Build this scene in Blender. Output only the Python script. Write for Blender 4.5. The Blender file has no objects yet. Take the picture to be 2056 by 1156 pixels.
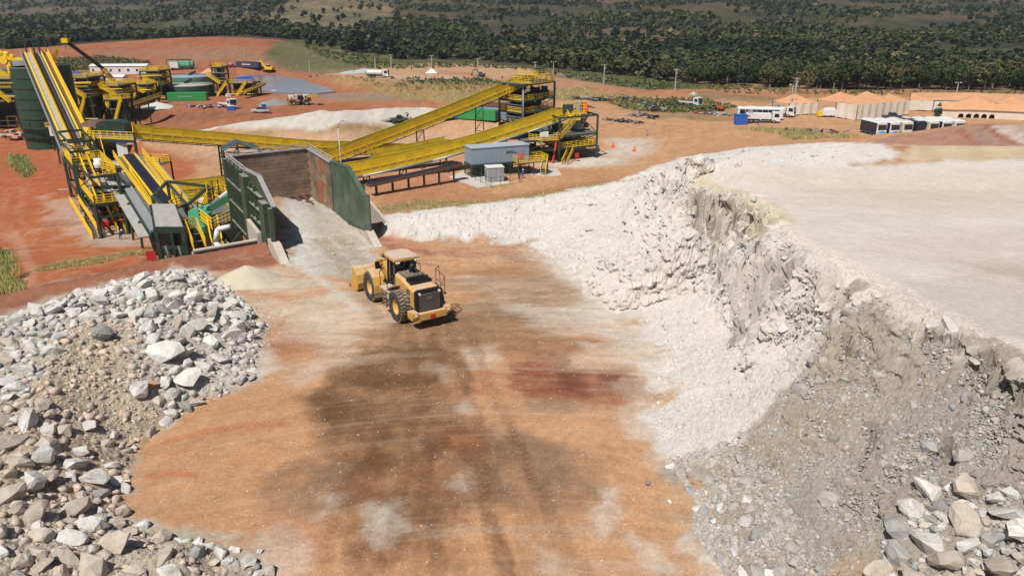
import bpy, bmesh, math, random
import numpy as np
from mathutils import Vector, Matrix, geometry
random.seed(7); rng = np.random.default_rng(11)
SC = bpy.context.scene
# ---------------- camera, world, sun, exposure ----------------
F = 1500.0; TH = math.radians(20.5); CX, CY = 1028.0, 578.0; CH = 20.0
cam = bpy.data.cameras.new('camera'); camo = bpy.data.objects.new('camera', cam)
SC.collection.objects.link(camo); SC.camera = camo
camo.location = (0, 0, CH); camo.rotation_euler = (math.pi/2-TH, 0, 0)
cam.sensor_width = 36; cam.lens = F/2056*36; cam.clip_start = 0.5; cam.clip_end = 9000
SUN_EL = math.radians(57); SUN_AZ = math.radians(-150)      # azimuth from +Y, clockwise: the sun stands high on the left, a little behind the camera
world = bpy.data.worlds.new('World'); SC.world = world; world.use_nodes = True
wn = world.node_tree; bg = wn.nodes['Background']
sky = wn.nodes.new('ShaderNodeTexSky'); sky.sky_type = 'NISHITA'; sky.sun_disc = False
sky.sun_elevation = SUN_EL; sky.sun_rotation = SUN_AZ; sky.altitude = 700
wn.links.new(sky.outputs[0], bg.inputs[0]); bg.inputs[1].default_value = 0.055
sl = bpy.data.lights.new('sun', 'SUN'); sl.energy = 4.6; sl.angle = math.radians(0.53); sl.color = (1, 0.96, 0.90)
so = bpy.data.objects.new('sun', sl); SC.collection.objects.link(so)
sd = Vector((math.sin(SUN_AZ)*math.cos(SUN_EL), math.cos(SUN_AZ)*math.cos(SUN_EL), math.sin(SUN_EL)))
so.rotation_euler = sd.to_track_quat('Z', 'Y').to_euler(); so.location = sd*300
SC.view_settings.view_transform = 'Standard'; SC.view_settings.look = 'None'
SC.view_settings.exposure = 0.24; SC.view_settings.gamma = 1
SC.view_settings.use_curve_mapping = False
SC.cycles.max_bounces = 5

# ---------------- measuring helpers ----------------
cT, sT = math.cos(TH), math.sin(TH)
def ray(px, py):
    a = (px-CX)/F; b = (CY-py)/F
    return (a, cT+b*sT, -sT+b*cT)
def W(px, py, z=0.0):
    r = ray(px, py); t = (z-CH)/r[2]
    return (r[0]*t, r[1]*t, z)
def D(px, py, y):
    r = ray(px, py); t = y/r[1]
    return (r[0]*t, y, CH+r[2]*t)
def lin(c):
    c = c/255.0
    return c/12.92 if c <= .04045 else ((c+.055)/1.055)**2.4
LIT = 1.72
def A(r, g, b):      # base colour of a surface that shows as r,g,b in this sunlight
    return tuple(min(.82, lin(v)/LIT) for v in (r, g, b))

# ---------------- noise ----------------
def _h(ix, iy, s):
    n = (ix.astype(np.int64)*374761393 + iy.astype(np.int64)*668265263 + s*1442695041) & 0xFFFFFFFF
    n = ((n ^ (n >> 13))*1274126177) & 0xFFFFFFFF
    n = ((n ^ (n >> 16))*2246822519) & 0xFFFFFFFF
    return ((n ^ (n >> 15)) & 0xFFFF)/65535.0
def vn(x, y, s=0):
    x = np.asarray(x, float); y = np.asarray(y, float)
    ix = np.floor(x); iy = np.floor(y); fx = x-ix; fy = y-iy
    fx = fx*fx*(3-2*fx); fy = fy*fy*(3-2*fy); ix = ix.astype(np.int64); iy = iy.astype(np.int64)
    a = _h(ix, iy, s); b = _h(ix+1, iy, s); c = _h(ix, iy+1, s); d = _h(ix+1, iy+1, s)
    return (a+(b-a)*fx)*(1-fy)+(c+(d-c)*fx)*fy
def fbm(x, y, o=4, s=0, g=.5):
    r = 0; a = 1; t = 0; x = np.asarray(x, float); y = np.asarray(y, float)
    for i in range(o):
        r = r+a*vn(x, y, s+i*17); t += a; a *= g
        x, y = (x*1.62-y*1.21)+7.3, (x*1.21+y*1.62)+3.1
    return r/t*2-1
def sstep(a, b, x):
    t = np.clip((x-a)/(b-a), 0, 1); return t*t*(3-2*t)

# ---------------- object helpers ----------------
COL = SC.collection
def tag(o, label=None, cat=None, group=None, kind=None):
    if label: o['label'] = label
    if cat: o['category'] = cat
    if group: o['group'] = group
    if kind: o['kind'] = kind
    return o
def thing(name, label, cat, loc=(0, 0, 0), rz=0.0, group=None):
    o = bpy.data.objects.new(name, None); COL.objects.link(o)
    o.empty_display_size = .3; o.location = loc; o.rotation_euler = (0, 0, rz)
    return tag(o, label, cat, group)
class MB:
    def __init__(s): s.v = []; s.f = []; s.sm = False
    def add(s, vs, fs):
        n = len(s.v); s.v += [tuple(p) for p in vs]; s.f += [tuple(i+n for i in f) for f in fs]; return s
    def box(s, c, sz, rz=0.0, M=None):
        x, y, z = sz[0]/2, sz[1]/2, sz[2]/2
        vs = [Vector((a*x, b*y, d*z)) for d in (-1, 1) for b in (-1, 1) for a in (-1, 1)]
        if rz: R = Matrix.Rotation(rz, 3, 'Z'); vs = [R@v for v in vs]
        if M is not None: vs = [M@v for v in vs]
        c = Vector(c); return s.add([v+c for v in vs], [(0, 2, 3, 1), (4, 5, 7, 6), (0, 1, 5, 4), (2, 6, 7, 3), (0, 4, 6, 2), (1, 3, 7, 5)])
    def bb(s, x0, x1, y0, y1, z0, z1): return s.box(((x0+x1)/2, (y0+y1)/2, (z0+z1)/2), (x1-x0, y1-y0, z1-z0))
    def beam(s, p, q, w, h=None, up=(0, 0, 1)):
        h = h or w; p = Vector(p); q = Vector(q); d = (q-p)
        if d.length < 1e-6: return s
        d.normalize(); u = Vector(up)
        if abs(d.dot(u)) > .98: u = Vector((0, 1, 0))
        a = d.cross(u).normalized()*(w/2); b = a.cross(d).normalized()*(h/2)
        vs = [p-a-b, p+a-b, p+a+b, p-a+b, q-a-b, q+a-b, q+a+b, q-a+b]
        return s.add(vs, [(0, 1, 2, 3), (7, 6, 5, 4), (0, 4, 5, 1), (1, 5, 6, 2), (2, 6, 7, 3), (3, 7, 4, 0)])
    def cyl(s, p, q, r, r2=None, n=10, cap=True):
        r2 = r if r2 is None else r2; p = Vector(p); q = Vector(q); d = (q-p).normalized()
        u = Vector((0, 0, 1)) if abs(d.z) < .95 else Vector((1, 0, 0)); a = d.cross(u).normalized(); b = d.cross(a)
        vs = []
        for k in range(n):
            t = 2*math.pi*k/n; o = a*math.cos(t)+b*math.sin(t); vs += [p+o*r, q+o*r2]
        fs = [(2*k, 2*((k+1) % n), 2*((k+1) % n)+1, 2*k+1) for k in range(n)]
        if cap: fs += [tuple(2*k for k in reversed(range(n))), tuple(2*k+1 for k in range(n))]
        return s.add(vs, fs)
    def tube(s, pts, r, n=6):
        for a, b in zip(pts[:-1], pts[1:]): s.cyl(a, b, r, n=n)
        return s
    def bars(s, pts, w, h=None):
        for a, b in zip(pts[:-1], pts[1:]): s.beam(a, b, w, h)
        return s
    def lathe(s, prof, n=24, c=(0, 0, 0)):
        m = len(prof); vs = []
        for k in range(n):
            t = 2*math.pi*k/n
            for r, z in prof: vs.append((c[0]+r*math.cos(t), c[1]+r*math.sin(t), c[2]+z))
        fs = []
        for k in range(n):
            for j in range(m-1): a = k*m+j; b = ((k+1) % n)*m+j; fs.append((a, b, b+1, a+1))
        return s.add(vs, fs)
    def quad(s, *p): return s.add(p, [tuple(range(len(p)))])
    def prism(s, poly, z0, z1):      # poly in plan
        n = len(poly); vs = [(x, y, z0) for x, y in poly]+[(x, y, z1) for x, y in poly]
        return s.add(vs, [tuple(reversed(range(n))), tuple(range(n, 2*n))]+[(k, (k+1) % n, (k+1) % n+n, k+n) for k in range(n)])
    def ext(s, poly, d):             # planar 3D polygon extruded along d
        d = Vector(d); n = len(poly); vs = [Vector(p) for p in poly]; vs += [v+d for v in vs]
        return s.add(vs, [tuple(reversed(range(n))), tuple(range(n, 2*n))]+[(k, (k+1) % n, (k+1) % n+n, k+n) for k in range(n)])
    def mesh(s, name, mat, off=(0, 0, 0), smooth=False):
        me = bpy.data.meshes.new(name); o = Vector(off)
        me.from_pydata([tuple(Vector(v)-o) for v in s.v], [], s.f); me.materials.append(mat)
        if smooth: me.polygons.foreach_set('use_smooth', [True]*len(me.polygons))
        me.validate(); me.update(); return me
    def build(s, name, mat, parent=None, smooth=False):
        off = (0, 0, 0)
        if parent is not None and not parent.get('_local'):
            off = wloc(parent)
        o = bpy.data.objects.new(name, s.mesh(name, mat, off, smooth)); COL.objects.link(o)
        if parent is not None: o.parent = parent
        return o
def wloc(o):
    l = Vector(o.location)
    while o.parent is not None: o = o.parent; l = l+Vector(o.location)
    return l
CHILD = {}
def copy_tree(src, parent=None):
    kids = {}
    for o in bpy.data.objects:
        if o.parent: kids.setdefault(o.parent, []).append(o)
    def rec(o, par):
        c = o.copy(); COL.objects.link(c); c.parent = par
        for k in kids.get(o, []): rec(k, c)
        return c
    return rec(src, parent)
def place(name, me, parent, loc=(0, 0, 0), rot=(0, 0, 0), sc=(1, 1, 1)):
    o = bpy.data.objects.new(name, me); COL.objects.link(o); o.parent = parent
    o.location = loc; o.rotation_euler = rot; o.scale = sc; return o

# ---------------- materials ----------------
def nd(nt, t, **k):
    n = nt.nodes.new(t)
    for a, b in k.items(): setattr(n, a, b)
    return n
def mat(name, col, rough=.6, metal=0.0, dirt=None, dirt_amt=.35, dscale=1.2, bump=0.0, bscale=8.0, spec=.4, vary=0.0, top_dust=None):
    m = bpy.data.materials.new(name); m.use_nodes = True; nt = m.node_tree; b = nt.nodes['Principled BSDF']
    b.inputs['Roughness'].default_value = rough; b.inputs['Metallic'].default_value = metal
    b.inputs['Specular IOR Level'].default_value = spec
    tc = nd(nt, 'ShaderNodeTexCoord'); src = None
    rgb = nd(nt, 'ShaderNodeRGB'); rgb.outputs[0].default_value = (*col, 1); src = rgb.outputs[0]
    geo = nd(nt, 'ShaderNodeNewGeometry')
    if dirt is not None:
        n = nd(nt, 'ShaderNodeTexNoise'); n.inputs['Scale'].default_value = dscale; n.inputs['Detail'].default_value = 6; n.inputs['Roughness'].default_value = .65
        nt.links.new(geo.outputs['Position'], n.inputs['Vector'])
        mr = nd(nt, 'ShaderNodeMapRange'); mr.inputs[1].default_value = .42; mr.inputs[2].default_value = .72; mr.inputs[4].default_value = dirt_amt
        nt.links.new(n.outputs[0], mr.inputs[0])
        mx = nd(nt, 'ShaderNodeMix', data_type='RGBA'); mx.inputs[7].default_value = (*dirt, 1)
        nt.links.new(mr.outputs[0], mx.inputs[0]); nt.links.new(src, mx.inputs[6]); src = mx.outputs[2]
    if top_dust is not None:
        sp = nd(nt, 'ShaderNodeSeparateXYZ'); nt.links.new(geo.outputs['Normal'], sp.inputs[0])
        n = nd(nt, 'ShaderNodeTexNoise'); n.inputs['Scale'].default_value = 2.5; n.inputs['Detail'].default_value = 5
        nt.links.new(geo.outputs['Position'], n.inputs['Vector'])
        mu = nd(nt, 'ShaderNodeMath', operation='MULTIPLY'); nt.links.new(sp.outputs[2], mu.inputs[0]); nt.links.new(n.outputs[0], mu.inputs[1])
        mr = nd(nt, 'ShaderNodeMapRange'); mr.inputs[1].default_value = .25; mr.inputs[2].default_value = .55; mr.inputs[4].default_value = .8
        nt.links.new(mu.outputs[0], mr.inputs[0])
        mx = nd(nt, 'ShaderNodeMix', data_type='RGBA'); mx.inputs[7].default_value = (*top_dust, 1)
        nt.links.new(mr.outputs[0], mx.inputs[0]); nt.links.new(src, mx.inputs[6]); src = mx.outputs[2]
    if vary > 0:
        oi = nd(nt, 'ShaderNodeObjectInfo'); mr = nd(nt, 'ShaderNodeMapRange'); mr.inputs[3].default_value = 1-vary; mr.inputs[4].default_value = 1+vary
        nt.links.new(oi.outputs['Random'], mr.inputs[0])
        vm = nd(nt, 'ShaderNodeVectorMath', operation='SCALE'); nt.links.new(src, vm.inputs[0]); nt.links.new(mr.outputs[0], vm.inputs[3]); src = vm.outputs[0]
    nt.links.new(src, b.inputs['Base Color'])
    if bump > 0:
        n = nd(nt, 'ShaderNodeTexNoise'); n.inputs['Scale'].default_value = bscale; n.inputs['Detail'].default_value = 8; n.inputs['Roughness'].default_value = .65
        nt.links.new(geo.outputs['Position'], n.inputs['Vector'])
        bp = nd(nt, 'ShaderNodeBump'); bp.inputs['Strength'].default_value = bump; bp.inputs['Distance'].default_value = .15
        nt.links.new(n.outputs[0], bp.inputs['Height']); nt.links.new(bp.outputs[0], b.inputs['Normal'])
    return m
def vmat(name, attr='Col', rough=.92, bump=.35, bscale=2.0, speck=.18, sscale=7.0, grit=.7, gcol=(.48, .43, .37)):
    m = bpy.data.materials.new(name); m.use_nodes = True; nt = m.node_tree; b = nt.nodes['Principled BSDF']
    b.inputs['Roughness'].default_value = rough; b.inputs['Specular IOR Level'].default_value = .15
    at = nd(nt, 'ShaderNodeAttribute', attribute_name=attr); geo = nd(nt, 'ShaderNodeNewGeometry')
    n = nd(nt, 'ShaderNodeTexNoise'); n.inputs['Scale'].default_value = sscale; n.inputs['Detail'].default_value = 9; n.inputs['Roughness'].default_value = .75
    nt.links.new(geo.outputs['Position'], n.inputs['Vector'])
    mr = nd(nt, 'ShaderNodeMapRange'); mr.inputs[1].default_value = .3; mr.inputs[2].default_value = .7; mr.inputs[3].default_value = 1-speck; mr.inputs[4].default_value = 1+speck
    nt.links.new(n.outputs[0], mr.inputs[0])
    vm = nd(nt, 'ShaderNodeVectorMath', operation='SCALE'); nt.links.new(at.outputs['Color'], vm.inputs[0]); nt.links.new(mr.outputs[0], vm.inputs[3])
    # pale grit in patches
    vo = nd(nt, 'ShaderNodeTexVoronoi'); vo.inputs['Scale'].default_value = sscale*.9; nt.links.new(geo.outputs['Position'], vo.inputs['Vector'])
    m1 = nd(nt, 'ShaderNodeMapRange'); m1.inputs[1].default_value = .24; m1.inputs[2].default_value = .12; nt.links.new(vo.outputs['Distance'], m1.inputs[0])
    n3 = nd(nt, 'ShaderNodeTexNoise'); n3.inputs['Scale'].default_value = sscale*.08; n3.inputs['Detail'].default_value = 4; nt.links.new(geo.outputs['Position'], n3.inputs['Vector'])
    m3 = nd(nt, 'ShaderNodeMapRange'); m3.inputs[1].default_value = .48; m3.inputs[2].default_value = .7; m3.inputs[4].default_value = grit; nt.links.new(n3.outputs[0], m3.inputs[0])
    mm = nd(nt, 'ShaderNodeMath', operation='MULTIPLY'); nt.links.new(m1.outputs[0], mm.inputs[0]); nt.links.new(m3.outputs[0], mm.inputs[1])
    mg = nd(nt, 'ShaderNodeMix', data_type='RGBA'); mg.inputs[7].default_value = (*gcol, 1); nt.links.new(mm.outputs[0], mg.inputs[0]); nt.links.new(vm.outputs[0], mg.inputs[6])
    nt.links.new(mg.outputs[2], b.inputs['Base Color'])
    n2 = nd(nt, 'ShaderNodeTexNoise'); n2.inputs['Scale'].default_value = bscale; n2.inputs['Detail'].default_value = 12; n2.inputs['Roughness'].default_value = .7
    nt.links.new(geo.outputs['Position'], n2.inputs['Vector'])
    bp = nd(nt, 'ShaderNodeBump'); bp.inputs['Strength'].default_value = bump; bp.inputs['Distance'].default_value = .3
    nt.links.new(n2.outputs[0], bp.inputs['Height']); nt.links.new(bp.outputs[0], b.inputs['Normal'])
    return m
# ---------------- terrain height ----------------
PTS = []; EDG = []
def pl(pts, z=None, edge=True):
    """a feature line given as (px, py, z) sightings of the place"""
    i0 = len(PTS)
    for p in pts:
        PTS.append(W(p[0], p[1], p[2] if z is None else z))
    if edge:
        for k in range(i0, len(PTS)-1): EDG.append((k, k+1))
def pw(pts, edge=False):
    i0 = len(PTS); PTS.extend(pts)
    if edge:
        for k in range(i0, len(PTS)-1): EDG.append((k, k+1))
def pd(pts):
    for a, b, d in pts: PTS.append(D(a, b, d))
# right stockpile: plateau edge, cliff foot, toe
pl([(1379, 380, 8), (1450, 386, 8), (1512, 402, 8), (1548, 422, 8), (1558, 442, 8), (1548, 465, 8), (1545, 484, 8), (1580, 504, 8), (1633, 525, 8), (1683, 553, 8),
    (1729, 571, 8), (1783, 608, 8), (1824, 629, 8), (1908, 650, 8), (1962, 671, 8), (2003, 696, 8), (2056, 717, 8), (2150, 780, 8)])
pw([(24, 17, 8), (27, 5, 8), (60, 5, 8.2), (60, 40, 8.4), (45, 62, 8.6), (27, 40, 8.1), (36, 50, 8.3), (22, 52, 8.1), (30, 30, 8.1)])
pl([(1416, 360, 8.9), (1500, 372, 8.3)], edge=False)
pl([(1345, 405, 6.4), (1385, 450, 5.9), (1440, 480, 5.0), (1490, 505, 5.2), (1520, 520, 5.0)])      # ledge under the upper face
pl([(1400, 520, 3.2), (1450, 575, 2.6), (1480, 640, 1.9), (1486, 700, 1.3), (1515, 692, 2.4), (1560, 620, 5.0), (1590, 585, 6.4)])
pl([(1498, 545, 4.9), (1500, 600, 4.1), (1504, 650, 3.2)])                                        # spur that shades the crevice
pl([(1640, 640, 6.0), (1560, 700, 4.0), (1480, 770, 2.1), (1400, 830, .9)])
pl([(1700, 660, 6.7), (1640, 760, 4.7), (1540, 860, 2.5), (1430, 930, .9)])
pl([(1900, 800, 6.0), (1750, 930, 3.8), (1600, 1040, 1.8), (1500, 1100, .9)])
pl([(2040, 900, 6.0), (1900, 1060, 3.9), (1800, 1120, 2.6), (1700, 1156, 1.7)])
pw([(16.5, 15, 4.5), (18, 6, 4), (10, 12, 0.6), (12, 3, 0.6)])
pl([(1085, 498, 0), (1130, 530, 0), (1160, 575, 0), (1230, 625, 0), (1290, 660, 0), (1315, 700, 0), (1330, 760, 0), (1322, 800, 0), (1300, 830, 0), (1300, 870, 0), (1335, 920, 0),
    (1375, 960, 0), (1400, 1000, 0), (1392, 1060, 0), (1440, 1100, 0), (1455, 1156, 0)], 0)
pw([(8, 16, 0), (8, 3, 0)])
pl([(1240, 440, 2.4), (1300, 500, 2.0), (1370, 590, 1.5), (1400, 660, 1.0)], edge=False)
# berm at the back of the pad: crest, inner foot, hidden outer foot
crest = [(757, 444, 1.0), (790, 434, 1.6), (900, 422, 1.9), (985, 409, 2.2), (1040, 414, 2.0), (1100, 396, 2.6), (1160, 380, 3.2), (1200, 376, 3.6), (1260, 361, 4.6),
         (1300, 357, 5.4), (1335, 340, 7.4), (1370, 318, 9.3), (1420, 303, 9.8), (1500, 298, 9.9), (1600, 294, 9.8), (1750, 291, 9.8), (1860, 291, 9.8), (2056, 292, 9.8), (2300, 296, 9.8)]
pl(crest)
pl([(1420, 345, 8.2), (1600, 330, 8.2), (1780, 322, 8.2), (2056, 318, 8.2), (2300, 320, 8.2)])
pl([(762, 476, .1), (850, 482, .1), (950, 484, .1), (1040, 488, .1)], edge=True)
for p in crest:
    x, y, z = W(*p); r = math.hypot(x, y); k = (z+10)*1.05+1
    ux, uy = (x/r*.3, .95)
    PTS.append((x+ux*k, y+uy*k, -10))
# red hill behind the plateau's far right
pl([(1735, 284, -8), (1800, 270, -4.6), (1850, 262, -3.0), (1900, 253, -1.7), (1980, 243, -.3), (2056, 246, -.1), (2200, 250, -.2)], edge=True)
pl([(2056, 240, -8), (1960, 241, -8), (1850, 262, -8)], edge=False)
pl([(1745, 272, -8.3), (1800, 272, -8.3), (1850, 271, -8.3), (1900, 270, -8.3), (1960, 270, -8.3)], edge=False)
pw([(80, 192, -8.2), (95, 192, -8.2), (112, 192, -8.2), (125, 186, -8.2)])
# pad
pw([(0, 3, 0), (-8, 3, 0), (0, 20, 0), (-6, 30, 0), (0, 45, 0), (2, 58, 0), (-8, 58, 0), (-12, 22, 0), (-5, 12, 0)])
# rubble pile on the left
pl([(600, 640, 0), (540, 655, 0), (520, 700, 0), (505, 765, 0), (430, 800, 0), (340, 850, 0), (275, 890, 0), (258, 960, 0), (250, 1040, 0), (330, 1078, 0), (450, 1092, 0), (540, 1135, 0), (570, 1180, 0)], 0)
pl([(440, 590, 0), (500, 625, 0)], edge=False)
pl([(360, 548, 2.4), (290, 566, 2.6), (200, 582, 3.0), (120, 606, 3.2), (60, 628, 3.2), (0, 646, 3.2), (-200, 700, 3.2)])
pl([(390, 600, 2.3), (330, 650, 2.2), (330, 720, 1.7), (400, 740, .9), (450, 680, .9), (200, 680, 2.7), (230, 780, 1.7), (100, 760, 2.8), (60, 900, 2.2), (160, 940, 1.0), (0, 1000, 2.4),
    (120, 1050, 1.4), (0, 1156, 2.0), (200, 1110, 1.0), (360, 1130, .7), (-300, 900, 3), (-300, 1200, 2.6)], edge=False)
pw([(-22, 14, 2.2), (-14, 14, .9), (-14, 3, 1), (-25, 3, 2)])
# pad edge / bund left, hidden slope down to the plant
bund = [(-200, 610, 1.2), (0, 590, 1.1), (60, 577, 1.1), (121, 567, 1.0), (212, 546, 1.0), (251, 535, 1.0), (318, 520, 1.0), (390, 508, .9), (520, 486, .9)]
pl(bund)
pl([(-200, 700, .2), (0, 655, .2), (100, 632, .2), (210, 590, .2), (300, 572, .2), (340, 548, .2), (450, 520, .1), (540, 515, 0)], edge=False)
for p in bund:
    x, y, z = W(*p); r = math.hypot(x, y)
    PTS.append((x-3, y+14, -9.5))
# plant and yard floor
pl([(-300, 560, -9.5), (0, 520, -9.5), (60, 548, -9.5), (130, 535, -9.5), (250, 515, -9.6), (20, 400, -11), (100, 450, -11), (200, 400, -11), (200, 480, -11), (100, 320, -11), (0, 300, -11), (250, 330, -11), (300, 490, -10.6),
    (400, 310, -10.5), (400, 350, -10.5), (700, 300, -10), (900, 395, -10), (1100, 370, -10), (1250, 350, -10), (800, 270, -10), (1180, 300, -10), (1300, 290, -10), (1450, 292, -9.6),
    (1550, 280, -9.2), (1650, 282, -9), (1700, 250, -8.4), (1900, 232, -8), (2056, 225, -8), (2300, 225, -8), (1600, 215, -8), (1300, 215, -9), (1250, 192, -8.5), (1400, 192, -8), (1600, 196, -8), (1100, 200, -9), (1000, 205, -9)], edge=False)
pw([(-60, 75, -9.5), (-100, 90, -10), (-18, 100, -10.5), (-30, 110, -10.5), (-40, 90, -11)])
# long pale ore heap across the yard
pl([(262, 290, -11), (400, 268, -10.4), (640, 262, -10), (740, 250, -10), (872, 232, -10)])
pl([(275, 268, -8.5), (400, 260, -7.2), (440, 252, -6), (520, 237, -4.8), (560, 231, -4.2), (600, 223, -3.6), (645, 214, -3.1), (690, 212, -3), (740, 213, -3.4), (765, 208, -3), (800, 209, -3.4), (850, 211, -4.6), (876, 222, -7.5)])
pl([(330, 246, -10.8), (400, 247, -9.8), (470, 236, -8.3), (560, 222, -8), (700, 203, -8), (800, 200, -8), (880, 208, -8.5)], edge=False)
# terrace at the back left
pl([(0, 262, -11), (120, 250, -11), (200, 250, -11), (300, 246, -11)])
pl([(0, 232, -9.5), (120, 228, -8.6), (200, 221, -8.2), (300, 216, -8), (400, 216, -8), (470, 226, -8)])
pl([(0, 200, -8), (250, 200, -8), (440, 195, -8), (620, 208, -8), (400, 175, -8), (150, 160, -8), (500, 185, -8)], edge=False)
pl([(470, 150, -8), (560, 146, -7.6), (620, 158, -7.7), (690, 180, -8), (660, 190, -8)], edge=False)
# raised lay-down pad and its bank
pl([(640, 152, -5.6), (700, 160, -4.5), (800, 164, -4.2), (900, 172, -4.4), (1000, 168, -4.6)])
pl([(620, 168, -8), (700, 182, -8), (800, 197, -8), (900, 208, -8.6), (1000, 196, -8.6)], edge=False)
pl([(760, 135, -4.2), (860, 126, -4), (950, 130, -4), (1050, 138, -4.5), (1150, 150, -6), (1250, 168, -8), (1100, 165, -6.5)], edge=False)
pl([(1300, 183, -8), (1430, 182, -7.2), (1450, 187, -8), (1500, 180, -7.2), (1620, 190, -7.2), (1900, 190, -7), (2056, 188, -7), (2400, 190, -7)], edge=False)
# red bank at the back left
pd([(-300, 120, 350), (60, 112, 345), (200, 150, 330), (280, 130, 345), (420, 128, 350), (560, 124, 360), (180, 113, 360), (300, 116, 365), (470, 114, 368), (640, 125, 370)])
pd([(100, 104, 380), (130, 92, 400), (240, 84, 405), (330, 78, 410), (430, 75, 415), (520, 78, 415), (580, 84, 412), (640, 105, 400)])
pd([(60, 100, 440), (330, 92, 470), (520, 90, 470), (700, 112, 430)])
# country beyond
pd([(-600, 105, 430), (0, 95, 450), (900, 120, 440), (1100, 128, 420), (1400, 140, 400), (1700, 150, 380), (2056, 155, 370), (2600, 160, 370)])
pd([(-700, 70, 620), (0, 70, 620), (300, 72, 640), (600, 66, 600), (900, 88, 560), (1200, 100, 520), (1500, 108, 500), (1800, 106, 500), (2056, 98, 510), (2700, 95, 520)])
pd([(-800, 35, 900), (0, 40, 900), (300, 30, 950), (600, 30, 800), (900, 50, 760), (1200, 60, 700), (1500, 70, 680), (1800, 66, 680), (2056, 60, 680), (2800, 60, 700)])
pd([(-900, 0, 1300), (0, 4, 1300), (400, 2, 1300), (620, 0, 1000), (900, 8, 1150), (1200, 12, 1050), (1500, 15, 1000), (1800, 12, 1000), (2056, 12, 1000), (2900, 10, 1000)])
pd([(-900, -45, 1900), (600, -50, 1800), (1200, -50, 1700), (2056, -50, 1700), (3000, -50, 1700), (-900, -40, 2600), (1000, -40, 2600), (3000, -40, 2600)])
pw([(-900, 3, -8), (900, 3, -8), (-1500, 300, -4), (1500, 300, -4), (-80, 3, 0), (80, 3, 6)])
# drop near-duplicates, triangulate
def tin(pts, edges):
    v2 = [Vector((p[0], p[1])) for p in pts]
    ov, oe, of, ovi, _, _ = geometry.delaunay_2d_cdt(v2, edges, [], 0, .02)
    z = []
    P3 = np.array(pts)
    for i, v in enumerate(ov):
        if ovi[i]: z.append(pts[ovi[i][0]][2])
        else:
            d = np.hypot(P3[:, 0]-v.x, P3[:, 1]-v.y); k = np.argsort(d)[:3]; w = 1/(d[k]+.01); z.append(float((P3[k, 2]*w).sum()/w.sum()))
    V = np.array([(v.x, v.y, zz) for v, zz in zip(ov, z)])
    T = []
    for f in of:
        for k in range(1, len(f)-1): T.append((f[0], f[k], f[k+1]))
    return V, np.array(T)
TV, TT = tin(PTS, EDG)
def raster(x0, x1, y0, y1, st):
    xs = np.arange(x0, x1+st/2, st); ys = np.arange(y0, y1+st/2, st); Z = np.full((len(ys), len(xs)), -8.0)
    for t in TT:
        a, b, c = TV[t]
        mnx, mxx = min(a[0], b[0], c[0]), max(a[0], b[0], c[0]); mny, mxy = min(a[1], b[1], c[1]), max(a[1], b[1], c[1])
        i0 = max(0, int((mnx-x0)/st)); i1 = min(len(xs), int((mxx-x0)/st)+2); j0 = max(0, int((mny-y0)/st)); j1 = min(len(ys), int((mxy-y0)/st)+2)
        if i0 >= i1 or j0 >= j1: continue
        X, Yy = np.meshgrid(xs[i0:i1], ys[j0:j1])
        d = (b[1]-c[1])*(a[0]-c[0])+(c[0]-b[0])*(a[1]-c[1])
        if abs(d) < 1e-9: continue
        u = ((b[1]-c[1])*(X-c[0])+(c[0]-b[0])*(Yy-c[1]))/d; v = ((c[1]-a[1])*(X-c[0])+(a[0]-c[0])*(Yy-c[1]))/d; w = 1-u-v
        m = (u >= -1e-6) & (v >= -1e-6) & (w >= -1e-6)
        z = u*a[2]+v*b[2]+w*c[2]; sub = Z[j0:j1, i0:i1]; sub[m] = z[m]
    return Z
def blur(Z, n):
    for _ in range(n):
        P = np.pad(Z, 1, mode='edge'); Z = (P[:-2, 1:-1]+P[2:, 1:-1]+P[1:-1, :-2]+P[1:-1, 2:]+4*P[1:-1, 1:-1])/8
    return Z
NX0, NX1, NY0, NY1, NST = -70., 70., 2., 110., .25
FX0, FX1, FY0, FY1, FST = -1500., 1500., 2., 2600., 3.
ZN = blur(raster(NX0, NX1, NY0, NY1, NST), 2); ZF = blur(raster(FX0, FX1, FY0, FY1, FST), 1)
def bil(Z, x0, y0, st, x, y):
    u = np.clip((x-x0)/st, 0, Z.shape[1]-1.001); v = np.clip((y-y0)/st, 0, Z.shape[0]-1.001)
    i = u.astype(int); j = v.astype(int); fu = u-i; fv = v-j
    return (Z[j, i]*(1-fu)+Z[j, i+1]*fu)*(1-fv)+(Z[j+1, i]*(1-fu)+Z[j+1, i+1]*fu)*fv
def H0(x, y):
    x = np.asarray(x, float); y = np.asarray(y, float)
    n = (x > NX0) & (x < NX1) & (y < NY1) & (y > NY0)
    t = np.minimum(np.minimum(x-NX0, NX1-x), NY1-y); w = np.where(n, sstep(0, 6, t), 0)
    return bil(ZN, NX0, NY0, NST, x, y)*w+bil(ZF, FX0, FY0, FST, x, y)*(1-w)
def G(px, py, h=None):
    """where the line of sight through a pixel meets the ground (measuring only)"""
    r = ray(px, py); t = np.geomspace(12, 3000, 2600); x = r[0]*t; y = r[1]*t; z = CH+r[2]*t
    d = z-H0(x, y); k = np.argmax(d < 0)
    if not (d < 0).any(): k = len(t)-1
    a, b = t[max(k-1, 0)], t[k]
    for _ in range(18):
        m = (a+b)/2
        if CH+r[2]*m > float(H0(r[0]*m, r[1]*m)): a = m
        else: b = m
    return (r[0]*a, r[1]*a, float(H0(r[0]*a, r[1]*a)))
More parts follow.
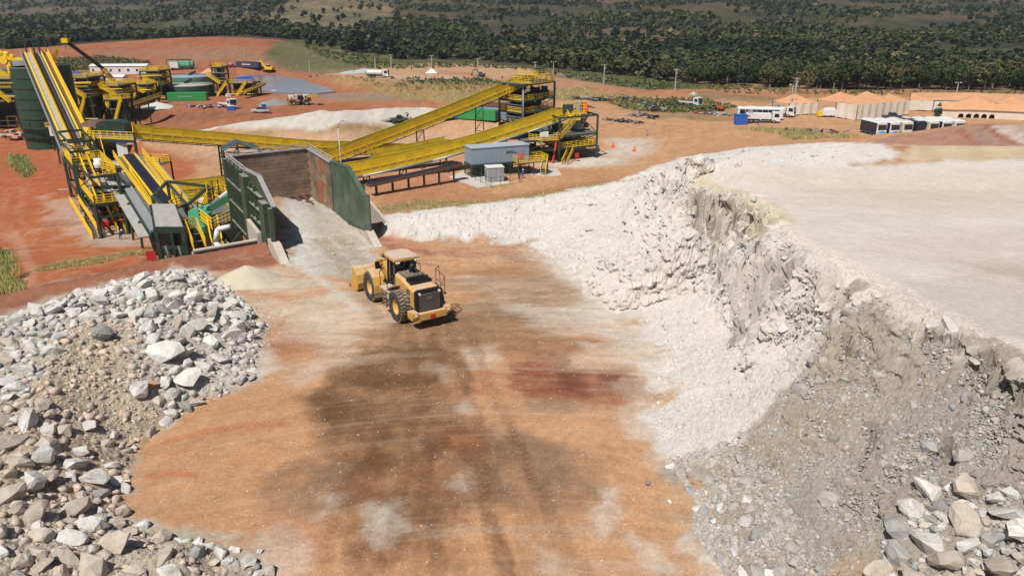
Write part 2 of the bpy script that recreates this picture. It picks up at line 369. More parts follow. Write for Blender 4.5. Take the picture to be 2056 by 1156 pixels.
def sdist(poly, x, y):
    """signed distance to a polygon in plan, negative inside"""
    P = np.array([(p[0], p[1]) for p in poly]); n = len(P); d = np.full(x.shape, 1e9); ins = np.zeros(x.shape, bool)
    for i in range(n):
        a = P[i]; b = P[(i+1) % n]; e = b-a; L = e@e+1e-12
        t = np.clip(((x-a[0])*e[0]+(y-a[1])*e[1])/L, 0, 1)
        d = np.minimum(d, np.hypot(x-a[0]-t*e[0], y-a[1]-t*e[1]))
        if abs(e[1]) > 1e-12:
            c = ((a[1] > y) != (b[1] > y)) & (x < (b[0]-a[0])*(y-a[1])/e[1]+a[0]); ins ^= c
    return np.where(ins, -d, d)
def ldist(line, x, y, arc=False):
    d = np.full(x.shape, 1e9); s = np.zeros(x.shape); s0 = 0.0
    for a, b in zip(line[:-1], line[1:]):
        a = np.array(a[:2]); b = np.array(b[:2]); e = b-a; L = e@e+1e-12
        t = np.clip(((x-a[0])*e[0]+(y-a[1])*e[1])/L, 0, 1); q = np.hypot(x-a[0]-t*e[0], y-a[1]-t*e[1]); k = q < d
        d = np.where(k, q, d); s = np.where(k, s0+t*math.sqrt(L), s); s0 += math.sqrt(L)
    return (d, s) if arc else d

# feeder-hopper plan (left wall L0-L4, right wall R0-R4)
HL0, HL4 = (-18.53, 59.07), (-29.5, 77.7); HR0, HR4 = (-12.16, 63.34), (-22.6, 82.5)
PLANT_CUT = [(-31.6, 79.2), (-25.6, 69.0), (-22.6, 63.6), (-22.35, 63.0), (-26.65, 59.65), (-28.2, 60.9), (-33, 64), (-45, 72), (-45, 84), (-30, 95), (-14, 90), (-10.5, 74), (-10.7, 69.0), (-11.4, 68.2), (-14.8, 70), (-17.0, 74.5), (-21.8, 83.8)]
HOPPER_IN = [HL0, (-16, 61.5), HR0, (-17.3, 73.2), (-22.4, 82.4), (-29.1, 78.2), (-24.6, 70.4)]
# roughness zones: polygon (plan), amplitude, softness
def GP(pts): return [G(*p) for p in pts]
ROUGH = [
    (GP([(1100, 500), (1300, 650), (1320, 760), (1300, 850), (1400, 980), (1440, 1150)])+[(8, 10), (30, 10), (20, 24), (16, 43), (13, 53), (8, 58), (0, 66)], .22, 1.0),
    ([(-9, 57), (0, 58), (8, 55), (14, 60), (40, 64), (40, 78), (8, 78), (-14, 70)], .22, 1.5),
    (GP([(600, 640), (505, 765), (340, 850), (250, 1000), (330, 1080), (560, 1150)])+[(-12, 10), (-60, 10), (-60, 42), (-22, 50), (-16, 50)], .2, 1.0),
    ([(-70, 48), (-22, 46), (-18, 60), (-40, 64), (-70, 60)], .1, 1.5),
]
CLIFF = GP([(1345, 395), (1379, 376), (1512, 396), (1565, 440), (1550, 490), (1640, 530), (1720, 575), (1650, 640), (1560, 640), (1500, 705), (1460, 650), (1420, 540)])
CREV = [(GP([(1503, 552), (1494, 600), (1488, 650), (1486, 690)]), 2.2, .55), (GP([(1520, 690), (1545, 650), (1580, 605)]), 1.3, .4), (GP([(1556, 446), (1540, 470), (1536, 486)]), 2.6, .6), (GP([(1440, 500), (1455, 540), (1462, 590)]), 1.3, .45),
    (GP([(1480, 412), (1486, 440)]), 1.5, .45), (GP([(1440, 400), (1448, 425)]), 1.2, .4), (GP([(1505, 420), (1512, 450), (1520, 470)]), 1.4, .45), (GP([(1560, 500), (1540, 530), (1520, 545)]), 1.0, .35), (GP([(1608, 520), (1590, 560)]), .8, .3),
    (GP([(1690, 590), (1672, 640), (1660, 655)]), .7, .3), (GP([(1700, 690), (1698, 705), (1716, 712)]), 1.1, .3), (GP([(1850, 660), (1880, 672)]), .8, .35), (GP([(1910, 690), (1930, 705)]), .9, .3), (GP([(1980, 720), (2020, 760), (2056, 800)]), .8, .4), (GP([(1745, 860), (1755, 900), (1745, 940)]), .5, .2),
    (GP([(1740, 850), (1758, 866)]), .7, .2), (GP([(1900, 890), (1920, 910)]), .8, .25)]
FURROW = GP([(1640, 560), (1830, 640), (2040, 710), (2056, 900), (1750, 950), (1450, 960), (1320, 860), (1500, 760)])
HEAPL = GP([(262, 288), (400, 267), (640, 262), (740, 250), (872, 232)])+[(W(*q)[0], W(*q)[1]+3.5) for q in ((882, 222, -7.5), (850, 212, -4.6), (800, 210, -3.4), (765, 209, -3), (690, 213, -3), (645, 215, -3.1), (560, 232, -4.2), (520, 238, -4.8), (440, 253, -6), (400, 261, -7.2), (262, 270, -8.5))]
def Hfull(x, y):
    x = np.asarray(x, float); y = np.asarray(y, float)
    near = (np.abs(x) < 68) & (y < 108)
    cl = np.zeros(x.shape); m = near & (x > 5) & (x < 30)
    if m.any(): cl[m] = 1-sstep(-.3, 1.2, sdist(CLIFF, x[m], y[m]))
    wx = cl*(fbm(x*.9, y*.9, 3, 5)*.8+fbm(x*3, y*3, 2, 6)*.25); wy = cl*(fbm(x*.9, y*.9, 3, 8)*.9+fbm(x*3, y*3, 2, 9)*.25)
    z = H0(x+wx, y+wy)
    z = z+np.where(y > 180, fbm(x*.01, y*.01, 4, 3)*np.clip((y-380)*.008, 0, 5), 0)
    z = z+cl*(np.abs(fbm(x*1.1, y*1.1, 3, 12, .5))*-.8+.2)
    if m.any():
        for ln, dp, wd in CREV:
            k = np.nonzero(m)[0]; d = ldist(ln, x[k]+fbm(x[k]*1.5, y[k]*1.5, 3, 14)*.5, y[k]+fbm(x[k]*1.5, y[k]*1.5, 3, 15)*.5); z[k] -= dp*(1-sstep(wd*.35, wd, d))
    for poly, amp, sf in ROUGH:
        xs = [p[0] for p in poly]; ys = [p[1] for p in poly]
        m = (x > min(xs)-sf) & (x < max(xs)+sf) & (y > min(ys)-sf) & (y < max(ys)+sf)
        if m.any():
            k = 1-sstep(-sf, sf*.3, sdist(poly, x[m], y[m])); zz = fbm(x[m]*.7, y[m]*.7, 3, 21)*1.0-np.abs(fbm(x[m]*2.4, y[m]*2.4, 5, 22, .7))*1.5+.3
            z[m] += k*amp*zz
    m = near & (x > 4) & (x < 30)
    if m.any():
        k = 1-sstep(-1.5, .5, sdist(FURROW, x[m], y[m]))
        u = x[m]; v = y[m]-x[m]*.12+fbm(x[m]*.4, y[m]*.4, 2, 34)*.5          # furrows run down the slope
        z[m] -= k*(np.abs(fbm(u*.2, v*.9, 3, 31, .5))*.7-.16+np.abs(fbm(x[m]*1.2, y[m]*2.4, 4, 33, .6))*.28)
    z = z+np.where(near, fbm(x*.35, y*.35, 3, 41)*.035+fbm(x*2.2, y*2.2, 3, 42)*.012, fbm(x*.08, y*.08, 4, 43)*.25)
    m = (y > 190) & (y < 245) & (x > -150) & (x < -20)
    if m.any():
        k = 1-sstep(-3, 1, sdist(HEAPL, x[m], y[m])); z[m] += k*(fbm(x[m]*.12, y[m]*.06, 4, 51)*1.2)
    # hopper approach and the plant pit cut behind the retaining walls
    m = near & (y > 55) & (y < 100) & (x < -5) & (x > -50)
    if m.any():
        xx, yy = x[m], y[m]; zz = z[m]
        s = sdist(PLANT_CUT, xx, yy); floor = -10.8+fbm(xx*.3, yy*.3, 3, 61)*.1
        zz = np.where(s < 0, np.minimum(zz, floor), zz)
        s2 = sdist(HOPPER_IN, xx, yy); t = np.clip(((xx+15.3)*-.5+(yy-61.2)*.866)/20, 0, 1)
        base = .05+.35*np.sin(np.clip(t, 0, 1)*3.1)+fbm(xx*1.2, yy*1.2, 4, 62)*.12
        hp = 1.7*np.exp(-(((xx+24.0)/2.9)**2+((yy-74.2)/3.4)**2))+.25*np.abs(fbm(xx*1.1, yy*1.1, 3, 63))
        base = base+hp
        zz = np.where(s2 < 0.25, base, zz)
        z[m] = zz
    return z

# ---------------- ground colour (soil, dust and damp stains, fixed to the place) ----------------
PAINT = []
def paint(pts, rgb, soft=1.5, amt=1.0, nz=1.0, ns=.35, stretch=(1, 1), seed=None, world=False):
    poly = [(p[0], p[1]) for p in (pts if world else GP(pts))]
    PAINT.append(('p', poly, A(*rgb), soft, amt, nz, ns, stretch, seed if seed is not None else len(PAINT)))
def stroke(pts, rgb, w, soft=.3, amt=.8, seed=None, ns=1.0, stretch=(1, 1)):
    PAINT.append(('l', [(p[0], p[1]) for p in GP(pts)], A(*rgb), soft, amt, w, ns, stretch, seed if seed is not None else len(PAINT)))

def rough3(x, y, z):
    """broken-rock relief on the steep faces: pushes points sideways as well as up, by noise that also varies with height"""
    m = np.nonzero((x > 2) & (x < 34) & (y > 8) & (y < 64) & (z > .1))[0]
    if not len(m): return x, y, z
    xx, yy, zz = x[m], y[m], z[m]; e = .25
    gx_ = (H0(xx+e, yy)-H0(xx-e, yy))/(2*e); gy_ = (H0(xx, yy+e)-H0(xx, yy-e))/(2*e); g = np.hypot(gx_, gy_)
    k = sstep(.35, 1.1, g)*(1-.6*(1-sstep(-1.5, .5, sdist(FURROW, xx, yy)))); nx_, ny_ = -gx_/(g+1e-6), -gy_/(g+1e-6)
    a = yy*.85-xx*.52+fbm(xx*.5, yy*.5, 2, 407)
    n1 = np.abs(fbm(a*.55+3, zz*.7+9, 4, 401, .55)); n2 = np.abs(fbm(a*1.9, zz*2.3, 4, 402, .6)); n3 = fbm(a*5.5, zz*6.5, 3, 403, .6)
    st_ = np.floor(zz*1.1+fbm(a*.5, zz*0+2, 3, 404)*1.5); ledge = (_h(st_.astype(np.int64), np.floor(a*.8+st_*.37).astype(np.int64), 405)-.5)
    d = k*(.32-n1*1.05+.2-n2*.8+n3*.14+ledge*.2)
    X, Y_, Z = x.copy(), y.copy(), z.copy(); X[m] += nx_*d; Y_[m] += ny_*d; Z[m] += k*fbm(xx*4, yy*4+zz*3, 3, 406)*.08
    return X, Y_, Z
WHITE = (226, 217, 208); ORG = (206, 146, 106); RED = (176, 100, 66); TAN = (196, 150, 116)
# far country
paint([(-900, 130), (700, 130), (2900, 200), (2900, -45), (-900, -45)], (88, 80, 54), 30, 1, 30, .02)
paint([(520, 40), (560, 10), (640, -20), (780, -20), (800, 30), (720, 55), (620, 62)], (146, 134, 100), 12, .9, 14, .03)
paint([(780, 90), (1000, 60), (1150, 75), (1300, 78), (1260, 90), (1100, 96), (900, 80)], (124, 104, 80), 10, .8, 20, .03)
paint([(1140, 60), (1250, 60), (1450, 70), (1440, 90), (1220, 90)], (146, 112, 84), 8, .8, 14, .04)
paint([(1430, 104), (1700, 104), (2056, 95), (2300, 90), (2300, 112), (2056, 122), (1800, 122), (1500, 118)], (110, 92, 74), 8, 1, 8, .04)
paint([(340, 45), (440, 38), (560, 20), (600, 22), (520, 44), (420, 52), (330, 56)], (126, 116, 84), 8, .9, 10, .04)
paint([(60, 14), (300, 12), (300, 26), (140, 30), (40, 28)], (106, 102, 84), 8, .8, 10, .04)
paint([(90, 48), (260, 48), (270, 60), (150, 66)], (104, 96, 74), 6, .8, 10, .04)
paint([(600, 75), (700, 90), (900, 122), (1100, 140), (1300, 150), (1500, 176), (1300, 182), (1200, 168), (1050, 142), (860, 128), (700, 140), (560, 120), (540, 92)], (100, 100, 56), 8, 1, 6, .05)
# grass flat left
paint([(545, 84), (700, 96), (760, 140), (640, 150), (560, 142), (470, 118), (560, 112)], (124, 116, 80), 5, .9, 5, .06)
paint([(100, 150), (100, 118), (200, 112), (300, 122), (310, 146)], (96, 94, 64), 4, .9, 5, .06)
# back terrace, banks
paint([(-200, 265), (-200, 105), (130, 92), (240, 84), (330, 78), (430, 75), (520, 78), (580, 84), (545, 92), (520, 122), (560, 142), (640, 150), (700, 180), (900, 206), (870, 235), (640, 262), (400, 268), (262, 290)], (182, 108, 70), 4, 1, 4, .06)
paint([(130, 94), (240, 86), (430, 77), (570, 84), (500, 90), (300, 100), (180, 112)], (176, 100, 64), 3, .9, 4, .05)
paint([(150, 104), (330, 96), (520, 94), (500, 110), (330, 112), (200, 116)], (168, 120, 90), 3, .8, 3, .06)
paint([(330, 124), (330, 112), (540, 108), (540, 120), (480, 122)], (160, 128, 100), 3, .8, 3, .06)
paint([(112, 118), (200, 113), (270, 118), (300, 128), (310, 145), (160, 142)], (98, 94, 64), 3, .9, 3, .08)
paint([(130, 245), (150, 226), (300, 218), (450, 220), (520, 234), (400, 246), (300, 246)], (158, 96, 68), 3, .9, 3, .08, (1, 3))
paint([(450, 190), (700, 196), (900, 210), (870, 225), (700, 208), (560, 212)], (196, 128, 90), 4, .7, 4, .06)
paint([(620, 186), (780, 186), (840, 202), (760, 206), (640, 200)], (158, 142, 126), 3, .85, 4, .1)
paint([(640, 152), (700, 161), (800, 165), (900, 173), (1010, 170), (1180, 172), (1300, 190), (1250, 205), (1180, 205), (1060, 200), (950, 210), (900, 208), (800, 196), (700, 180)], (168, 140, 88), 3, 1, 4, .1)
paint([(720, 176), (840, 188), (900, 196), (880, 186), (760, 168)], (150, 112, 66), 3, .6, 4, .1)
paint([(780, 168), (900, 160), (1000, 156), (1010, 170), (900, 178)], (116, 112, 66), 4, .7, 4, .1)
paint([(640, 150), (700, 148), (760, 134), (860, 126), (950, 129), (1060, 138), (1130, 148), (1060, 158), (1000, 160), (890, 163), (760, 158), (690, 158)], (208, 158, 120), 3, 1, 3, .08)
paint([(760, 155), (860, 150), (960, 152), (900, 158), (820, 162)], (214, 176, 144), 3, .7, 3, .08)
paint([(820, 142), (960, 146), (990, 154), (900, 152)], (176, 106, 74), 2, .6, 3, .12, (1, 4))
paint([(1060, 142), (1180, 150), (1240, 158), (1150, 158)], (168, 146, 124), 3, .7, 3, .1)
paint([(560, 143), (660, 158), (800, 172), (900, 186), (920, 200), (800, 184), (690, 170), (600, 158)], (192, 128, 90), 2, .8, 2, .1)
paint([(1180, 178), (1300, 180), (1440, 180), (1600, 186), (2400, 190), (2400, 198), (1600, 198), (1430, 192), (1300, 192), (1220, 188)], (192, 128, 88), 2, 1, 2.5, .1)
# right yard
paint([(1060, 205), (1250, 196), (1450, 200), (1600, 198), (2400, 196), (2400, 270), (2056, 256), (1980, 250), (1750, 288), (1600, 296), (1440, 300), (1350, 330), (1200, 372), (1000, 410), (750, 440), (380, 350), (262, 290), (640, 262), (740, 250), (872, 232)], (212, 156, 112), 3, 1, 4, .08)
paint([(1200, 196), (1430, 200), (1480, 224), (1480, 246), (1400, 246), (1280, 232), (1240, 214)], (146, 122, 74), 2.5, .85, 4, .12)
paint([(1330, 210), (1400, 206), (1420, 226), (1350, 226)], (92, 96, 54), 2, .7, 3, .15)
paint([(1390, 182), (1450, 186), (1620, 198), (1560, 206), (1380, 200)], (140, 120, 76), 2, .8, 3, .15)
paint([(380, 296), (700, 262), (1000, 250), (1050, 262), (900, 300), (740, 330), (480, 345)], (214, 174, 148), 5, .8, 6, .06)
paint([(262, 300), (440, 290), (460, 335), (300, 332)], (200, 152, 120), 3, .7, 4, .08)
paint([(1140, 330), (1180, 300), (1230, 276), (1300, 278), (1330, 300), (1260, 330), (1180, 335)], (228, 214, 200), 4, .9, 5, .1)
paint([(1080, 330), (1140, 320), (1200, 318), (1240, 322), (1190, 332), (1110, 338)], (234, 226, 216), 2, .8, 3, .2)
paint([(750, 425), (740, 350), (900, 345), (1000, 388), (1290, 350), (1300, 358), (1100, 395), (980, 408)], (196, 124, 88), 3, .8, 3, .12)
paint([(880, 372), (960, 400), (1120, 380), (1100, 340), (1200, 336), (1290, 352), (1000, 400), (860, 398)], (206, 140, 98), 2, .7, 3, .15)
paint([(1000, 398), (1200, 366), (1300, 350), (1340, 335), (1300, 358), (1200, 374), (1050, 408)], (140, 118, 66), .7, .8, 1.4, .35)
paint([(740, 420), (850, 400), (1000, 404), (900, 418), (760, 430)], (150, 122, 72), .8, .75, 2, .3)
paint([(450, 268), (640, 264), (760, 250), (860, 236), (860, 240), (700, 262), (520, 274)], (150, 130, 78), 1.2, .8, 2, .25)
paint([(1490, 258), (1640, 262), (1720, 278), (1700, 282), (1560, 272)], (140, 112, 74), 1.5, .5, 3, .2)
paint([(1420, 300), (1480, 286), (1750, 282), (1850, 284), (1780, 292)], (214, 150, 104), 1.5, .6, 3, .2)
# red hill behind the plateau
paint([(1735, 288), (1800, 274), (1900, 260), (1980, 248), (2060, 250), (2400, 250), (2400, 292), (1800, 292)], (188, 134, 116), .8, 1, 1.5, .2)
paint([(1960, 256), (2010, 250), (2150, 256), (2150, 290), (2060, 292)], (216, 200, 186), .8, .9, 1.5, .2)
paint([(1945, 256), (1975, 253), (2010, 291), (1975, 291)], (160, 142, 128), .6, .7, 1.2, .3)
stroke([(1978, 250), (2004, 270), (2040, 288)], (160, 78, 48), .9, .5, .9)
stroke([(1926, 262), (1958, 288)], (160, 78, 48), .4, .4, .7)
# plant floor
paint([(-400, 590), (-400, 262), (120, 250), (262, 262), (270, 290), (400, 320), (400, 480), (520, 484), (318, 520), (212, 546), (60, 577)], (196, 104, 56), 2, 1, 3, .1)
paint([(0, 330), (100, 320), (140, 380), (60, 420), (0, 400)], (200, 98, 50), 3, .9, 4, .1)
paint([(90, 392), (160, 400), (200, 440), (320, 490), (240, 500), (190, 500), (140, 470), (90, 440)], (214, 186, 170), 1.6, .85, 3.5, .3, (1.6, .7))
paint([(150, 455), (210, 450), (300, 480), (230, 492), (170, 480)], (190, 180, 166), 1, .7, 2, .5)
paint([(10, 470), (50, 480), (60, 510), (30, 510)], (206, 168, 150), 1.5, .6, 2, .4)
paint([(60, 455), (120, 440), (180, 448), (120, 460), (70, 466)], (168, 98, 56), 1, .7, 2, .3, (.6, 2))
paint([(40, 470), (70, 430), (90, 470), (200, 508), (400, 500), (300, 512), (120, 520), (60, 505)], (206, 116, 60), 1, .7, 2, .3, (.6, 2))
paint([(0, 500), (15, 505), (42, 545), (48, 580), (0, 590), (-60, 600), (-60, 500)], (140, 134, 70), .8, 1, 1.5, .5)
paint([(15, 312), (50, 312), (70, 345), (50, 358), (20, 335)], (132, 132, 70), 1, .9, 2.5, .4)
paint([(60, 535), (140, 522), (310, 500), (330, 506), (200, 530), (90, 548)], (176, 150, 84), .8, .8, 1.6, .4)
stroke([(30, 465), (66, 550), (58, 545), (62, 580)], (206, 142, 112), .9, .3, .9)
stroke([(62, 551), (180, 535), (330, 515)], (206, 134, 92), .35, .2, .8)
stroke([(43, 558), (58, 548)], (86, 56, 42), .7, .4, .9)
paint([(60, 577), (212, 548), (330, 520), (330, 530), (210, 560), (20, 600)], (186, 110, 72), .8, .7, 1.5, .3)
# long pale heap, small heaps
PAINT.append(('p', [(p[0], p[1]) for p in HEAPL], A(224, 215, 202), 1.0, 1.0, 1.2, .2, (1, 1), 77))
# pad soil
paint([(-500, 720), (0, 600), (60, 577), (212, 546), (330, 516), (520, 486), (582, 531), (753, 500), (760, 476), (1040, 485), (1130, 500), (1400, 700), (1600, 1300), (1000, 2600), (-900, 2400)], (212, 156, 114), .5, 1, .6, .3)
paint([(-500, 720), (0, 588), (60, 577), (212, 545), (330, 514), (520, 484), (560, 520), (520, 540), (420, 545), (330, 562), (200, 590), (60, 630), (0, 648), (-300, 760)], (168, 104, 78), .6, 1, 1.2, .5)
paint([(0, 592), (120, 570), (330, 522), (330, 530), (150, 580), (0, 610)], (192, 122, 86), .5, .7, 1.2, .4)
paint([(330, 516), (400, 506), (520, 530), (560, 525), (540, 545), (430, 530)], (176, 104, 76), .6, .7, 1.2, .6)
# pale dust sheets
paint([(560, 560), (700, 570), (790, 650), (690, 730), (540, 640)], (226, 205, 184), 2.2, .9, 2.6, .35, (.7, 2.6))
paint([(480, 550), (600, 545), (700, 590), (560, 590)], (218, 196, 172), 1.5, .85, 2, .4, (.6, 2.4))
paint([(930, 560), (1060, 545), (1200, 600), (1340, 660), (1330, 720), (1180, 640), (1000, 620)], (224, 206, 190), 1.6, .9, 2.6, .4, (.5, 2.6))
paint([(1050, 480), (1200, 500), (1320, 650), (1200, 625), (1090, 545)], (232, 222, 210), 1.5, .95, 2, .4, (.6, 2))
paint([(900, 480), (1100, 478), (1120, 520), (1000, 530), (880, 520)], (214, 176, 148), 1.2, .6, 2, .4, (.6, 2.4))
paint([(1090, 520), (1180, 545), (1260, 610), (1330, 660), (1250, 660), (1150, 620)], (236, 224, 212), 1.6, .95, 2.2, .45, (.5, 2.2))
paint([(1060, 590), (1180, 610), (1230, 650), (1130, 650)], (228, 208, 190), 1.2, .8, 2.2, .5, (.5, 2.2))
paint([(470, 560), (560, 548), (640, 560), (700, 600), (640, 625), (520, 600)], (228, 210, 190), 1.4, .85, 2.2, .45, (.5, 2.2))
# red / orange smears
paint([(765, 466), (860, 492), (1000, 492), (1140, 462), (1120, 484), (950, 520), (800, 510)], (198, 136, 106), .9, .85, 1.6, .5, (.6, 2.2))
stroke([(770, 480), (800, 500), (860, 506)], (180, 104, 76), .8, .6, .7)
stroke([(1060, 478), (1110, 464)], (188, 116, 84), .7, .5, .6)
paint([(500, 660), (560, 650), (720, 690), (600, 720), (530, 720), (510, 700)], (186, 118, 82), 1.0, .85, 1.6, .5, (.5, 2.8))
paint([(540, 590), (700, 560), (700, 580), (560, 612)], (214, 146, 102), .7, .8, 1.4, .5, (.4, 3))
paint([(320, 850), (480, 800), (620, 800), (640, 1000), (500, 1010), (330, 920)], (212, 148, 98), 1.6, .8, 2, .4, (.6, 2.2))
stroke([(300, 955), (360, 950), (390, 955)], (208, 118, 70), .28, .3, .8, ns=.8)
stroke([(330, 890), (400, 868), (470, 856), (560, 850)], (206, 122, 74), .25, .35, .75, ns=.8)
stroke([(340, 910), (430, 900)], (206, 128, 80), .25, .3, .6, ns=.8)
paint([(500, 1020), (640, 980), (700, 1060), (620, 1150), (480, 1100)], (204, 142, 108), 1, .7, 1.2, .5)
paint([(1130, 650), (1250, 645), (1330, 660), (1200, 690)], (198, 122, 84), .9, .8, 1.6, .5, (.5, 3))
paint([(1120, 700), (1320, 700), (1340, 770), (1220, 790), (1100, 770)], (226, 196, 176), 1, .7, 1.4, .5, (.5, 2.5))
paint([(930, 740), (1040, 740), (1060, 780), (960, 790)], (204, 132, 98), .8, .75, 1, .6)
paint([(1000, 770), (1300, 830), (1400, 1000), (1440, 1156), (1100, 1156), (1050, 900)], (214, 158, 118), 1.5, .8, 1.6, .4)
paint([(1330, 940), (1390, 990), (1400, 1100), (1340, 1060)], (204, 172, 136), .8, .7, 1.2, .5, (.5, 2.5))
# damp brown middle
DB = (124, 84, 52)
paint([(760, 640), (900, 610), (1080, 600), (1160, 640), (1100, 690), (980, 700), (900, 720), (760, 760), (700, 720)], (156, 118, 84), 1.2, .95, 2.2, .45, (.6, 2.4))
paint([(905, 560), (1050, 520), (1160, 560), (1190, 610), (1060, 640), (960, 610)], (172, 128, 94), 1.2, .85, 2, .5, (.5, 2.6))
paint([(640, 760), (740, 700), (900, 690), (950, 760), (900, 830), (960, 850), (1050, 880), (1040, 1000), (900, 1040), (800, 1120), (720, 1110), (690, 1000), (650, 960), (660, 880), (600, 830)], DB, .8, .95, 1.5, .6)
paint([(600, 800), (660, 780), (760, 830), (740, 880), (640, 880)], (116, 76, 48), .6, .7, .8, .7)
paint([(560, 930), (700, 920), (720, 1020), (620, 1040), (530, 1010), (520, 960)], (158, 122, 96), .6, .85, .7, .7)
paint([(960, 860), (1080, 860), (1200, 920), (1230, 1010), (1120, 1040), (1000, 1000)], (156, 118, 92), .8, .85, 1, .6)
paint([(1060, 900), (1130, 900), (1150, 960), (1080, 980)], (138, 110, 92), .5, .6, .6, .7)
paint([(1020, 700), (1190, 680), (1160, 740), (1040, 740)], (158, 112, 82), .7, .8, 1.2, .5)
paint([(1020, 740), (1060, 725), (1160, 740), (1260, 745), (1335, 775), (1330, 800), (1200, 810), (1060, 800), (1020, 775)], (160, 88, 62), .35, .95, .6, .7, (.5, 3))
paint([(1120, 745), (1170, 745), (1175, 795), (1110, 790)], (122, 68, 48), .5, .8, .6, .7)
paint([(1200, 748), (1265, 755), (1270, 790), (1205, 785)], (128, 76, 54), .4, .75, .5, .7)
paint([(1040, 800), (1180, 805), (1140, 840), (1060, 830)], (166, 132, 106), .5, .7, .8, .6)
paint([(880, 850), (960, 850), (975, 900), (900, 905)], (150, 84, 54), .4, .7, .5, .8)
paint([(900, 868), (966, 868), (960, 895), (905, 893)], (176, 116, 70), .25, .8, .3, .8)
paint([(665, 900), (730, 885), (735, 915), (680, 925)], (172, 116, 72), .3, .8, .4, .8)
paint([(608, 822), (645, 818), (652, 848), (615, 850)], (168, 120, 80), .2, .7, .25, .8)
paint([(690, 950), (760, 940), (800, 1150), (700, 1156), (690, 1060)], (150, 98, 62), .4, .75, .5, .9, (2.2, .5))
paint([(800, 930), (900, 930), (930, 1156), (820, 1156)], (158, 106, 70), .5, .6, .6, .9, (2.2, .5))
paint([(1000, 1000), (1100, 1020), (1150, 1156), (1050, 1156)], (166, 122, 86), .5, .5, .8, .9, (2, .6))
paint([(1000, 600), (1200, 620), (1330, 690), (1335, 730), (1200, 680), (1060, 650)], (230, 216, 203), 1.4, .75, 2.4, .5, (.6, 2))
paint([(1180, 600), (1300, 660), (1335, 760), (1300, 840), (1340, 930), (1260, 860), (1270, 760), (1200, 680)], (228, 214, 200), 1.0, .7, 1.6, .6)
paint([(560, 640), (640, 600), (720, 650), (700, 720), (620, 700)], (224, 204, 184), 1.2, .7, 2, .5, (.7, 2))
# white dust patches
for q, am in (([(930, 790), (950, 790), (945, 830), (925, 820)], .8), ([(860, 730), (900, 735), (890, 760)], .5), ([(1150, 685), (1200, 690), (1190, 702)], .8), ([(740, 1010), (800, 1010), (820, 1060), (760, 1100), (735, 1060)], .75),
              ([(650, 990), (690, 990), (680, 1030), (640, 1040)], .6), ([(930, 930), (960, 940), (940, 1000), (900, 980)], .5), ([(1200, 980), (1240, 985), (1220, 1080), (1195, 1070)], .8), ([(1270, 1080), (1330, 1100), (1360, 1150), (1300, 1150)], .7),
              ([(930, 700), (1000, 690), (1010, 720), (950, 740)], .6), ([(480, 700), (520, 690), (565, 740), (500, 765)], .95), ([(1060, 1080), (1120, 1100), (1150, 1156), (1080, 1156)], .45), ([(500, 1080), (560, 1060), (640, 1100), (620, 1156), (520, 1156)], .5),
              ([(560, 770), (640, 730), (660, 745), (600, 780)], .5), ([(1240, 820), (1300, 800), (1310, 860), (1260, 880)], .5)):
    paint(q, (226, 214, 202), .45, am, .6, .8)
# rear ramp and loader tracks
paint([(582, 531), (560, 400), (624, 384), (690, 430), (753, 500), (745, 560), (700, 560), (610, 545)], (212, 206, 195), .6, 1, .8, .8)
paint([(600, 450), (660, 440), (735, 520), (720, 560), (650, 540)], (190, 172, 148), .5, .6, 1.0, .9, (.6, 1.6))
paint([(556, 402), (600, 392), (664, 398), (672, 430), (600, 450), (566, 440)], (238, 232, 222), .6, 1, .8, .8)
stroke([(640, 470), (680, 520), (700, 555), (760, 640)], (172, 146, 116), .7, .5, .75)
stroke([(680, 470), (735, 530), (800, 600)], (176, 150, 122), .6, .5, .65)
stroke([(590, 470), (612, 530), (640, 560), (720, 620)], (226, 220, 210), .6, .4, .7)
def track(pts, rgb, w=.5, amt=.5, gauge=2.6, soft=.18):
    P = [Vector(p[:2]) for p in GP(pts)]
    for sg in (-.5, .5):
        L = []
        for i, p in enumerate(P):
            d = (P[min(i+1, len(P)-1)]-P[max(i-1, 0)]).normalized(); L.append((p.x-d.y*gauge*sg, p.y+d.x*gauge*sg))
        PAINT.append(('l', L, A(*rgb), soft*1.6, amt, w, 1.2, (1.5, .6), len(PAINT)))
track([(860, 650), (880, 740), (905, 830), (915, 900), (910, 1000), (940, 1100), (960, 1180)], (132, 88, 56), .4, .75)
track([(900, 650), (930, 760), (975, 860), (1010, 960), (1060, 1080), (1110, 1170)], (132, 88, 56), .4, .75)
track([(840, 650), (810, 760), (770, 880), (745, 1000), (720, 1120)], (132, 88, 56), .4, .75)
track([(870, 645), (960, 610), (1060, 580), (1150, 560)], (146, 104, 72), .5, .5)
track([(880, 660), (1000, 690), (1130, 710), (1270, 720)], (160, 104, 74), .5, .35)
track([(470, 760), (600, 740), (760, 700)], (196, 140, 104), .5, .4, 2.6, .3)
track([(300, 1000), (480, 985), (640, 960)], (198, 148, 112), .5, .4, 2.6, .3)
track([(1340, 252), (1338, 275), (1320, 300)], (182, 112, 78), .3, .6, 2.0, .2)
track([(1130, 300), (1260, 320), (1420, 290), (1600, 276)], (212, 160, 124), .8, .5, 2.4, .6)
track([(1000, 390), (1180, 352), (1330, 318)], (210, 160, 126), .8, .5, 2.4, .6)
track([(110, 400), (90, 440), (130, 490), (260, 505)], (214, 144, 92), .6, .5, 2.4, .5)
track([(30, 380), (20, 440), (60, 490)], (214, 150, 104), .6, .5, 2.4, .5)
track([(500, 300), (700, 285), (900, 262)], (222, 186, 160), .8, .5, 2.4, .6)
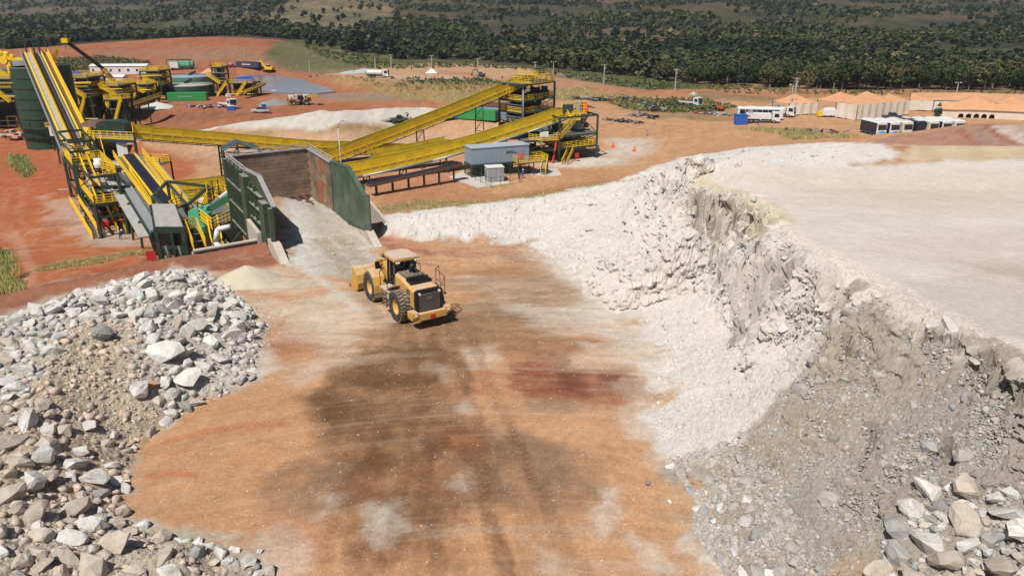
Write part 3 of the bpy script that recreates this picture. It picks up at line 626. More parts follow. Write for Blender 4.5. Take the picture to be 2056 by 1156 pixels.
# berm, stockpile, cliffs
paint([(755, 440), (800, 430), (985, 406), (1100, 392), (1260, 358), (1370, 316), (1500, 296), (1780, 290), (1790, 330), (1500, 350), (1430, 380), (1300, 470), (1180, 520), (1130, 530), (1060, 486), (960, 482), (850, 482), (762, 474)], (238, 231, 222), .6, 1, 1.0, .5)
paint([(1100, 497), (1160, 575), (1290, 660), (1320, 700), (1333, 760), (1300, 830), (1300, 870), (1400, 990), (1392, 1060), (1450, 1156), (1500, 1400), (2900, 1400), (2900, 322), (2056, 320), (1780, 324), (1450, 345), (1300, 360), (1180, 430)], (236, 228, 219), .8, 1, 1.3, .5)
paint([(1400, 350), (1600, 332), (2400, 322), (2600, 900), (2056, 715), (1824, 627), (1683, 552), (1548, 484), (1560, 440), (1500, 398)], (238, 226, 214), .6, 1, .8, .3)
paint([(1500, 352), (1900, 340), (2400, 350), (2400, 420), (1900, 420), (1600, 400)], (226, 205, 186), 2, .7, 3, .15, (.3, 2))
paint([(1700, 470), (2300, 440), (2400, 640), (2056, 640), (1850, 560)], (226, 212, 200), 2, .8, 3, .2, (.3, 2))
paint([(1940, 530), (2080, 540), (2070, 560), (1960, 555)], (188, 168, 150), 1, .6, 1.5, .4)
paint([(1830, 560), (2056, 580), (2200, 700), (2056, 700), (1900, 640), (1780, 600)], (208, 196, 188), 1, .7, 1.2, .5)
paint([(1760, 292), (1860, 292), (2400, 296), (2400, 318), (1830, 320)], (224, 198, 164), .6, 1, .9, .4)
for a, b, c in ((1840, 30, (214, 178, 138)), (1935, 30, (216, 180, 140)), (2020, 18, (214, 184, 150))):
    paint([(a, 293), (a+b, 293), (a+b+24, 318), (a+20, 318)], c, .5, .8, .8, .5)
paint([(1385, 376), (1416, 352), (1450, 372), (1520, 396), (1570, 420), (1610, 455), (1560, 448), (1500, 405), (1440, 386)], (224, 204, 170), .35, .9, .6, .6)
paint([(1352, 392), (1390, 380), (1500, 402), (1550, 430), (1530, 470), (1450, 460), (1380, 440)], (204, 184, 160), .5, .8, .8, .7)
paint([(1540, 490), (1700, 560), (1690, 600), (1600, 560)], (208, 188, 178), .5, .6, .8, .7)
# grey-brown face, lower right
GB = (184, 172, 158)
paint([(1700, 590), (1830, 640), (1920, 660), (2056, 725), (2300, 850), (2300, 1400), (1480, 1400), (1450, 1156), (1395, 1060), (1400, 1000), (1350, 940), (1420, 920), (1500, 860), (1570, 800), (1620, 740), (1660, 660)], GB, .5, 1, 1.2, .7)
paint([(1640, 700), (1720, 640), (1800, 700), (1700, 860), (1560, 960), (1480, 960)], (186, 170, 150), .8, .7, 1.2, .7, (1, 1.8))
paint([(1850, 760), (2056, 800), (2056, 1000), (1850, 1000), (1700, 1100), (1650, 1060)], (168, 158, 152), .8, .7, 1.2, .7, (1, 1.8))
paint([(1600, 960), (1700, 900), (1740, 960), (1640, 1060), (1560, 1100)], (178, 172, 164), .8, .7, 1, .8)
paint([(1290, 830), (1420, 820), (1560, 720), (1640, 660), (1630, 720), (1500, 850), (1380, 930), (1300, 880)], (226, 220, 212), .5, .9, .9, .7)
paint([(1660, 1120), (1780, 1095), (1840, 1130), (1860, 1200), (1640, 1200)], (202, 170, 148), .3, .95, .4, 1)
paint([(1380, 930), (1470, 880), (1600, 900), (1560, 1000), (1460, 1060), (1400, 1000)], (182, 166, 148), .5, .7, 1, .8)
# left pile
paint([(-400, 720), (0, 640), (60, 622), (200, 575), (350, 538), (400, 540), (440, 560), (500, 610), (530, 660), (510, 720), (500, 765), (430, 800), (330, 850), (265, 890), (255, 950), (248, 1040), (330, 1076), (450, 1090), (540, 1135), (560, 1400), (-500, 1400)], (208, 192, 174), .7, 1, 1.0, .6)
paint([(150, 660), (270, 650), (280, 800), (330, 850), (250, 900), (150, 850), (60, 800)], (204, 180, 154), .7, .85, 1, .8)
paint([(0, 640), (200, 580), (360, 545), (480, 610), (510, 700), (480, 770), (380, 800), (280, 760), (260, 640), (100, 660), (0, 720)], (206, 198, 188), .6, .8, 1, .8)
paint([(400, 700), (520, 690), (520, 760), (420, 790), (360, 800)], (218, 208, 198), .5, .8, .8, .8)
paint([(0, 840), (150, 860), (240, 900), (230, 1040), (100, 1000), (0, 980)], (192, 158, 132), .5, .7, .8, .9)
paint([(380, 1090), (480, 1100), (540, 1140), (540, 1300), (380, 1300)], (176, 164, 150), .3, .8, .5, 1)

def colour(x, y, z):
    c = np.zeros(x.shape+(3,)); c[:] = A(196, 140, 104)
    for kind, g, rgb, soft, amt, nz, ns, st, seed in PAINT:
        gx = [p[0] for p in g]; gy = [p[1] for p in g]; pad = soft+nz*1.5+1
        if kind == 'l': pad = nz+soft+1
        m = np.nonzero((x > min(gx)-pad) & (x < max(gx)+pad) & (y > min(gy)-pad) & (y < max(gy)+pad))[0]
        if not len(m): continue
        xx, yy = x[m], y[m]; n = fbm(xx*ns*st[0], yy*ns*st[1], 5, 100+seed, .6)
        if kind == 'p':
            d = sdist(g, xx, yy)+n*nz*1.6; k = amt*(1-sstep(-soft, soft, d))*np.clip(.78+n*.6, 0, 1) if amt < 1 else (1-sstep(-soft, soft, d))
        else:
            d, sa__ = ldist(g, xx, yy, True); side = np.abs(d); d = d+n*soft*1.5; k = amt*(1-sstep(nz*.5, nz*.5+soft, d))*np.clip(.75+.6*n, 0, 1)
            if st == (1.5, .6): k = k*(.78+.22*np.sin(6.283*(sa__+side*.7)/.42))*np.clip(.75+fbm(xx*.3, yy*.3, 3, seed+7)*.9, .25, 1.1)
        c[m] = c[m]*(1-k[:, None])+np.array(rgb)*k[:, None]
    pad_ = (y < 110) & (z < .35)
    ang = np.clip(x*.03, -.6, .45); u = x*np.cos(ang)-y*np.sin(ang); v = x*np.sin(ang)+y*np.cos(ang)      # smears swing round with the loader's turning
    n = fbm(u*.7, v*1.9, 6, 301, .62); n2 = fbm(x*3.1, y*3.1, 5, 302, .7); n4 = fbm(x*.6, y*.7, 5, 305, .6)
    hi = (z > .35) & (y < 90); sc_ = np.where(hi, .45, 1.0); c = c*(1+sc_*(n*.15+n2*.24+n4*.13))[:, None]
    w = np.clip((fbm(u*.35, v*.95, 7, 303, .68)-.10)*1.5, 0, .8)*np.where(pad_, .46, np.where(hi, .08, .2)); c = c*(1-w[:, None])+np.array(A(226, 208, 190))*w[:, None]*(1+n2*.12)[:, None]
    w = np.clip((fbm(u*.3, v*.8, 7, 304, .68)-.14)*1.6, 0, .8)*np.where(pad_, .72, 0); c = c*(1-w[:, None])+c*np.array([.96, .74, .54])*w[:, None]
    hl = sstep(350, 500, y)
    q1 = fbm(x*.010, y*.007, 5, 501, .6); q2 = fbm(x*.05, y*.03, 5, 502, .65)
    hc = c*.86*(1+q2*.5)[:, None]*(1+np.clip(q1, -.5, .5)[:, None]*np.array([1.1, .6, .5])); c = c*(1-hl[:, None])+hc*hl[:, None]
    sat = np.clip((c[:, 0]-c[:, 2])/(c[:, 0]+.01)*1.6, 0, 1)[:, None]; c = c*(1+sat*np.array([.02, .05, -.04])+(1-sat)*np.array([.01, -.01, -.01]))
    l = c@np.array([.3, .59, .11]); c = c*.88+l[:, None]*.12*np.array([1.04, 1.0, .96]); c = c*np.where(l > .12, 1.06, 1.0)[:, None]
    return np.clip(c, .01, .85)

def polar(r, th):
    R, T = np.meshgrid(r, th, indexing='ij'); return (R*np.sin(T)).ravel(), (R*np.cos(T)).ravel()
def grid_mesh(name, x, y, nr, nt, m, select=None, zz=None, cc=None, smooth=True):
    z = Hfull(x, y) if zz is None else zz; c = colour(x, y, z) if cc is None else cc
    i, j = np.meshgrid(np.arange(nr-1), np.arange(nt-1), indexing='ij'); a = (i*nt+j).ravel()
    q = np.stack([a, a+1, a+nt+1, a+nt], 1)
    if select is not None: q = q[select(x, y, q)]
    used = np.unique(q); mp = np.full(len(x), -1); mp[used] = np.arange(len(used)); q = mp[q]
    me = bpy.data.meshes.new(name); me.vertices.add(len(used)); me.vertices.foreach_set('co', np.stack([x[used], y[used], z[used]], 1).astype(np.float32).ravel())
    me.loops.add(q.size); me.loops.foreach_set('vertex_index', q.ravel().astype(np.int32))
    me.polygons.add(len(q)); me.polygons.foreach_set('loop_start', (np.arange(len(q))*4).astype(np.int32))
    me.polygons.foreach_set('use_smooth', np.full(len(q), smooth)); me.update(); me.validate()
    at = me.color_attributes.new('Col', 'FLOAT_COLOR', 'POINT'); cu = np.concatenate([c[used], np.ones((len(used), 1))], 1)
    at.data.foreach_set('color', cu.astype(np.float32).ravel()); me.materials.append(m)
    o = bpy.data.objects.new(name, me); COL.objects.link(o); return o, z, c
GROUND_M = vmat('soil', bump=.3, bscale=4, speck=.24, sscale=7)
PILE_M = vmat('crushed_ore', bump=.45, bscale=4.5, speck=.22, sscale=14, gcol=(.30, .28, .25), grit=.8)
th = np.radians(np.concatenate([np.linspace(-82, -42, 56, endpoint=False), np.linspace(-42, 8, 300, endpoint=False), np.linspace(8, 40, 300, endpoint=False), np.linspace(40, 82, 60)]))
r = np.concatenate([np.linspace(.5, 13.5, 20), np.geomspace(14, 24, 110, endpoint=False), np.geomspace(24, 60, 400, endpoint=False), np.geomspace(60, 118, 160)])
gx, gy = polar(r, th); gz = Hfull(gx, gy); gc = colour(gx, gy, gz); gx, gy, gz = rough3(gx, gy, gz)
RUB = [(p[0], p[1]) for p in GP([(0, 642), (60, 625), (200, 578), (350, 541), (400, 545), (440, 565), (490, 600), (530, 650), (515, 720), (505, 765), (430, 800), (340, 850), (275, 890), (258, 960), (250, 1040), (330, 1078), (450, 1092), (540, 1135), (570, 1180)])]+[(-11, 14), (-11, 2), (-60, 2), (-60, 40)]
STK = [(p[0], p[1]) for p in GP([(757, 444), (790, 434), (985, 409), (1100, 396), (1200, 376), (1300, 357), (1370, 318)])]+[(14, 74), (40, 76), (70, 76), (70, 2), (8, 2)]+[(p[0], p[1]) for p in reversed([W(*q) for q in ((762, 477, 0), (850, 484, 0), (950, 486, 0), (1040, 490, 0), (1085, 500, 0), (1130, 532, 0), (1160, 577, 0), (1230, 627, 0), (1290, 662, 0), (1313, 700, 0), (1328, 760, 0), (1298, 830, 0), (1298, 870, 0), (1333, 920, 0), (1398, 1000, 0), (1390, 1060, 0), (1438, 1100, 0), (1453, 1156, 0))])]
def centers(x, y, q): return x[q].mean(1), y[q].mean(1)
def sel_rub(x, y, q): a, b = centers(x, y, q); return sdist(RUB, a, b) < 0
def sel_stk(x, y, q): a, b = centers(x, y, q); return (sdist(STK, a, b) < 0) & ~sel_rub(x, y, q)
def sel_gr(x, y, q): return ~sel_rub(x, y, q) & ~sel_stk(x, y, q)
nr, nt = len(r), len(th)
o, _, _ = grid_mesh('ground', gx, gy, nr, nt, GROUND_M, sel_gr, gz, gc); tag(o, kind='structure')
rubble, _, _ = grid_mesh('rubble_pile', gx, gy, nr, nt, PILE_M, sel_rub, gz, gc, smooth=False)
tag(rubble, 'heap of pale grey boulders and rubble on the left of the loading pad', 'rock pile')
stock, _, _ = grid_mesh('ore_stockpile', gx, gy, nr, nt, PILE_M, sel_stk, gz, gc, smooth=False)
tag(stock, 'huge white flat-topped ore stockpile with dug steep face on the right', 'stockpile')
th2 = np.radians(np.concatenate([np.linspace(-82, -56, 40, endpoint=False), np.linspace(-56, 56, 460), np.linspace(57, 82, 40)])); r2 = np.geomspace(116, 2500, 330)
fx, fy = polar(r2, th2); fz = Hfull(fx, fy); fc = colour(fx, fy, fz)
HEAPW = [(p[0], p[1]) for p in HEAPL]
def sel_hp(x, y, q): a, b = centers(x, y, q); return sdist(HEAPW, a, b) < 0
def sel_hill(x, y, q): a, b = centers(x, y, q); return b > 430
TERR_M = vmat('far_soil', bump=.2, bscale=.5, speck=.2, sscale=1.2)
o, _, _ = grid_mesh('terrain', fx, fy, len(r2), len(th2), TERR_M, lambda x, y, q: ~sel_hp(x, y, q) & ~sel_hill(x, y, q), fz, fc); tag(o, kind='structure')
o, _, _ = grid_mesh('hills', fx, fy, len(r2), len(th2), TERR_M, sel_hill, fz, fc); tag(o, kind='structure')
o, _, _ = grid_mesh('ore_heap', fx, fy, len(r2), len(th2), vmat('pale_ore', bump=.4, bscale=.8, speck=.1, sscale=2), sel_hp, fz, fc)
tag(o, 'long low heap of pale crushed ore stretching behind the yellow conveyor', 'ore heap')
def HZ(x, y): return float(Hfull(np.array([x]), np.array([y]))[0])
def GZ(px, py):
    g = G(px, py); return (g[0], g[1], HZ(g[0], g[1]))
# ---------------- shared materials ----------------
M_YEL = mat('yellow_paint', (.78, .50, .012), .5, dirt=(.42, .28, .06), dirt_amt=.3, vary=.05)
M_YMESH = mat('yellow_mesh', (.76, .54, .015), .7, dirt=(.56, .40, .04), dirt_amt=.5, dscale=2, vary=.16)
M_GRN = mat('dark_green_steel', (.018, .040, .026), .5, dirt=(.10, .085, .06), dirt_amt=.35)
M_GRNW = mat('green_wall_plate', (.036, .062, .038), .55, dirt=(.12, .12, .09), dirt_amt=.45, dscale=.8, top_dust=(.34, .31, .26))
M_GRN2 = mat('green_wall_inside', (.05, .085, .055), .6, dirt=(.20, .20, .15), dirt_amt=.6, dscale=.5)
M_DARK = mat('dark_rubber', (.012, .013, .018), .6)
M_BELT = mat('belt_rubber', (.010, .011, .028), .5)
M_GREY = mat('galvanised_grating', (.12, .125, .12), .7, dirt=(.08, .075, .07), dirt_amt=.5, dscale=1.5)
M_STEEL = mat('grey_steel', (.32, .34, .36), .45, .3, dirt=(.2, .18, .15), dirt_amt=.4)
M_DUST = mat('dusty_plate', (.36, .34, .31), .8, dirt=(.22, .19, .16), dirt_amt=.6)
M_CONC = mat('concrete', (.48, .43, .36), .9, dirt=(.36, .24, .15), dirt_amt=.55, dscale=.7, bump=.2)
M_CONC2 = mat('dark_stained_concrete', (.055, .05, .048), .9, dirt=(.16, .11, .08), dirt_amt=.6, dscale=.9)
M_LIN = mat('rusty_liner', (.30, .205, .14), .75, .1, dirt=(.085, .06, .05), dirt_amt=.9, dscale=.38, vary=.14, bump=.2)
M_LINR = mat('red_rust_liner', (.36, .11, .045), .75, dirt=(.26, .16, .10), dirt_amt=.7, dscale=.6, vary=.15)
M_LIP = mat('worn_steel_lip', (.30, .29, .28), .6, dirt=(.2, .17, .14), dirt_amt=.5)
M_RED = mat('red_paint', (.42, .02, .018), .5)
M_WHT = mat('white_paint', (.66, .66, .64), .45, dirt=(.42, .30, .22), dirt_amt=.35)
M_MINT = mat('mint_green_paint', (.09, .42, .25), .45, dirt=(.18, .3, .2), dirt_amt=.3)
M_BLUE = mat('blue_paint', (.02, .10, .42), .5, dirt=(.1, .12, .25), dirt_amt=.3)
M_BLK = mat('black_plastic', (.012, .012, .013), .45)
M_GLS = mat('dark_glass', (.015, .02, .024), .08, spec=.7)
M_ORG = mat('orange_plastic', (.70, .09, .03), .5)
M_RUST = mat('rusty_steel', (.13, .07, .045), .8, dirt=(.06, .04, .035), dirt_amt=.6, dscale=3)
def ZP(x, y, py):
    """height at which a plumb line through (x, y) crosses an image row"""
    b = math.tan(TH-math.atan((CY-py)/F)); return CH-y*b
def V(x, y, z): return Vector((x, y, z))

# ---------------- feeder hopper ----------------
def hopper():
    L0, L4, R0, R4 = [V(a[0], a[1], 0) for a in (HL0, HL4, HR0, HR4)]
    def on(A, B, t): return A.lerp(B, t)
    ln = (R4-R0).length; dr = (R4-R0).normalized(); dl = (L4-L0).normalized()
    out_r = V(dr.y, -dr.x, 0); out_l = V(-dl.y, dl.x, 0)
    t = thing('feed_hopper', 'large three-sided green steel feed hopper with rusty liner above the ramp', 'hopper', (-22, 70, 0))
    top = 5.5
    def wall(A, dirn, out, prof, thick, name, m):     # prof: list of (s, z) outline along the wall
        mb = MB(); mb.ext([A+dirn*s+V(0, 0, z) for s, z in prof], out*thick); return mb.build(name, m, t)
    LN = (L4-L0).length
    # wing walls (front, sloping) and deep side walls
    wr = wall(R0, dr, out_r, [(2.5, 1.0), (2.3, 4.2), (7.0, 6.05), (12.6, 5.6), (12.6, -.3)], .35, 'wing_wall', M_GRN2)
    mb = MB()
    for s0, z0, z1 in ((2.5, .95, 4.3), (12.3, -.3, 5.75)):
        mb.beam(R0+dr*s0+out_r*.35+V(0, 0, z0), R0+dr*s0+out_r*.35+V(0, 0, z1), .45, .6)
    mb.beam(R0+dr*2.4+out_r*.18+V(0, 0, 4.25), R0+dr*7+out_r*.18+V(0, 0, 6.1), .42, .16)
    mb.beam(R0+dr*7+out_r*.18+V(0, 0, 6.1), R0+dr*12.6+out_r*.18+V(0, 0, 5.65), .42, .16)
    mb.build('wall_frame', M_GRN2, wr)
    mb = MB(); mb.beam(R0+dr*5.6+out_r*.9+V(0, 0, -2), R0+dr*5.6+out_r*.9+V(0, 0, 4.6), .5, .6); mb.beam(R0+dr*10+out_r*.9+V(0, 0, -4), R0+dr*10+out_r*.9+V(0, 0, 4.9), .5, .6)
    mb.build('buttress', M_GRN, t)
    # left: the outer face is seen; ribs, ledges, columns
    wl = wall(L0, dl, out_l, [(3.6, 1.1), (3.0, 4.2), (7.5, 6.05), (14.2, 5.6), (14.2, -.9), (7.6, -.6)], .22, 'wing_wall', M_GRNW)
    wl2 = wall(L0, dl, out_l, [(14.25, -1.2), (14.25, 5.5), (LN, 5.5), (LN, -1.2)], .22, 'side_wall', M_GRNW)
    def pil(s, z0, z1, w=.5, d=.7, off=.55):
        mb = MB(); c = L0+dl*s+out_l*off; mb.beam(c+V(0, 0, z0), c+V(0, 0, z1), w, d, up=dl); mb.build('column', M_GRNW, t)
    pil(3.2, 1.0, 4.15, .35, .5, .42); pil(5.1, -1.0, 4.3, .55, 1.7, .5); pil(12.3, -2.2, 5.35, .55, 1.8, .5); pil(LN-.2, -1.2, 5.4, .4, .5, .45)
    for s0, s1, zs in ((6.2, 11.2, (4.4, 3.0, 1.7, .3)),):
        for z in zs:
            mb = MB(); mb.beam(L0+dl*s0+out_l*.38+V(0, 0, z), L0+dl*s1+out_l*.38+V(0, 0, z), .36, .12); mb.build('ledge', M_GRNW, wl)
    for z in (3.3, 1.15, -1.1):
        mb = MB(); mb.beam(L0+dl*14+out_l*.42+V(0, 0, z), L0+dl*LN+out_l*.42+V(0, 0, z), .42, .2); mb.build('ledge', M_GRNW, wl2)
    rib = MB(); rib.box((0, 0, 0), (.12, .34, 6.5)); rm = rib.mesh('rib', M_GRNW); ang = math.atan2(dl.y, dl.x)
    k = 0; s = 14.6
    while s < LN-.3:
        c = L0+dl*s+out_l*.36+V(0, 0, 2.1)-Vector(t.location); place('rib', rm, wl2, c, (0, 0, ang)); s += .72
    for s in (8.8, 10.4):
        c = L0+dl*s+out_l*.36+V(0, 0, 2.4)-Vector(t.location); place('rib', rm, wl, c, (0, 0, ang), (1, 1, .8))
    # back wall
    bd = (R4-L4).normalized(); bo = V(-bd.y, bd.x, 0); bl = (R4-L4).length
    mb = MB(); mb.ext([L4+V(0, 0, -2), L4+V(0, 0, 5.5), R4+V(0, 0, 5.5), R4+V(0, 0, -2)], bo*.25); mb.build('back_wall', M_GRN, t)
    wr2 = wall(R0, dr, out_r, [(12.65, -1.2), (12.65, 5.5), (ln, 5.5), (ln, -1.2)], .25, 'side_wall', M_GRN)
    # liner plates, each bolted on its own
    pm = MB(); pm.box((0, 0, 0), (.95, .05, .40)); pa = pm.mesh('liner_plate', M_LIN); pb = MB().box((0, 0, 0), (.95, .05, .40)).mesh('liner_plate', M_LINR)
    def liners(A, d, n_in, length, par, red=None, z0=-.5):
        nx = max(1, round(length/.98)); st_ = length/nx; ang = math.atan2(d.y, d.x)
        for i in range(nx):
            for j in range(14):
                z = z0+.3+j*.42
                if z > 5.35: continue
                c = A+d*((i+.5)*st_+(st_*.5 if j % 2 and i < nx-1 else 0))+n_in*(.03+random.random()*.02)+V(0, 0, z)-Vector(t.location)
                isr = red and red[0] <= i+(j*-.12) <= red[1]
                place('liner_plate', pb if isr and random.random() < .8 else pa, par, c, (0, 0, ang))
    liners(L4, bd, -bo, bl, t); liners(R4, -dr, -out_r, ln-12.65, t, (2.0, 4.3)); liners(L4, -dl, -out_l, LN-14.3, t)
    # worn lips and the pale hand rail round the rim
    mb = MB()
    mb.bars([L0+dl*3+V(0, 0, 4.25)+out_l*.1, L0+dl*7.5+V(0, 0, 6.1)+out_l*.1, L0+dl*14.2+V(0, 0, 5.65)+out_l*.1, L4+V(0, 0, 5.58)], .42, .12)
    mb.bars([L4+V(0, 0, 5.58), R4+V(0, 0, 5.58), R0+dr*12.6+V(0, 0, 5.58)], .35, .12); mb.build('rim', M_LIP, t)
    mb = MB(); off = .3
    a = [L0+dl*13+out_l*off, L4+out_l*off+bo*off, R4+out_r*off+bo*off, R0+dr*13+out_r*off]
    for p, q in zip(a[:-1], a[1:]):
        for z in (5.72, 6.02): mb.beam(p+V(0, 0, z), q+V(0, 0, z), .08)
        n = int((q-p).length/1.5)
        for i in range(n+1): c = p.lerp(q, i/n); mb.beam(c+V(0, 0, 5.3), c+V(0, 0, 6.02), .06)
    mb.build('railing', M_DUST, t)
    # concrete toes
    mb = MB(); mb.ext([R0+V(0, 0, -.6), R0+V(0, 0, .12), R0+dr*2.4+V(0, 0, 1.15), R0+dr*12+V(0, 0, .35), R0+dr*12+V(0, 0, -1)], out_r*.7); mb.build('concrete_toe', M_CONC, t)
    mb = MB(); mb.ext([L0+V(0, 0, -.6), L0+V(0, 0, .1), L0+dl*2.4+V(0, 0, 1.25), L0+dl*6.1+V(0, 0, 1.25), L0+dl*6.1+V(0, 0, -1)], out_l*.7); mb.build('concrete_toe', M_CONC, t)
    mb = MB(); c0 = L0+dl*6.3+out_l*.75; mb.ext([c0+V(0, 0, -1.4), c0+V(0, 0, 1.3), c0+dl*4.2+V(0, 0, 1.6), c0+dl*4.2+V(0, 0, -2.5)], out_l*.35); mb.build('concrete_footing', M_CONC, t)
    # grizzly bars at the mouth in the floor
    mb = MB()
    c = on(L4, R4, .62)-bo*2.2
    for k in range(3): q = c+bd*(k*.8-.2); mb.beam(q+V(0, 0, .9), q-bo*3.2+V(0, 0, .55), .16, .3)
    mb.beam(c-bd*2+V(0, 0, .75), c+bd*2.2+V(0, 0, .75), .3, .5); mb.build('grizzly_bars', M_RUST, t)
    # chute bracket under the left wall
    c = L0+dl*15.5+out_l*.8
    for dd in (0, 4): mb = MB(); q = c+dl*dd; mb.ext([q+V(0, 0, -.8), q+out_l*2.6+V(0, 0, -3.6), q+V(0, 0, -3.6)], dl*.25); mb.build('bracket', M_GRN, t)
    mb = MB(); mb.ext([c+dl*.3+out_l*1.0+V(0, 0, -2.6), c+dl*3.9+out_l*1.0+V(0, 0, -2.6), c+dl*3.9+out_l*2.5+V(0, 0, -3.4), c+dl*.3+out_l*2.5+V(0, 0, -3.4)], V(0, 0, .12)); mb.build('deck_plate', M_DUST, t)
    return t
hopper()
# retaining wall and earth-side panels
def retaining():
    A = V(*W(391, 506, 1.0)); B = V(*W(517, 484, .9)); n = (B-A).normalized(); o = V(-n.y, n.x, 0)
    t = thing('retaining_wall', 'dark stained concrete retaining wall between red earth and the crusher', 'wall', A)
    mb = MB(); mb.ext([A+V(0, 0, -.6), A, B, B+V(0, 0, -2.6), A.lerp(B, .35)+V(0, 0, -1.6)], o*.45); mb.build('wall_panel', M_CONC2, t)
    mb = MB(); mb.beam(A+o*.22+V(0, 0, .06), B+o*.22+V(0, 0, .06), .5, .12); mb.build('coping', M_CONC, t)
    mb = MB(); mb.ext([A+o*.5+V(0, 0, -11), A+o*.5+V(0, 0, -.2), B+o*.5+V(0, 0, -.2), B+o*.5+V(0, 0, -11)], o*.4); mb.build('wall_face', M_CONC, t)
retaining()
t = thing('side_wall', 'plain concrete flank wall below the right side of the feed hopper', 'wall', (-12, 72, -6))
MB().ext([V(-10.9, 69, -10.8), V(-10.9, 69, -.6), V(-17.4, 86, -.6), V(-17.4, 86, -10.8)], (.3, .1, 0)).build('wall_face', M_CONC, t)
# red warning board
g = W(305, 522, 1.0)
t = thing('warning_board', 'small red board on a post at the edge of the earth bank', 'board', (g[0], g[1], .2))
MB().box((g[0], g[1], 1.35), (.75, .06, .8), rz=.2).build('panel', M_RED, t); MB().beam((g[0], g[1]+.08, .2), (g[0], g[1]+.08, 1.4), .08).build('post', M_STEEL, t)

# ---------------- wheel loader ----------------
LY = mat('loader_yellow', (.54, .29, .045), .6, dirt=(.42, .28, .16), dirt_amt=.85, dscale=1.3, top_dust=(.54, .40, .28))
LG = mat('loader_grille', (.085, .07, .06), .6, dirt=(.16, .12, .09), dirt_amt=.5, top_dust=(.3, .22, .16))
LT = mat('tyre_rubber', (.022, .022, .026), .85, dirt=(.30, .22, .16), dirt_amt=.25, dscale=2)
LTR = mat('tyre_tread_dusty', (.17, .125, .095), .9, dirt=(.36, .26, .19), dirt_amt=.7, dscale=2, bump=.2)
LROOF = mat('dusty_roof', (.48, .36, .27), .85, dirt=(.58, .46, .36), dirt_amt=.6)
M_LAMP = mat('lamp_lens', (.75, .72, .6), .15)
def wheel(par, x, y, R, wd, name='wheel'):
    s = 1 if y > 0 else -1
    w = bpy.data.objects.new(name, None); COL.objects.link(w); w.parent = par; w.location = (x, y, R); w['_local'] = 1
    prof = [(R*.50, -wd*.40), (R*.62, -wd*.5), (R*.90, -wd*.5), (R*.965, -wd*.40), (R*.965, wd*.40), (R*.90, wd*.5), (R*.62, wd*.5), (R*.50, wd*.40)]
    mb = MB(); mb.lathe(prof, 28); mb.v = [(v[0], v[2], v[1]) for v in mb.v]; mb.f = [tuple(reversed(f)) for f in mb.f]
    ty = mb.build('tyre', LT, w); ty['_local'] = 1
    tr = MB()
    for k in range(26):
        a = 2*math.pi*k/26
        for sg in (-1, 1):
            a2 = a+(math.pi/26 if sg > 0 else 0)
            M = Matrix.Rotation(a2, 3, 'Y'); tr.box(M@V(0, sg*wd*.25, R*.975), (R*.15, wd*.46, R*.07), M=M@Matrix.Rotation(sg*.22, 3, 'Z'))
    tr.build('tread', LTR, ty)
    rm = MB(); rm.lathe([(0, wd*.10), (R*.20, wd*.12), (R*.24, wd*.02), (R*.42, wd*.02), (R*.50, wd*.36), (R*.56, wd*.42)], 20)
    rm.v = [(v[0], v[2]*s, v[1]) for v in rm.v]; rr = rm.build('rim', LY, w, True); rr['_local'] = 1
    hb = MB()
    for k in range(8): a = k*math.pi/4; hb.cyl((R*.32*math.cos(a), s*wd*.02, R*.32*math.sin(a)), (R*.32*math.cos(a), s*wd*.08, R*.32*math.sin(a)), .045, n=6)
    hb.build('wheel_nuts', LTR, rr)
    return w
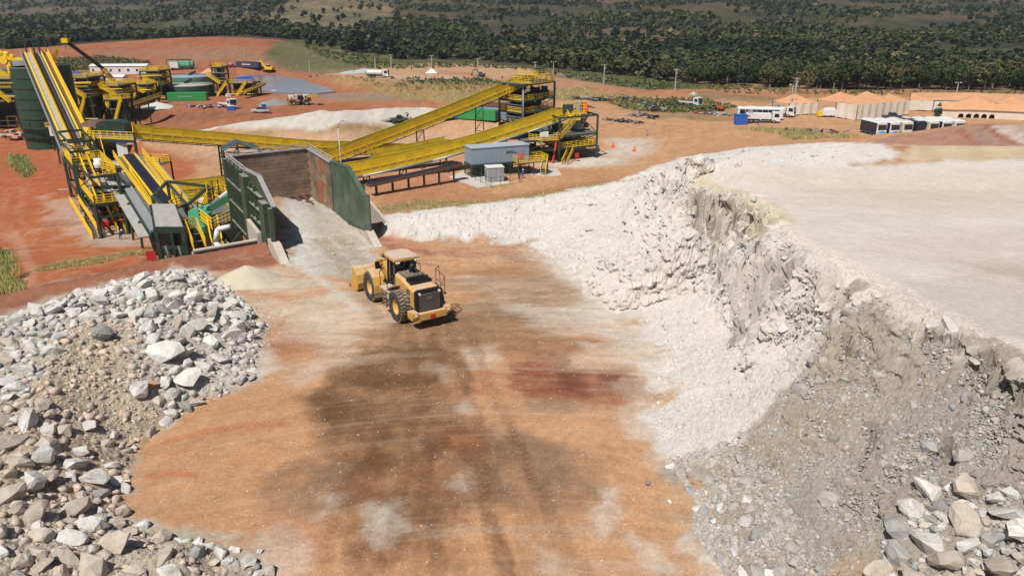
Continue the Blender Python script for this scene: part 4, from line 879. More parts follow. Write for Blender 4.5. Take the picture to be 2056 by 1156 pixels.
def loader():
    t = thing('wheel_loader', 'large dusty yellow wheel loader driving toward the feed ramp', 'wheel loader', (0, 0, 0)); t['_local'] = 1
    def b(mb, n, m, par=None, sm=False): return mb.build(n, m, par or t, sm)
    wb = 4.6; R = 1.05; tw = .82; hy = 1.24      # rear axle x=0, front axle x=wb
    for x in (0, wb):
        for y in (hy, -hy): wheel(t, x, y, R, tw)
    ax = MB(); ax.cyl((0, -1, R), (0, 1, R), .32, n=10); ax.cyl((wb, -1, R), (wb, 1, R), .32, n=10); ax.bb(-.5, .5, -.5, .5, .75, 1.4); ax.bb(wb-.5, wb+.5, -.5, .5, .75, 1.4); b(ax, 'axle', LG)
    # rear frame + hood
    fr = MB(); fr.bb(-1.7, 2.2, -.62, .62, .95, 1.55); fr.bb(2.0, 2.75, -.35, .35, .8, 1.6); fr.bb(2.6, 4.9, -.5, .5, .9, 1.7); b(fr, 'chassis', LG)
    def hoodsec(x, w, z0, z1, c=.16): return [(x, -w, z0), (x, -w, z1-c), (x, -w+c*1.2, z1), (x, w-c*1.2, z1), (x, w, z1-c), (x, w, z0)]
    hd = MB(); secs = [hoodsec(1.35, .90, 1.5, 2.85), hoodsec(.4, .92, 1.45, 2.80), hoodsec(-.9, .95, 1.35, 2.62), hoodsec(-1.75, .97, 1.30, 2.50)]
    for k, s in enumerate(secs): hd.v += s
    for k in range(3):
        for j in range(5): a = k*6+j; hd.f.append((a, a+1, a+7, a+6))
    hd.f += [tuple(range(6)), tuple(reversed(range(18, 24)))]; hood = b(hd, 'engine_hood', LY)
    tp = MB(); tp.bb(.0, 1.25, -.72, .72, 2.80, 2.90)
    for k in range(5): tp.bb(.1, 1.2, -.62+k*.3, -.55+k*.3, 2.90, 2.96)
    b(tp, 'hood_top', LG, hood)
    vt = MB(); vt.bb(-.95, -.15, -.78, .78, 2.60, 2.80)
    for k in range(7): vt.bb(-.9+k*.105, -.86+k*.105, -.72, .72, 2.80, 2.84)
    b(vt, 'vent_grille', M_BLK, hood)
    for s in (-1, 1):
        pn = MB(); pn.bb(-1.1, -.55, s*.935-.03, s*.935+.03, 2.0, 2.35); pn.bb(-1.1, -.55, s*.945-.03, s*.945+.03, 1.5, 1.9); b(pn, 'side_vent', LG, hood)
    # grille at the back, slats are pieces of their own
    gr = MB(); gp = [(-1.76, -.99, 1.15), (-1.76, -.99, 2.42), (-1.76, -.8, 2.55), (-1.76, .8, 2.55), (-1.76, .99, 2.42), (-1.76, .99, 1.15)]; gr.ext(gp, (-.30, 0, 0)); gg = b(gr, 'rear_grille', M_BLK)
    sl_ = MB(); sl_.box((0, 0, 0), (.10, 1.50, .10)); sm = sl_.mesh('grille_slat', LG)
    for k in range(9): place('grille_slat', sm, gg, (-2.08, 0, 1.28+k*.125), (0, .35, 0))
    for s in (-1, 1):
        f = MB(); f.ext([(-2.10, s*.80, 1.15), (-2.10, s*.80, 2.50), (-2.0, s*1.0, 2.38), (-2.0, s*1.0, 1.15)], (.12, 0, 0)); b(f, 'grille_frame', M_BLK, gg)
        l = MB(); l.cyl((-2.08, s*.72, 2.36), (-2.16, s*.72, 2.36), .085, n=10); b(l, 'headlight', M_LAMP)
    cu = bpy.data.curves.new('badge', 'FONT'); cu.body = 'CAT'; cu.size = .24; cu.extrude = .012; cu.align_x = 'CENTER'
    bo = bpy.data.objects.new('badge', cu); COL.objects.link(bo); bpy.context.view_layer.update()
    me = bpy.data.meshes.new_from_object(bo); bpy.data.objects.remove(bo); me.materials.clear(); me.materials.append(M_STEEL)
    bb_ = place('badge_lettering', me, gg, (-2.16, 0, 1.92), (math.pi/2, 0, -math.pi/2))
    # counterweight
    cw = MB(); cw.ext([(-1.5, -1.38, .78), (-2.1, -1.38, .72), (-2.42, -1.05, .72), (-2.42, 1.05, .72), (-2.1, 1.38, .72), (-1.5, 1.38, .78)], (0, 0, .42))
    cw.bb(-2.46, -1.9, -1.42, -1.0, .95, 1.28); cw.bb(-2.46, -1.9, 1.0, 1.42, .95, 1.28); cw.bb(-2.0, -1.3, -.7, .7, .5, .8); b(cw, 'counterweight', LY)
    ht = MB(); ht.bb(-2.52, -2.40, -.16, .16, .78, 1.02); b(ht, 'tow_hitch', M_RED)
    for s in (-1, 1): l = MB(); l.bb(-2.5, -2.42, s*1.2-.10, s*1.2+.10, 1.06, 1.2); b(l, 'tail_lamp', M_LAMP)
    # cab
    cb = MB(); cb.bb(1.55, 3.0, -.80, .80, 1.5, 1.75); cab = b(cb, 'cab_floor', M_BLK)
    ps = MB()
    for x, y in ((1.55, .78), (1.55, -.78), (3.1, .70), (3.1, -.70), (2.35, .80), (2.35, -.80)): ps.beam((x, y, 1.6), (x+(.05 if x < 2 else -.1), y*.96, 3.52), .11)
    ps.bars([(1.55, .78, 2.35), (2.35, .8, 2.35)], .08); ps.bars([(1.55, .78, 3.48), (3.0, .68, 3.48), (3.0, -.68, 3.48), (1.55, -.78, 3.48), (1.55, .78, 3.48)], .12); b(ps, 'cab_frame', M_BLK, cab)
    gl = MB(); gl.quad((1.56, .74, 1.7), (1.56, -.74, 1.7), (1.59, -.72, 3.45), (1.59, .72, 3.45)); gl.quad((1.6, .79, 1.7), (3.05, .70, 1.7), (2.98, .67, 3.45), (1.6, .75, 3.45))
    gl.quad((1.6, -.79, 1.7), (3.05, -.70, 1.7), (2.98, -.67, 3.45), (1.6, -.75, 3.45)); gl.quad((3.1, .68, 1.6), (3.1, -.68, 1.6), (3.0, -.64, 3.45), (3.0, .64, 3.45)); b(gl, 'cab_window', M_GLS, cab)
    st = MB(); st.bb(1.95, 2.45, -.3, .3, 1.75, 2.3); st.bb(1.85, 2.0, -.28, .28, 2.2, 2.95); b(st, 'seat', M_BLK, cab)
    rf = MB(); rp = [(1.25, -.95), (1.25, .95), (3.05, .92), (3.4, .6), (3.4, -.6), (3.05, -.92)]; rf.prism(rp, 3.56, 3.72); roof = b(rf, 'cab_roof', LY)
    r2 = MB(); r2.prism([(x*.94+.15, y*.93) for x, y in rp], 3.722, 3.76)
    for k in range(4): r2.bb(1.5, 3.1, -.6+k*.4-.02, -.6+k*.4+.02, 3.76, 3.785)
    b(r2, 'roof_panel', LROOF, roof)
    for y in (-.78, -.62, .62, .78): l = MB(); l.cyl((1.24, y, 3.50), (1.16, y, 3.47), .07, n=8); b(l, 'work_lamp', M_LAMP, roof)
    # intake, exhaust
    ex = MB(); ex.cyl((1.05, -.32, 2.85), (1.05, -.32, 3.12), .24, n=12); ex.cyl((1.05, -.32, 3.12), (1.05, -.32, 3.26), .26, .16, n=12); b(ex, 'pre_cleaner', M_STEEL, hood, True)
    ex = MB(); ex.cyl((.72, -.05, 2.85), (.66, -.05, 3.25), .17, .14, n=10); ex.cyl((.72, -.05, 3.18), (.36, -.05, 3.48), .20, .22, n=12); b(ex, 'exhaust', M_BLK, hood, True)
    # fenders and steps
    for s in (-1, 1):
        f = MB(); y0, y1 = s*.80, s*1.62; arc = [(-1.15, 1.75), (-.75, 2.12), (-.2, 2.28), (.55, 2.28), (1.05, 2.1), (1.4, 1.72)]
        f2 = MB()
        for (xa, za), (xb, zb) in zip(arc[3:-1], arc[4:]): f.ext([(xa, y0, za), (xb, y0, zb), (xb, y1, zb), (xa, y1, za)], (0, 0, -.07))
        f.bb(1.0, 2.5, min(y0, y1), max(y0, y1), 1.66, 1.76); f.bb(1.2, 1.9, min(s*.8, s*1.5), max(s*.8, s*1.5), 1.1, 1.66); b(f, 'deck_fender', LROOF)
        f = MB(); arc = [(-1.28, .95), (-1.24, 1.45), (-.95, 1.98), (-.45, 2.26), (.15, 2.30), (.6, 2.2)]
        for (xa, za), (xb, zb) in zip(arc[:-1], arc[1:]): f.ext([(wb+xa, s*.78, za), (wb+xb, s*.78, zb), (wb+xb, s*1.66, zb), (wb+xa, s*1.66, za)], (0, 0, -.08) if abs(zb-za) < .4 else (.08, 0, 0))
        b(f, 'front_fender', LY)
        f = MB(); f.ext([(wb-1.30, s*.8, .62), (wb-1.30, s*1.66, .62), (wb-1.29, s*1.66, .97), (wb-1.29, s*.8, .97)], (.06, 0, 0)); b(f, 'mud_flap', LTR)
        ld = MB()
        for k in range(4): ld.bb(1.55+.0*k, 1.95, min(s*1.3, s*1.62), max(s*1.3, s*1.62), .55+k*.3, .60+k*.3)
        ld.beam((1.53, s*1.62, .5), (1.53, s*1.62, 1.7), .05); ld.beam((1.97, s*1.62, .5), (1.97, s*1.62, 1.7), .05); b(ld, 'step_ladder', LTR)
        for hh in (0,): h = MB(); h.tube([(2.5, s*1.55, 1.75), (2.5, s*1.55, 2.75), (2.75, s*1.1, 2.85)], .03); b(h, 'grab_rail', M_BLK)
        h = MB(); h.tube([(1.3, s*1.55, 1.75), (1.3, s*1.55, 2.3), (1.0, s*1.2, 2.4)], .03); b(h, 'grab_rail', M_BLK)
        mr = MB(); mr.tube([(3.0, s*.8, 3.3), (3.1, s*1.35, 3.2)], .03); mr.bb(3.04, 3.14, s*1.45-.16, s*1.45+.16, 2.75, 3.25); b(mr, 'mirror', M_BLK)
    h = MB(); y = -1.45
    h.tube([(-1.5, y, 1.75), (-1.5, y, 3.0), (-.2, y, 3.15), (-.2, y, 1.9)], .028); h.tube([(-1.5, y, 2.4), (-.2, y, 2.45)], .024); h.tube([(-1.5, y, 3.0), (-1.9, y+.5, 2.5)], .028); h.tube([(-.9, y, 1.9), (-.7, y, 3.5), (-.2, y, 3.15)], .025); h.bb(-1.5, 1.0, -1.6, -.95, 1.78, 1.84)
    b(h, 'service_rail', M_RUST)
    # front frame, lift arms, linkage
    ff = MB(); ff.ext([(3.5, -.55, 1.3), (3.7, -.55, 2.35), (4.4, -.55, 2.95), (4.75, -.55, 2.9), (5.3, -.55, 1.2)], (0, .22, 0)); ff.ext([(3.5, .33, 1.3), (3.7, .33, 2.35), (4.4, .33, 2.95), (4.75, .33, 2.9), (5.3, .33, 1.2)], (0, .22, 0)); ff.bb(3.6, 4.6, -.4, .4, 1.3, 2.1); b(ff, 'loader_tower', LY)
    for s in (-1, 1):
        a = MB(); y = s*.62-.11
        a.ext([(4.35, y, 2.95), (4.7, y, 2.98), (5.7, y, 2.2), (6.9, y, .75), (6.8, y, .42), (6.45, y, .5), (5.4, y, 1.75), (4.35, y, 2.6)], (0, .22, 0)); b(a, 'lift_arm', LY)
        c = MB(); c.cyl((3.95, s*.62, 1.3), (4.9, s*.62, 1.75), .13, n=8); c.cyl((4.9, s*.62, 1.75), (5.5, s*.62, 2.0), .07, n=8); b(c, 'lift_cylinder', M_BLK)
    c = MB(); c.cyl((3.9, 0, 3.1), (5.0, 0, 2.9), .17, n=10); c.cyl((5.0, 0, 2.9), (5.6, 0, 2.75), .08, n=8); b(c, 'tilt_cylinder', M_BLK)
    c = MB(); c.ext([(5.45, -.14, 3.0), (5.8, -.14, 2.85), (6.0, -.14, 1.8), (5.75, -.14, 1.2), (5.5, -.14, 1.3)], (0, .28, 0)); c.beam((5.7, 0, 1.4), (6.6, 0, 1.15), .2); b(c, 'bell_crank', LY)
    # bucket: curved shell with ends and teeth
    bk = MB(); hw = 1.72; pr = [(8.15, .12), (7.2, .08), (6.75, .25), (6.6, .7), (6.75, 1.2), (7.15, 1.55), (7.5, 1.68)]
    for (xa, za), (xb, zb) in zip(pr[:-1], pr[1:]):
        d = V(xb-xa, 0, zb-za).normalized(); nrm = V(d.z, 0, -d.x)*.07
        bk.ext([(xa, -hw, za), (xb, -hw, zb), (xb, hw, zb), (xa, hw, za)], -nrm)
    for s in (-1, 1): bk.ext([(x, s*hw, z) for x, z in pr], (0, -s*.07, 0))
    bucket = b(bk, 'bucket', LY)
    e = MB(); e.bb(8.1, 8.32, -hw-.03, hw+.03, .05, .14); b(e, 'cutting_edge', LT, bucket)
    for k in range(8): th_ = MB(); y = -hw+.12+k*(2*hw-.24)/7; th_.ext([(8.28, y-.07, .03), (8.28, y+.07, .03), (8.28, y+.07, .15), (8.28, y-.07, .15)], (.25, 0, -.02)); b(th_, 'tooth', M_RUST, bucket)
    for k in range(6): r_ = MB(); y = -hw+.3+k*(2*hw-.6)/5; r_.beam((6.85, y, 1.25), (7.45, y, 1.72), .06, .12); b(r_, 'stiffener', LY, bucket)
    return t
ld = loader()
a = W(804.7, 642.6, 0); b_ = W(749.6, 599, 0); yaw = math.atan2(b_[1]-a[1], b_[0]-a[0]); LS = 1.0
# the two left wheels stand where the photograph shows them
dv = Vector((math.cos(yaw), math.sin(yaw), 0)); lv = Vector((-math.sin(yaw), math.cos(yaw), 0))
pos = Vector((a[0], a[1], 0))-lv*1.24*LS
ld.location = (pos.x, pos.y, HZ(pos.x, pos.y)-.03); ld.rotation_euler = (0, 0, yaw); ld.scale = (LS, LS, 1.06)
# ---------------- steel plant builders ----------------
def railing(pts, par, h=1.1, m=None, name='railing', step=1.1, w=.09, rails=(1, .66, .33), kick=True, mb=None):
    own = mb is None; mb = mb or MB(); pts = [Vector(p) for p in pts]
    for p, q in zip(pts[:-1], pts[1:]):
        if (q-p).length < .1: continue
        for r_ in rails: mb.beam(p+V(0, 0, h*r_), q+V(0, 0, h*r_), w)
        if kick: mb.beam(p+V(0, 0, .08), q+V(0, 0, .08), .04, .16)
        n = max(1, int(round((q-p).length/step)))
        for i in range(n+1): c = p.lerp(q, i/n); mb.beam(c, c+V(0, 0, h), w)
    if own: return mb.build(name, m or M_YEL, par)
def mesh2(name, a, ma, b, mb_):
    v = a.v+b.v; n = len(a.v); f = a.f+[tuple(i+n for i in g) for g in b.f]
    me = bpy.data.meshes.new(name); me.from_pydata([tuple(p) for p in v], [], f); me.materials.append(ma); me.materials.append(mb_)
    me.polygons.foreach_set('material_index', [0]*len(a.f)+[1]*len(b.f)); me.update(); return me
_pa, _pb = MB(), MB()      # guard panel: a yellow frame round wire mesh, 1 m wide unit, origin at its foot
for x in (-.46, .46): _pa.box((x, 0, .5), (.08, .07, 1.0))
for z in (.06, .94): _pa.box((0, 0, z), (.84, .07, .12))
_pa.box((0, 0, .5), (.84, .05, .05)); _pb.box((0, 0, .5), (.84, .02, .76))
PANEL = mesh2('guard_panel', _pa, M_YEL, _pb, M_YMESH)
def on_line(Aa, Bb, px, py, t0=-.3, t1=1.3):
    """point of the plan line Aa-Bb that stands at an image column, at the height of an image row"""
    def f(t):
        x = Aa[0]+(Bb[0]-Aa[0])*t; y = Aa[1]+(Bb[1]-Aa[1])*t; z = ZP(x, y, py)
        d = y*cT-(z-CH)*sT; return CX+F*x/d-px, (x, y, z)
    lo, hi = t0, t1; sl_ = f(lo)[0] < f(hi)[0]
    for _ in range(50):
        m = (lo+hi)/2
        if (f(m)[0] < 0) == sl_: lo = m
        else: hi = m
    return V(*f((lo+hi)/2)[1])
def gallery(name, label, path, legs, w=2.4, under=None, rows=2, ph=1.05, pw=1.75, extra_rail=False):
    """belt conveyor with walkway, wire guards, truss below and trestles; path runs along the deck"""
    t = thing(name, label, 'conveyor', path[0]); path = [Vector(p) for p in path]
    dk, bt, tr, pipe = MB(), MB(), MB(), MB()
    for p, q in zip(path[:-1], path[1:]):
        d = (q-p).normalized(); lat = V(d.y, -d.x, 0).normalized()      # to the camera's side
        up = lat.cross(d).normalized()
        if up.z < 0: up = -up
        dk.beam(p, q, w+.3, .10, up=up); bt.beam(p+up*.75+lat*.2, q+up*.75+lat*.2, 1.0, .06, up=up)
        for s in (-1, 1): tr.beam(p+lat*s*w/2-up*.18, q+lat*s*w/2-up*.18, .16, .30, up=up); tr.beam(p+lat*s*w/2-up*1.1, q+lat*s*w/2-up*1.1, .12, .14, up=up)
        L = (q-p).length; n = max(1, int(L/1.8))
        for i in range(n):
            a = p.lerp(q, i/n); c = p.lerp(q, (i+1)/n)
            for s in (-1, 1): tr.beam(a+lat*s*w/2-up*(.15 if i % 2 else 1.1), c+lat*s*w/2-up*(1.1 if i % 2 else .15), .08)
            if i % 2: bt.beam(a+lat*.75+up*.05, a+lat*.75+up*.75, .07); bt.beam(a-lat*.35+up*.05, a-lat*.35+up*.75, .07)
        n = max(1, int(round(L/pw))); M = Matrix((d, lat, up)).transposed().to_4x4()
        for i in range(n):
            c = p.lerp(q, (i+.5)/n); sx = L/n
            for off, zz in (((w/2+.12, -.75), (w/2+.03, .32)) if rows == 2 else ((w/2, 0),))+((-w/2, .32),):
                o = bpy.data.objects.new('guard_panel', PANEL); COL.objects.link(o); o.parent = t
                o.matrix_local = Matrix.Translation(c+lat*off+up*zz-path[0])@M@Matrix.Diagonal((sx, 1, ph, 1))
    dk.build('walkway_deck', M_GREY, t); b2 = bt.build('belt', M_BELT, t); tr.build('truss', M_GRN, t)
    if under:
        for p, q in zip(path[:-1], path[1:]):
            d = (q-p).normalized(); lat = V(d.y, -d.x, 0).normalized(); pipe.cyl(p+lat*(w/2+.35)-V(0, 0, under), q+lat*(w/2+.35)-V(0, 0, under), .22, n=8)
        pipe.build('service_pipe', M_STEEL, t, True)
    for g, tx in legs:
        top = Vector(tx); b0 = Vector(g); d = (path[-1]-path[0]); d.z = 0; d.normalize(); lat = V(d.y, -d.x, 0)
        mb = MB(); h = top.z-b0.z
        for s in (-1, 1):
            mb.beam(b0+lat*s*(w/2+.35), top+lat*s*(w/2)-V(0, 0, 1.1), .22, .34)
        n = max(1, int(h/2.5))
        for i in range(n):
            za, zb = b0.z+(h-1.1)*i/n, b0.z+(h-1.1)*(i+1)/n; wa = w/2+.35-.35*i/n; wb_ = w/2+.35-.35*(i+1)/n
            mb.beam(V(b0.x, b0.y, zb)-lat*wb_, V(b0.x, b0.y, zb)+lat*wb_, .12); mb.beam(V(b0.x, b0.y, za)-lat*wa, V(b0.x, b0.y, zb)+lat*wb_, .10)
        mb.build('trestle', M_GRN, t)
    return t
def stairs(par, p, q, w=.9, m=None, name='stair'):
    p, q = Vector(p), Vector(q); d = V(q.x-p.x, q.y-p.y, 0); L = d.length; d.normalize(); lat = V(d.y, -d.x, 0)
    mb = MB()
    for s in (-1, 1): mb.beam(p+lat*s*w/2, q+lat*s*w/2, .06, .24)
    st = mb.build(name, M_YEL, par)
    railing([p+lat*w/2, q+lat*w/2], st, 1.0, name='handrail', kick=False); railing([p-lat*w/2, q-lat*w/2], st, 1.0, name='handrail', kick=False)
    tm = MB(); tm.box((0, 0, 0), (.26, w-.04, .04)); me = tm.mesh('step', M_GREY); n = max(3, int(abs(q.z-p.z)/.28)); a = math.atan2(d.y, d.x)
    for i in range(1, n): place('step', me, st, p.lerp(q, i/n)-wloc(par), (0, 0, a))
    return st
def tower(name, label, cat, corners, z0, levels, braces=True, leg=.34, stepm=M_GRN, decks=None, rails=None, m=None, legtop=None):
    """corners: plan points round the frame; z0 ground; levels: heights of beam rings"""
    C = [V(c[0], c[1], 0) for c in corners]; cen = sum(C, V(0, 0, 0))/len(C); t = thing(name, label, cat, (cen.x, cen.y, z0)); m = m or M_GRN
    for k, c in enumerate(C):
        mb = MB(); zt = levels[-1] if legtop is None else legtop[k]; mb.beam(c+V(0, 0, z0), c+V(0, 0, zt), leg, leg); mb.box(c+V(0, 0, z0+.05), (leg*2, leg*2, .12)); mb.build('leg', m, t)
    mb = MB()
    for z in levels:
        for a, b in zip(C, C[1:]+C[:1]): mb.beam(a+V(0, 0, z), b+V(0, 0, z), .2, .34)
    mb.build('floor_beam', m, t)['kind'] = 'stuff'
    if braces:
        zs = [z0]+list(levels)
        for i, (za, zb) in enumerate(zip(zs[:-1], zs[1:])):
            for k, (a, b) in enumerate(zip(C, C[1:]+C[:1])):
                if (i+k) % 2 == 0 or zb-za < 2: continue
                mb = MB(); mb.beam(a+V(0, 0, za+.2), b+V(0, 0, zb-.2), .12); mb.build('brace', m, t)
    for z in (decks or []):
        mb = MB(); mb.prism([(c.x, c.y) for c in C], z+.18, z+.26); mb.build('floor_grating', M_GREY, t)
    for z in (rails or []):
        railing([c+V(0, 0, z+.26) for c in C+C[:1]], t)
    return t
def quadpts(A, B, C_, D_, s=(0, 1), u=(0, 1)): pass
GZP = -10.9

# ---- conveyor from the left tower to the screen house (far one) ----
PA, PB = (-67, 131), (-22, 167)
pth = [on_line(PA, PB, px, py) for px, py in ((246, 264), (300, 270), (441, 281), (560, 291), (640, 297), (700, 298), (838, 303))]
lg = []
for px, py in ((441, 281), (575, 291)):
    q = on_line(PA, PB, px, py); lg.append(((q.x, q.y, HZ(q.x, q.y)-.2), q))
gallery('belt_conveyor', 'yellow enclosed conveyor running level behind the feed hopper from the crusher tower', pth, lg)
# ---- rising conveyor to the tall screening tower ----
PA2, PB2 = (-38, 148), (10, 196)
pth2 = [on_line(PA2, PB2, px, py) for px, py in ((622, 333), (700, 303), (800, 266), (900, 227), (1000, 186), (1052, 163))]
lg = []
for px, py in ((757, 283), (843, 250), (962, 202)):
    q = on_line(PA2, PB2, px, py); lg.append(((q.x, q.y, HZ(q.x, q.y)-.2), q))
gallery('belt_conveyor', 'yellow enclosed conveyor climbing to the tallest tower at the back', pth2, lg)
# ---- near conveyor to the front tower ----
PA3, PB3 = (-50, 120), (14, 165)
pth3 = [on_line(PA3, PB3, px, py) for px, py in ((326, 384), (480, 371), (640, 354), (720, 341), (860, 311), (960, 284), (1050, 255), (1128, 229))]
lg = []
for px, py in ((735, 338), (808, 322), (890, 303), (1000, 272)):
    q = on_line(PA3, PB3, px, py); lg.append(((q.x, q.y, HZ(q.x, q.y)-.2), q))
gallery('belt_conveyor', 'yellow enclosed conveyor with pale pipe below, passing behind the grey switch room', pth3, lg, under=.95)
pth4 = [on_line((-50, 112), (-20, 132), px, py) for px, py in ((345, 408), (420, 403), (500, 396))]
gallery('belt_conveyor', 'lower of the two yellow galleries seen between crusher frame and hopper', pth4, [((q.x, q.y, HZ(q.x, q.y)-.2), q) for q in pth4[1:2]])
# low return conveyor in shade below it
t = thing('low_conveyor', 'low dark conveyor frame on the ground beneath the near yellow conveyor', 'conveyor', on_line(PA3, PB3, 740, 385))
p, q = on_line((-26, 124), (6, 150), 738, 372), on_line((-26, 124), (6, 150), 925, 330)
mb = MB(); mb.beam(p, q, 1.6, .5); mb.build('belt_frame', M_RUST, t)
mb = MB(); mb.beam(p+V(0, 0, .35), q+V(0, 0, .35), 1.1, .08); mb.build('belt', M_BELT, t)
for k in range(6):
    c = p.lerp(q, (k+.5)/6); mb = MB(); mb.beam((c.x, c.y, HZ(c.x, c.y)), (c.x, c.y, c.z), .3, .9); mb.build('leg', M_GRN, t)
# second low gallery seen between (joins under the rising conveyor)
pth = [on_line((-32, 140), (4, 165), px, py) for px, py in ((745, 318), (838, 302), (900, 288))]
q = pth[1]
gallery('belt_conveyor', 'short yellow conveyor joining between the two long rising conveyors', pth, [((q.x, q.y, HZ(q.x, q.y)), q)], rows=1)

# ---- tall screening tower (back) ----
def P2(px, py, y): v = D(px, py, y); return (v[0], v[1])
c2 = [P2(1003, 250, 186), P2(1050, 255, 180), P2(1112, 250, 190), P2(1066, 240, 198)]
zt = ZP(c2[1][0], c2[1][1], 172)
lv = [-6.5, -3.4, -.6, zt]
T2 = tower('screening_tower', 'tallest dark green steel tower topped by a yellow railed platform', 'tower', c2, -10, lv, decks=lv[1:], rails=[lv[1], lv[2]], leg=.5)
cen = V(*T2.location); cen.z = 0
def sub(c, z, s=1.0): return [V(a[0], a[1], z) for a in [(c0[0]*s+cen.x*(1-s), c0[1]*s+cen.y*(1-s)) for c0 in c]]
top = [P2(1026, 172, 186), P2(1068, 180, 181), P2(1112, 175, 188), P2(1080, 166, 196)]
mb = MB(); mb.prism(top, zt+.2, zt+.3); mb.build('platform', M_GREY, T2)
railing([V(*p, zt+.3) for p in top+top[:1]], T2, 1.3, step=1.2)
railing([V(*p, zt+1.9) for p in (P2(1040, 160, 186), P2(1080, 160, 184), P2(1108, 160, 188))], T2, 1.2, step=1.2)
mb = MB(); a = V(*P2(1040, 160, 186), zt+1.8); b = V(*P2(1108, 160, 188), zt+1.8); mb.beam(a, b, 2.0, .1); mb.build('platform', M_GREY, T2)
for k in range(4): c = a.lerp(b, k/3); mb = MB(); mb.beam(c-V(0, 0, 1.6), c, .12); mb.build('post', M_YEL, T2)
q = pth2[-1]; stairs(T2, q+V(1, -1.5, -.2), V(*P2(1078, 160, 185), zt+1.9))
stairs(T2, pth2[-2]+V(2.4, -1.2, 0), q+V(1.5, -1.6, 0))
mb = MB(); hp = V(*P2(1085, 150, 190), zt+2.0); mb.bb(hp.x-1.2, hp.x+1.2, hp.y-.8, hp.y+.8, hp.z, hp.z+1.2); mb.cyl(hp+V(-1.6, 0, .5), hp+V(-1.2, 0, .5), .5, n=8); mb.build('drive_unit', M_GRN, T2)
def screen(par, c, L, w, h, ang, tilt, m, name='vibrating_screen'):
    mb = MB(); M = Matrix.Rotation(ang, 3, 'Z')@Matrix.Rotation(tilt, 3, 'Y')
    for s in (-1, 1): mb.box(Vector(c)+M@V(0, s*w/2, 0), (L, .12, h), M=M)
    mb.box(Vector(c)+M@V(0, 0, -h*.2), (L*.96, w, .1), M=M); mb.box(Vector(c)+M@V(0, 0, h*.35), (L*.5, w*.7, h*.35), M=M); mb.box(Vector(c)+M@V(-L*.3, 0, h*.5), (.3, w*1.1, .25), M=M)
    for k in range(4):
        for s in (-1, 1): mb.cyl(Vector(c)+M@V(-L*.4+k*L*.27, s*(w/2+.12), -h*.6), Vector(c)+M@V(-L*.4+k*L*.27, s*(w/2+.12), -h*.1), .14, n=6)
    return mb.build(name, m, par)
screen(T2, (cen.x-1, cen.y, -4.6), 6, 3, 1.4, .6, .15, M_RUST); screen(T2, (cen.x, cen.y, -1.9), 6.5, 3, 1.5, .6, .15, M_GRN); screen(T2, (cen.x-1, cen.y-1, -8), 5, 3, 1.3, .6, .1, M_DUST)
mb = MB(); mb.cyl(cen+V(-2, -4, -8), cen+V(2.5, -3, -8), .22, n=8); mb.cyl(cen+V(-4, -2, -5), cen+V(3, -3.5, -5), .2, n=8)
mb.cyl(V(*c2[1], -9.5), V(*c2[1], zt-1), .28, n=8); mb.build('dust_pipe', M_STEEL, T2, True)
rr = random.Random(3)
for k in range(80):  # random, mostly dark beams added so the interior reads as shaded
    x = cen.x+rr.uniform(-5, 3.5); y = cen.y+rr.uniform(-5, 6); z = rr.uniform(-9.5, 2.2); a = rr.choice([0, 0, .8, 1.57]); L = rr.uniform(1.5, 4.5); dz = rr.choice([0, 0, 0, rr.uniform(-2, 2)])
    mb = MB(); mb.beam((x, y, z), (x+L*math.cos(a), y+L*math.sin(a), z+dz), rr.uniform(.2, .9), rr.uniform(.3, 1.4)); mb.build('frame_member', rr.choice([M_GRN, M_BLK, M_GRN, M_RUST, M_GRN]), T2)
for (zz, hh) in ((-9.2, 2.2), (-5.9, 2.0), (-2.6, 1.6)): mb = MB(); mb.bb(cen.x-4, cen.x+3.5, cen.y+.5, cen.y+3.5, zz, zz+hh); mb.build('shade_block', M_BLK, T2)  # black blocks added at the back, standing in for the tower's interior shade
for k, (z, m_) in enumerate(((-8.7, M_GRN), (-5.6, M_DUST), (-2.8, M_GRN), (-.1, M_RUST))):
    for j in range(2):
        mb = MB(); c = cen+V(-3+j*4.2, -2.5+j*1.5, z); mb.bb(c.x-1.5, c.x+1.3, c.y-1, c.y+1.2, c.z-.6, c.z+.9); mb.cyl(c+V(-2, -1, 0), c+V(1, -1.2, .1), .35, n=8); mb.beam(c+V(-1.8, -1.3, -.8), c+V(3, -.6, -.8), .15, .3); mb.build('chute_box' if j else 'drive_motor', m_, T2)
for z in (-6.5, -3.4, -.6): mb = MB(); mb.beam(V(*c2[0], z-.9), V(*c2[1], z-.9), .12); mb.beam(V(*c2[0], z-1.5), V(*c2[1], z-1.5), .12); mb.build('cable_ladder', M_STEEL, T2)
mb = MB(); c = cen+V(0, 0, -.6); mb.ext([c+V(-2.2, -2, .8), c+V(2.2, -2, .8), c+V(1, -1, -1.6), c+V(-1, -1, -1.6)], (0, 3, 0)); mb.build('feed_chute', M_RUST, T2)

# ---- front tower with secondary crusher ----
c3 = [W(1122, 325, -10)[:2], W(1197, 316, -10)[:2], P2(1150, 250, 172), P2(1075, 255, 170)]
z1 = ZP(*c3[1], 292); z2 = ZP(*c3[1], 268); z3 = ZP(*c3[1], 231)
T3 = tower('crusher_tower', 'dark green frame tower with yellow zigzag stairs over a crusher, beside the white patch', 'tower', c3, -10, [z1, z2, z3], decks=[z1, z2], leg=.42, rails=[z1])
c = T3.location
mb = MB(); zz = ZP(*c3[0], 312)
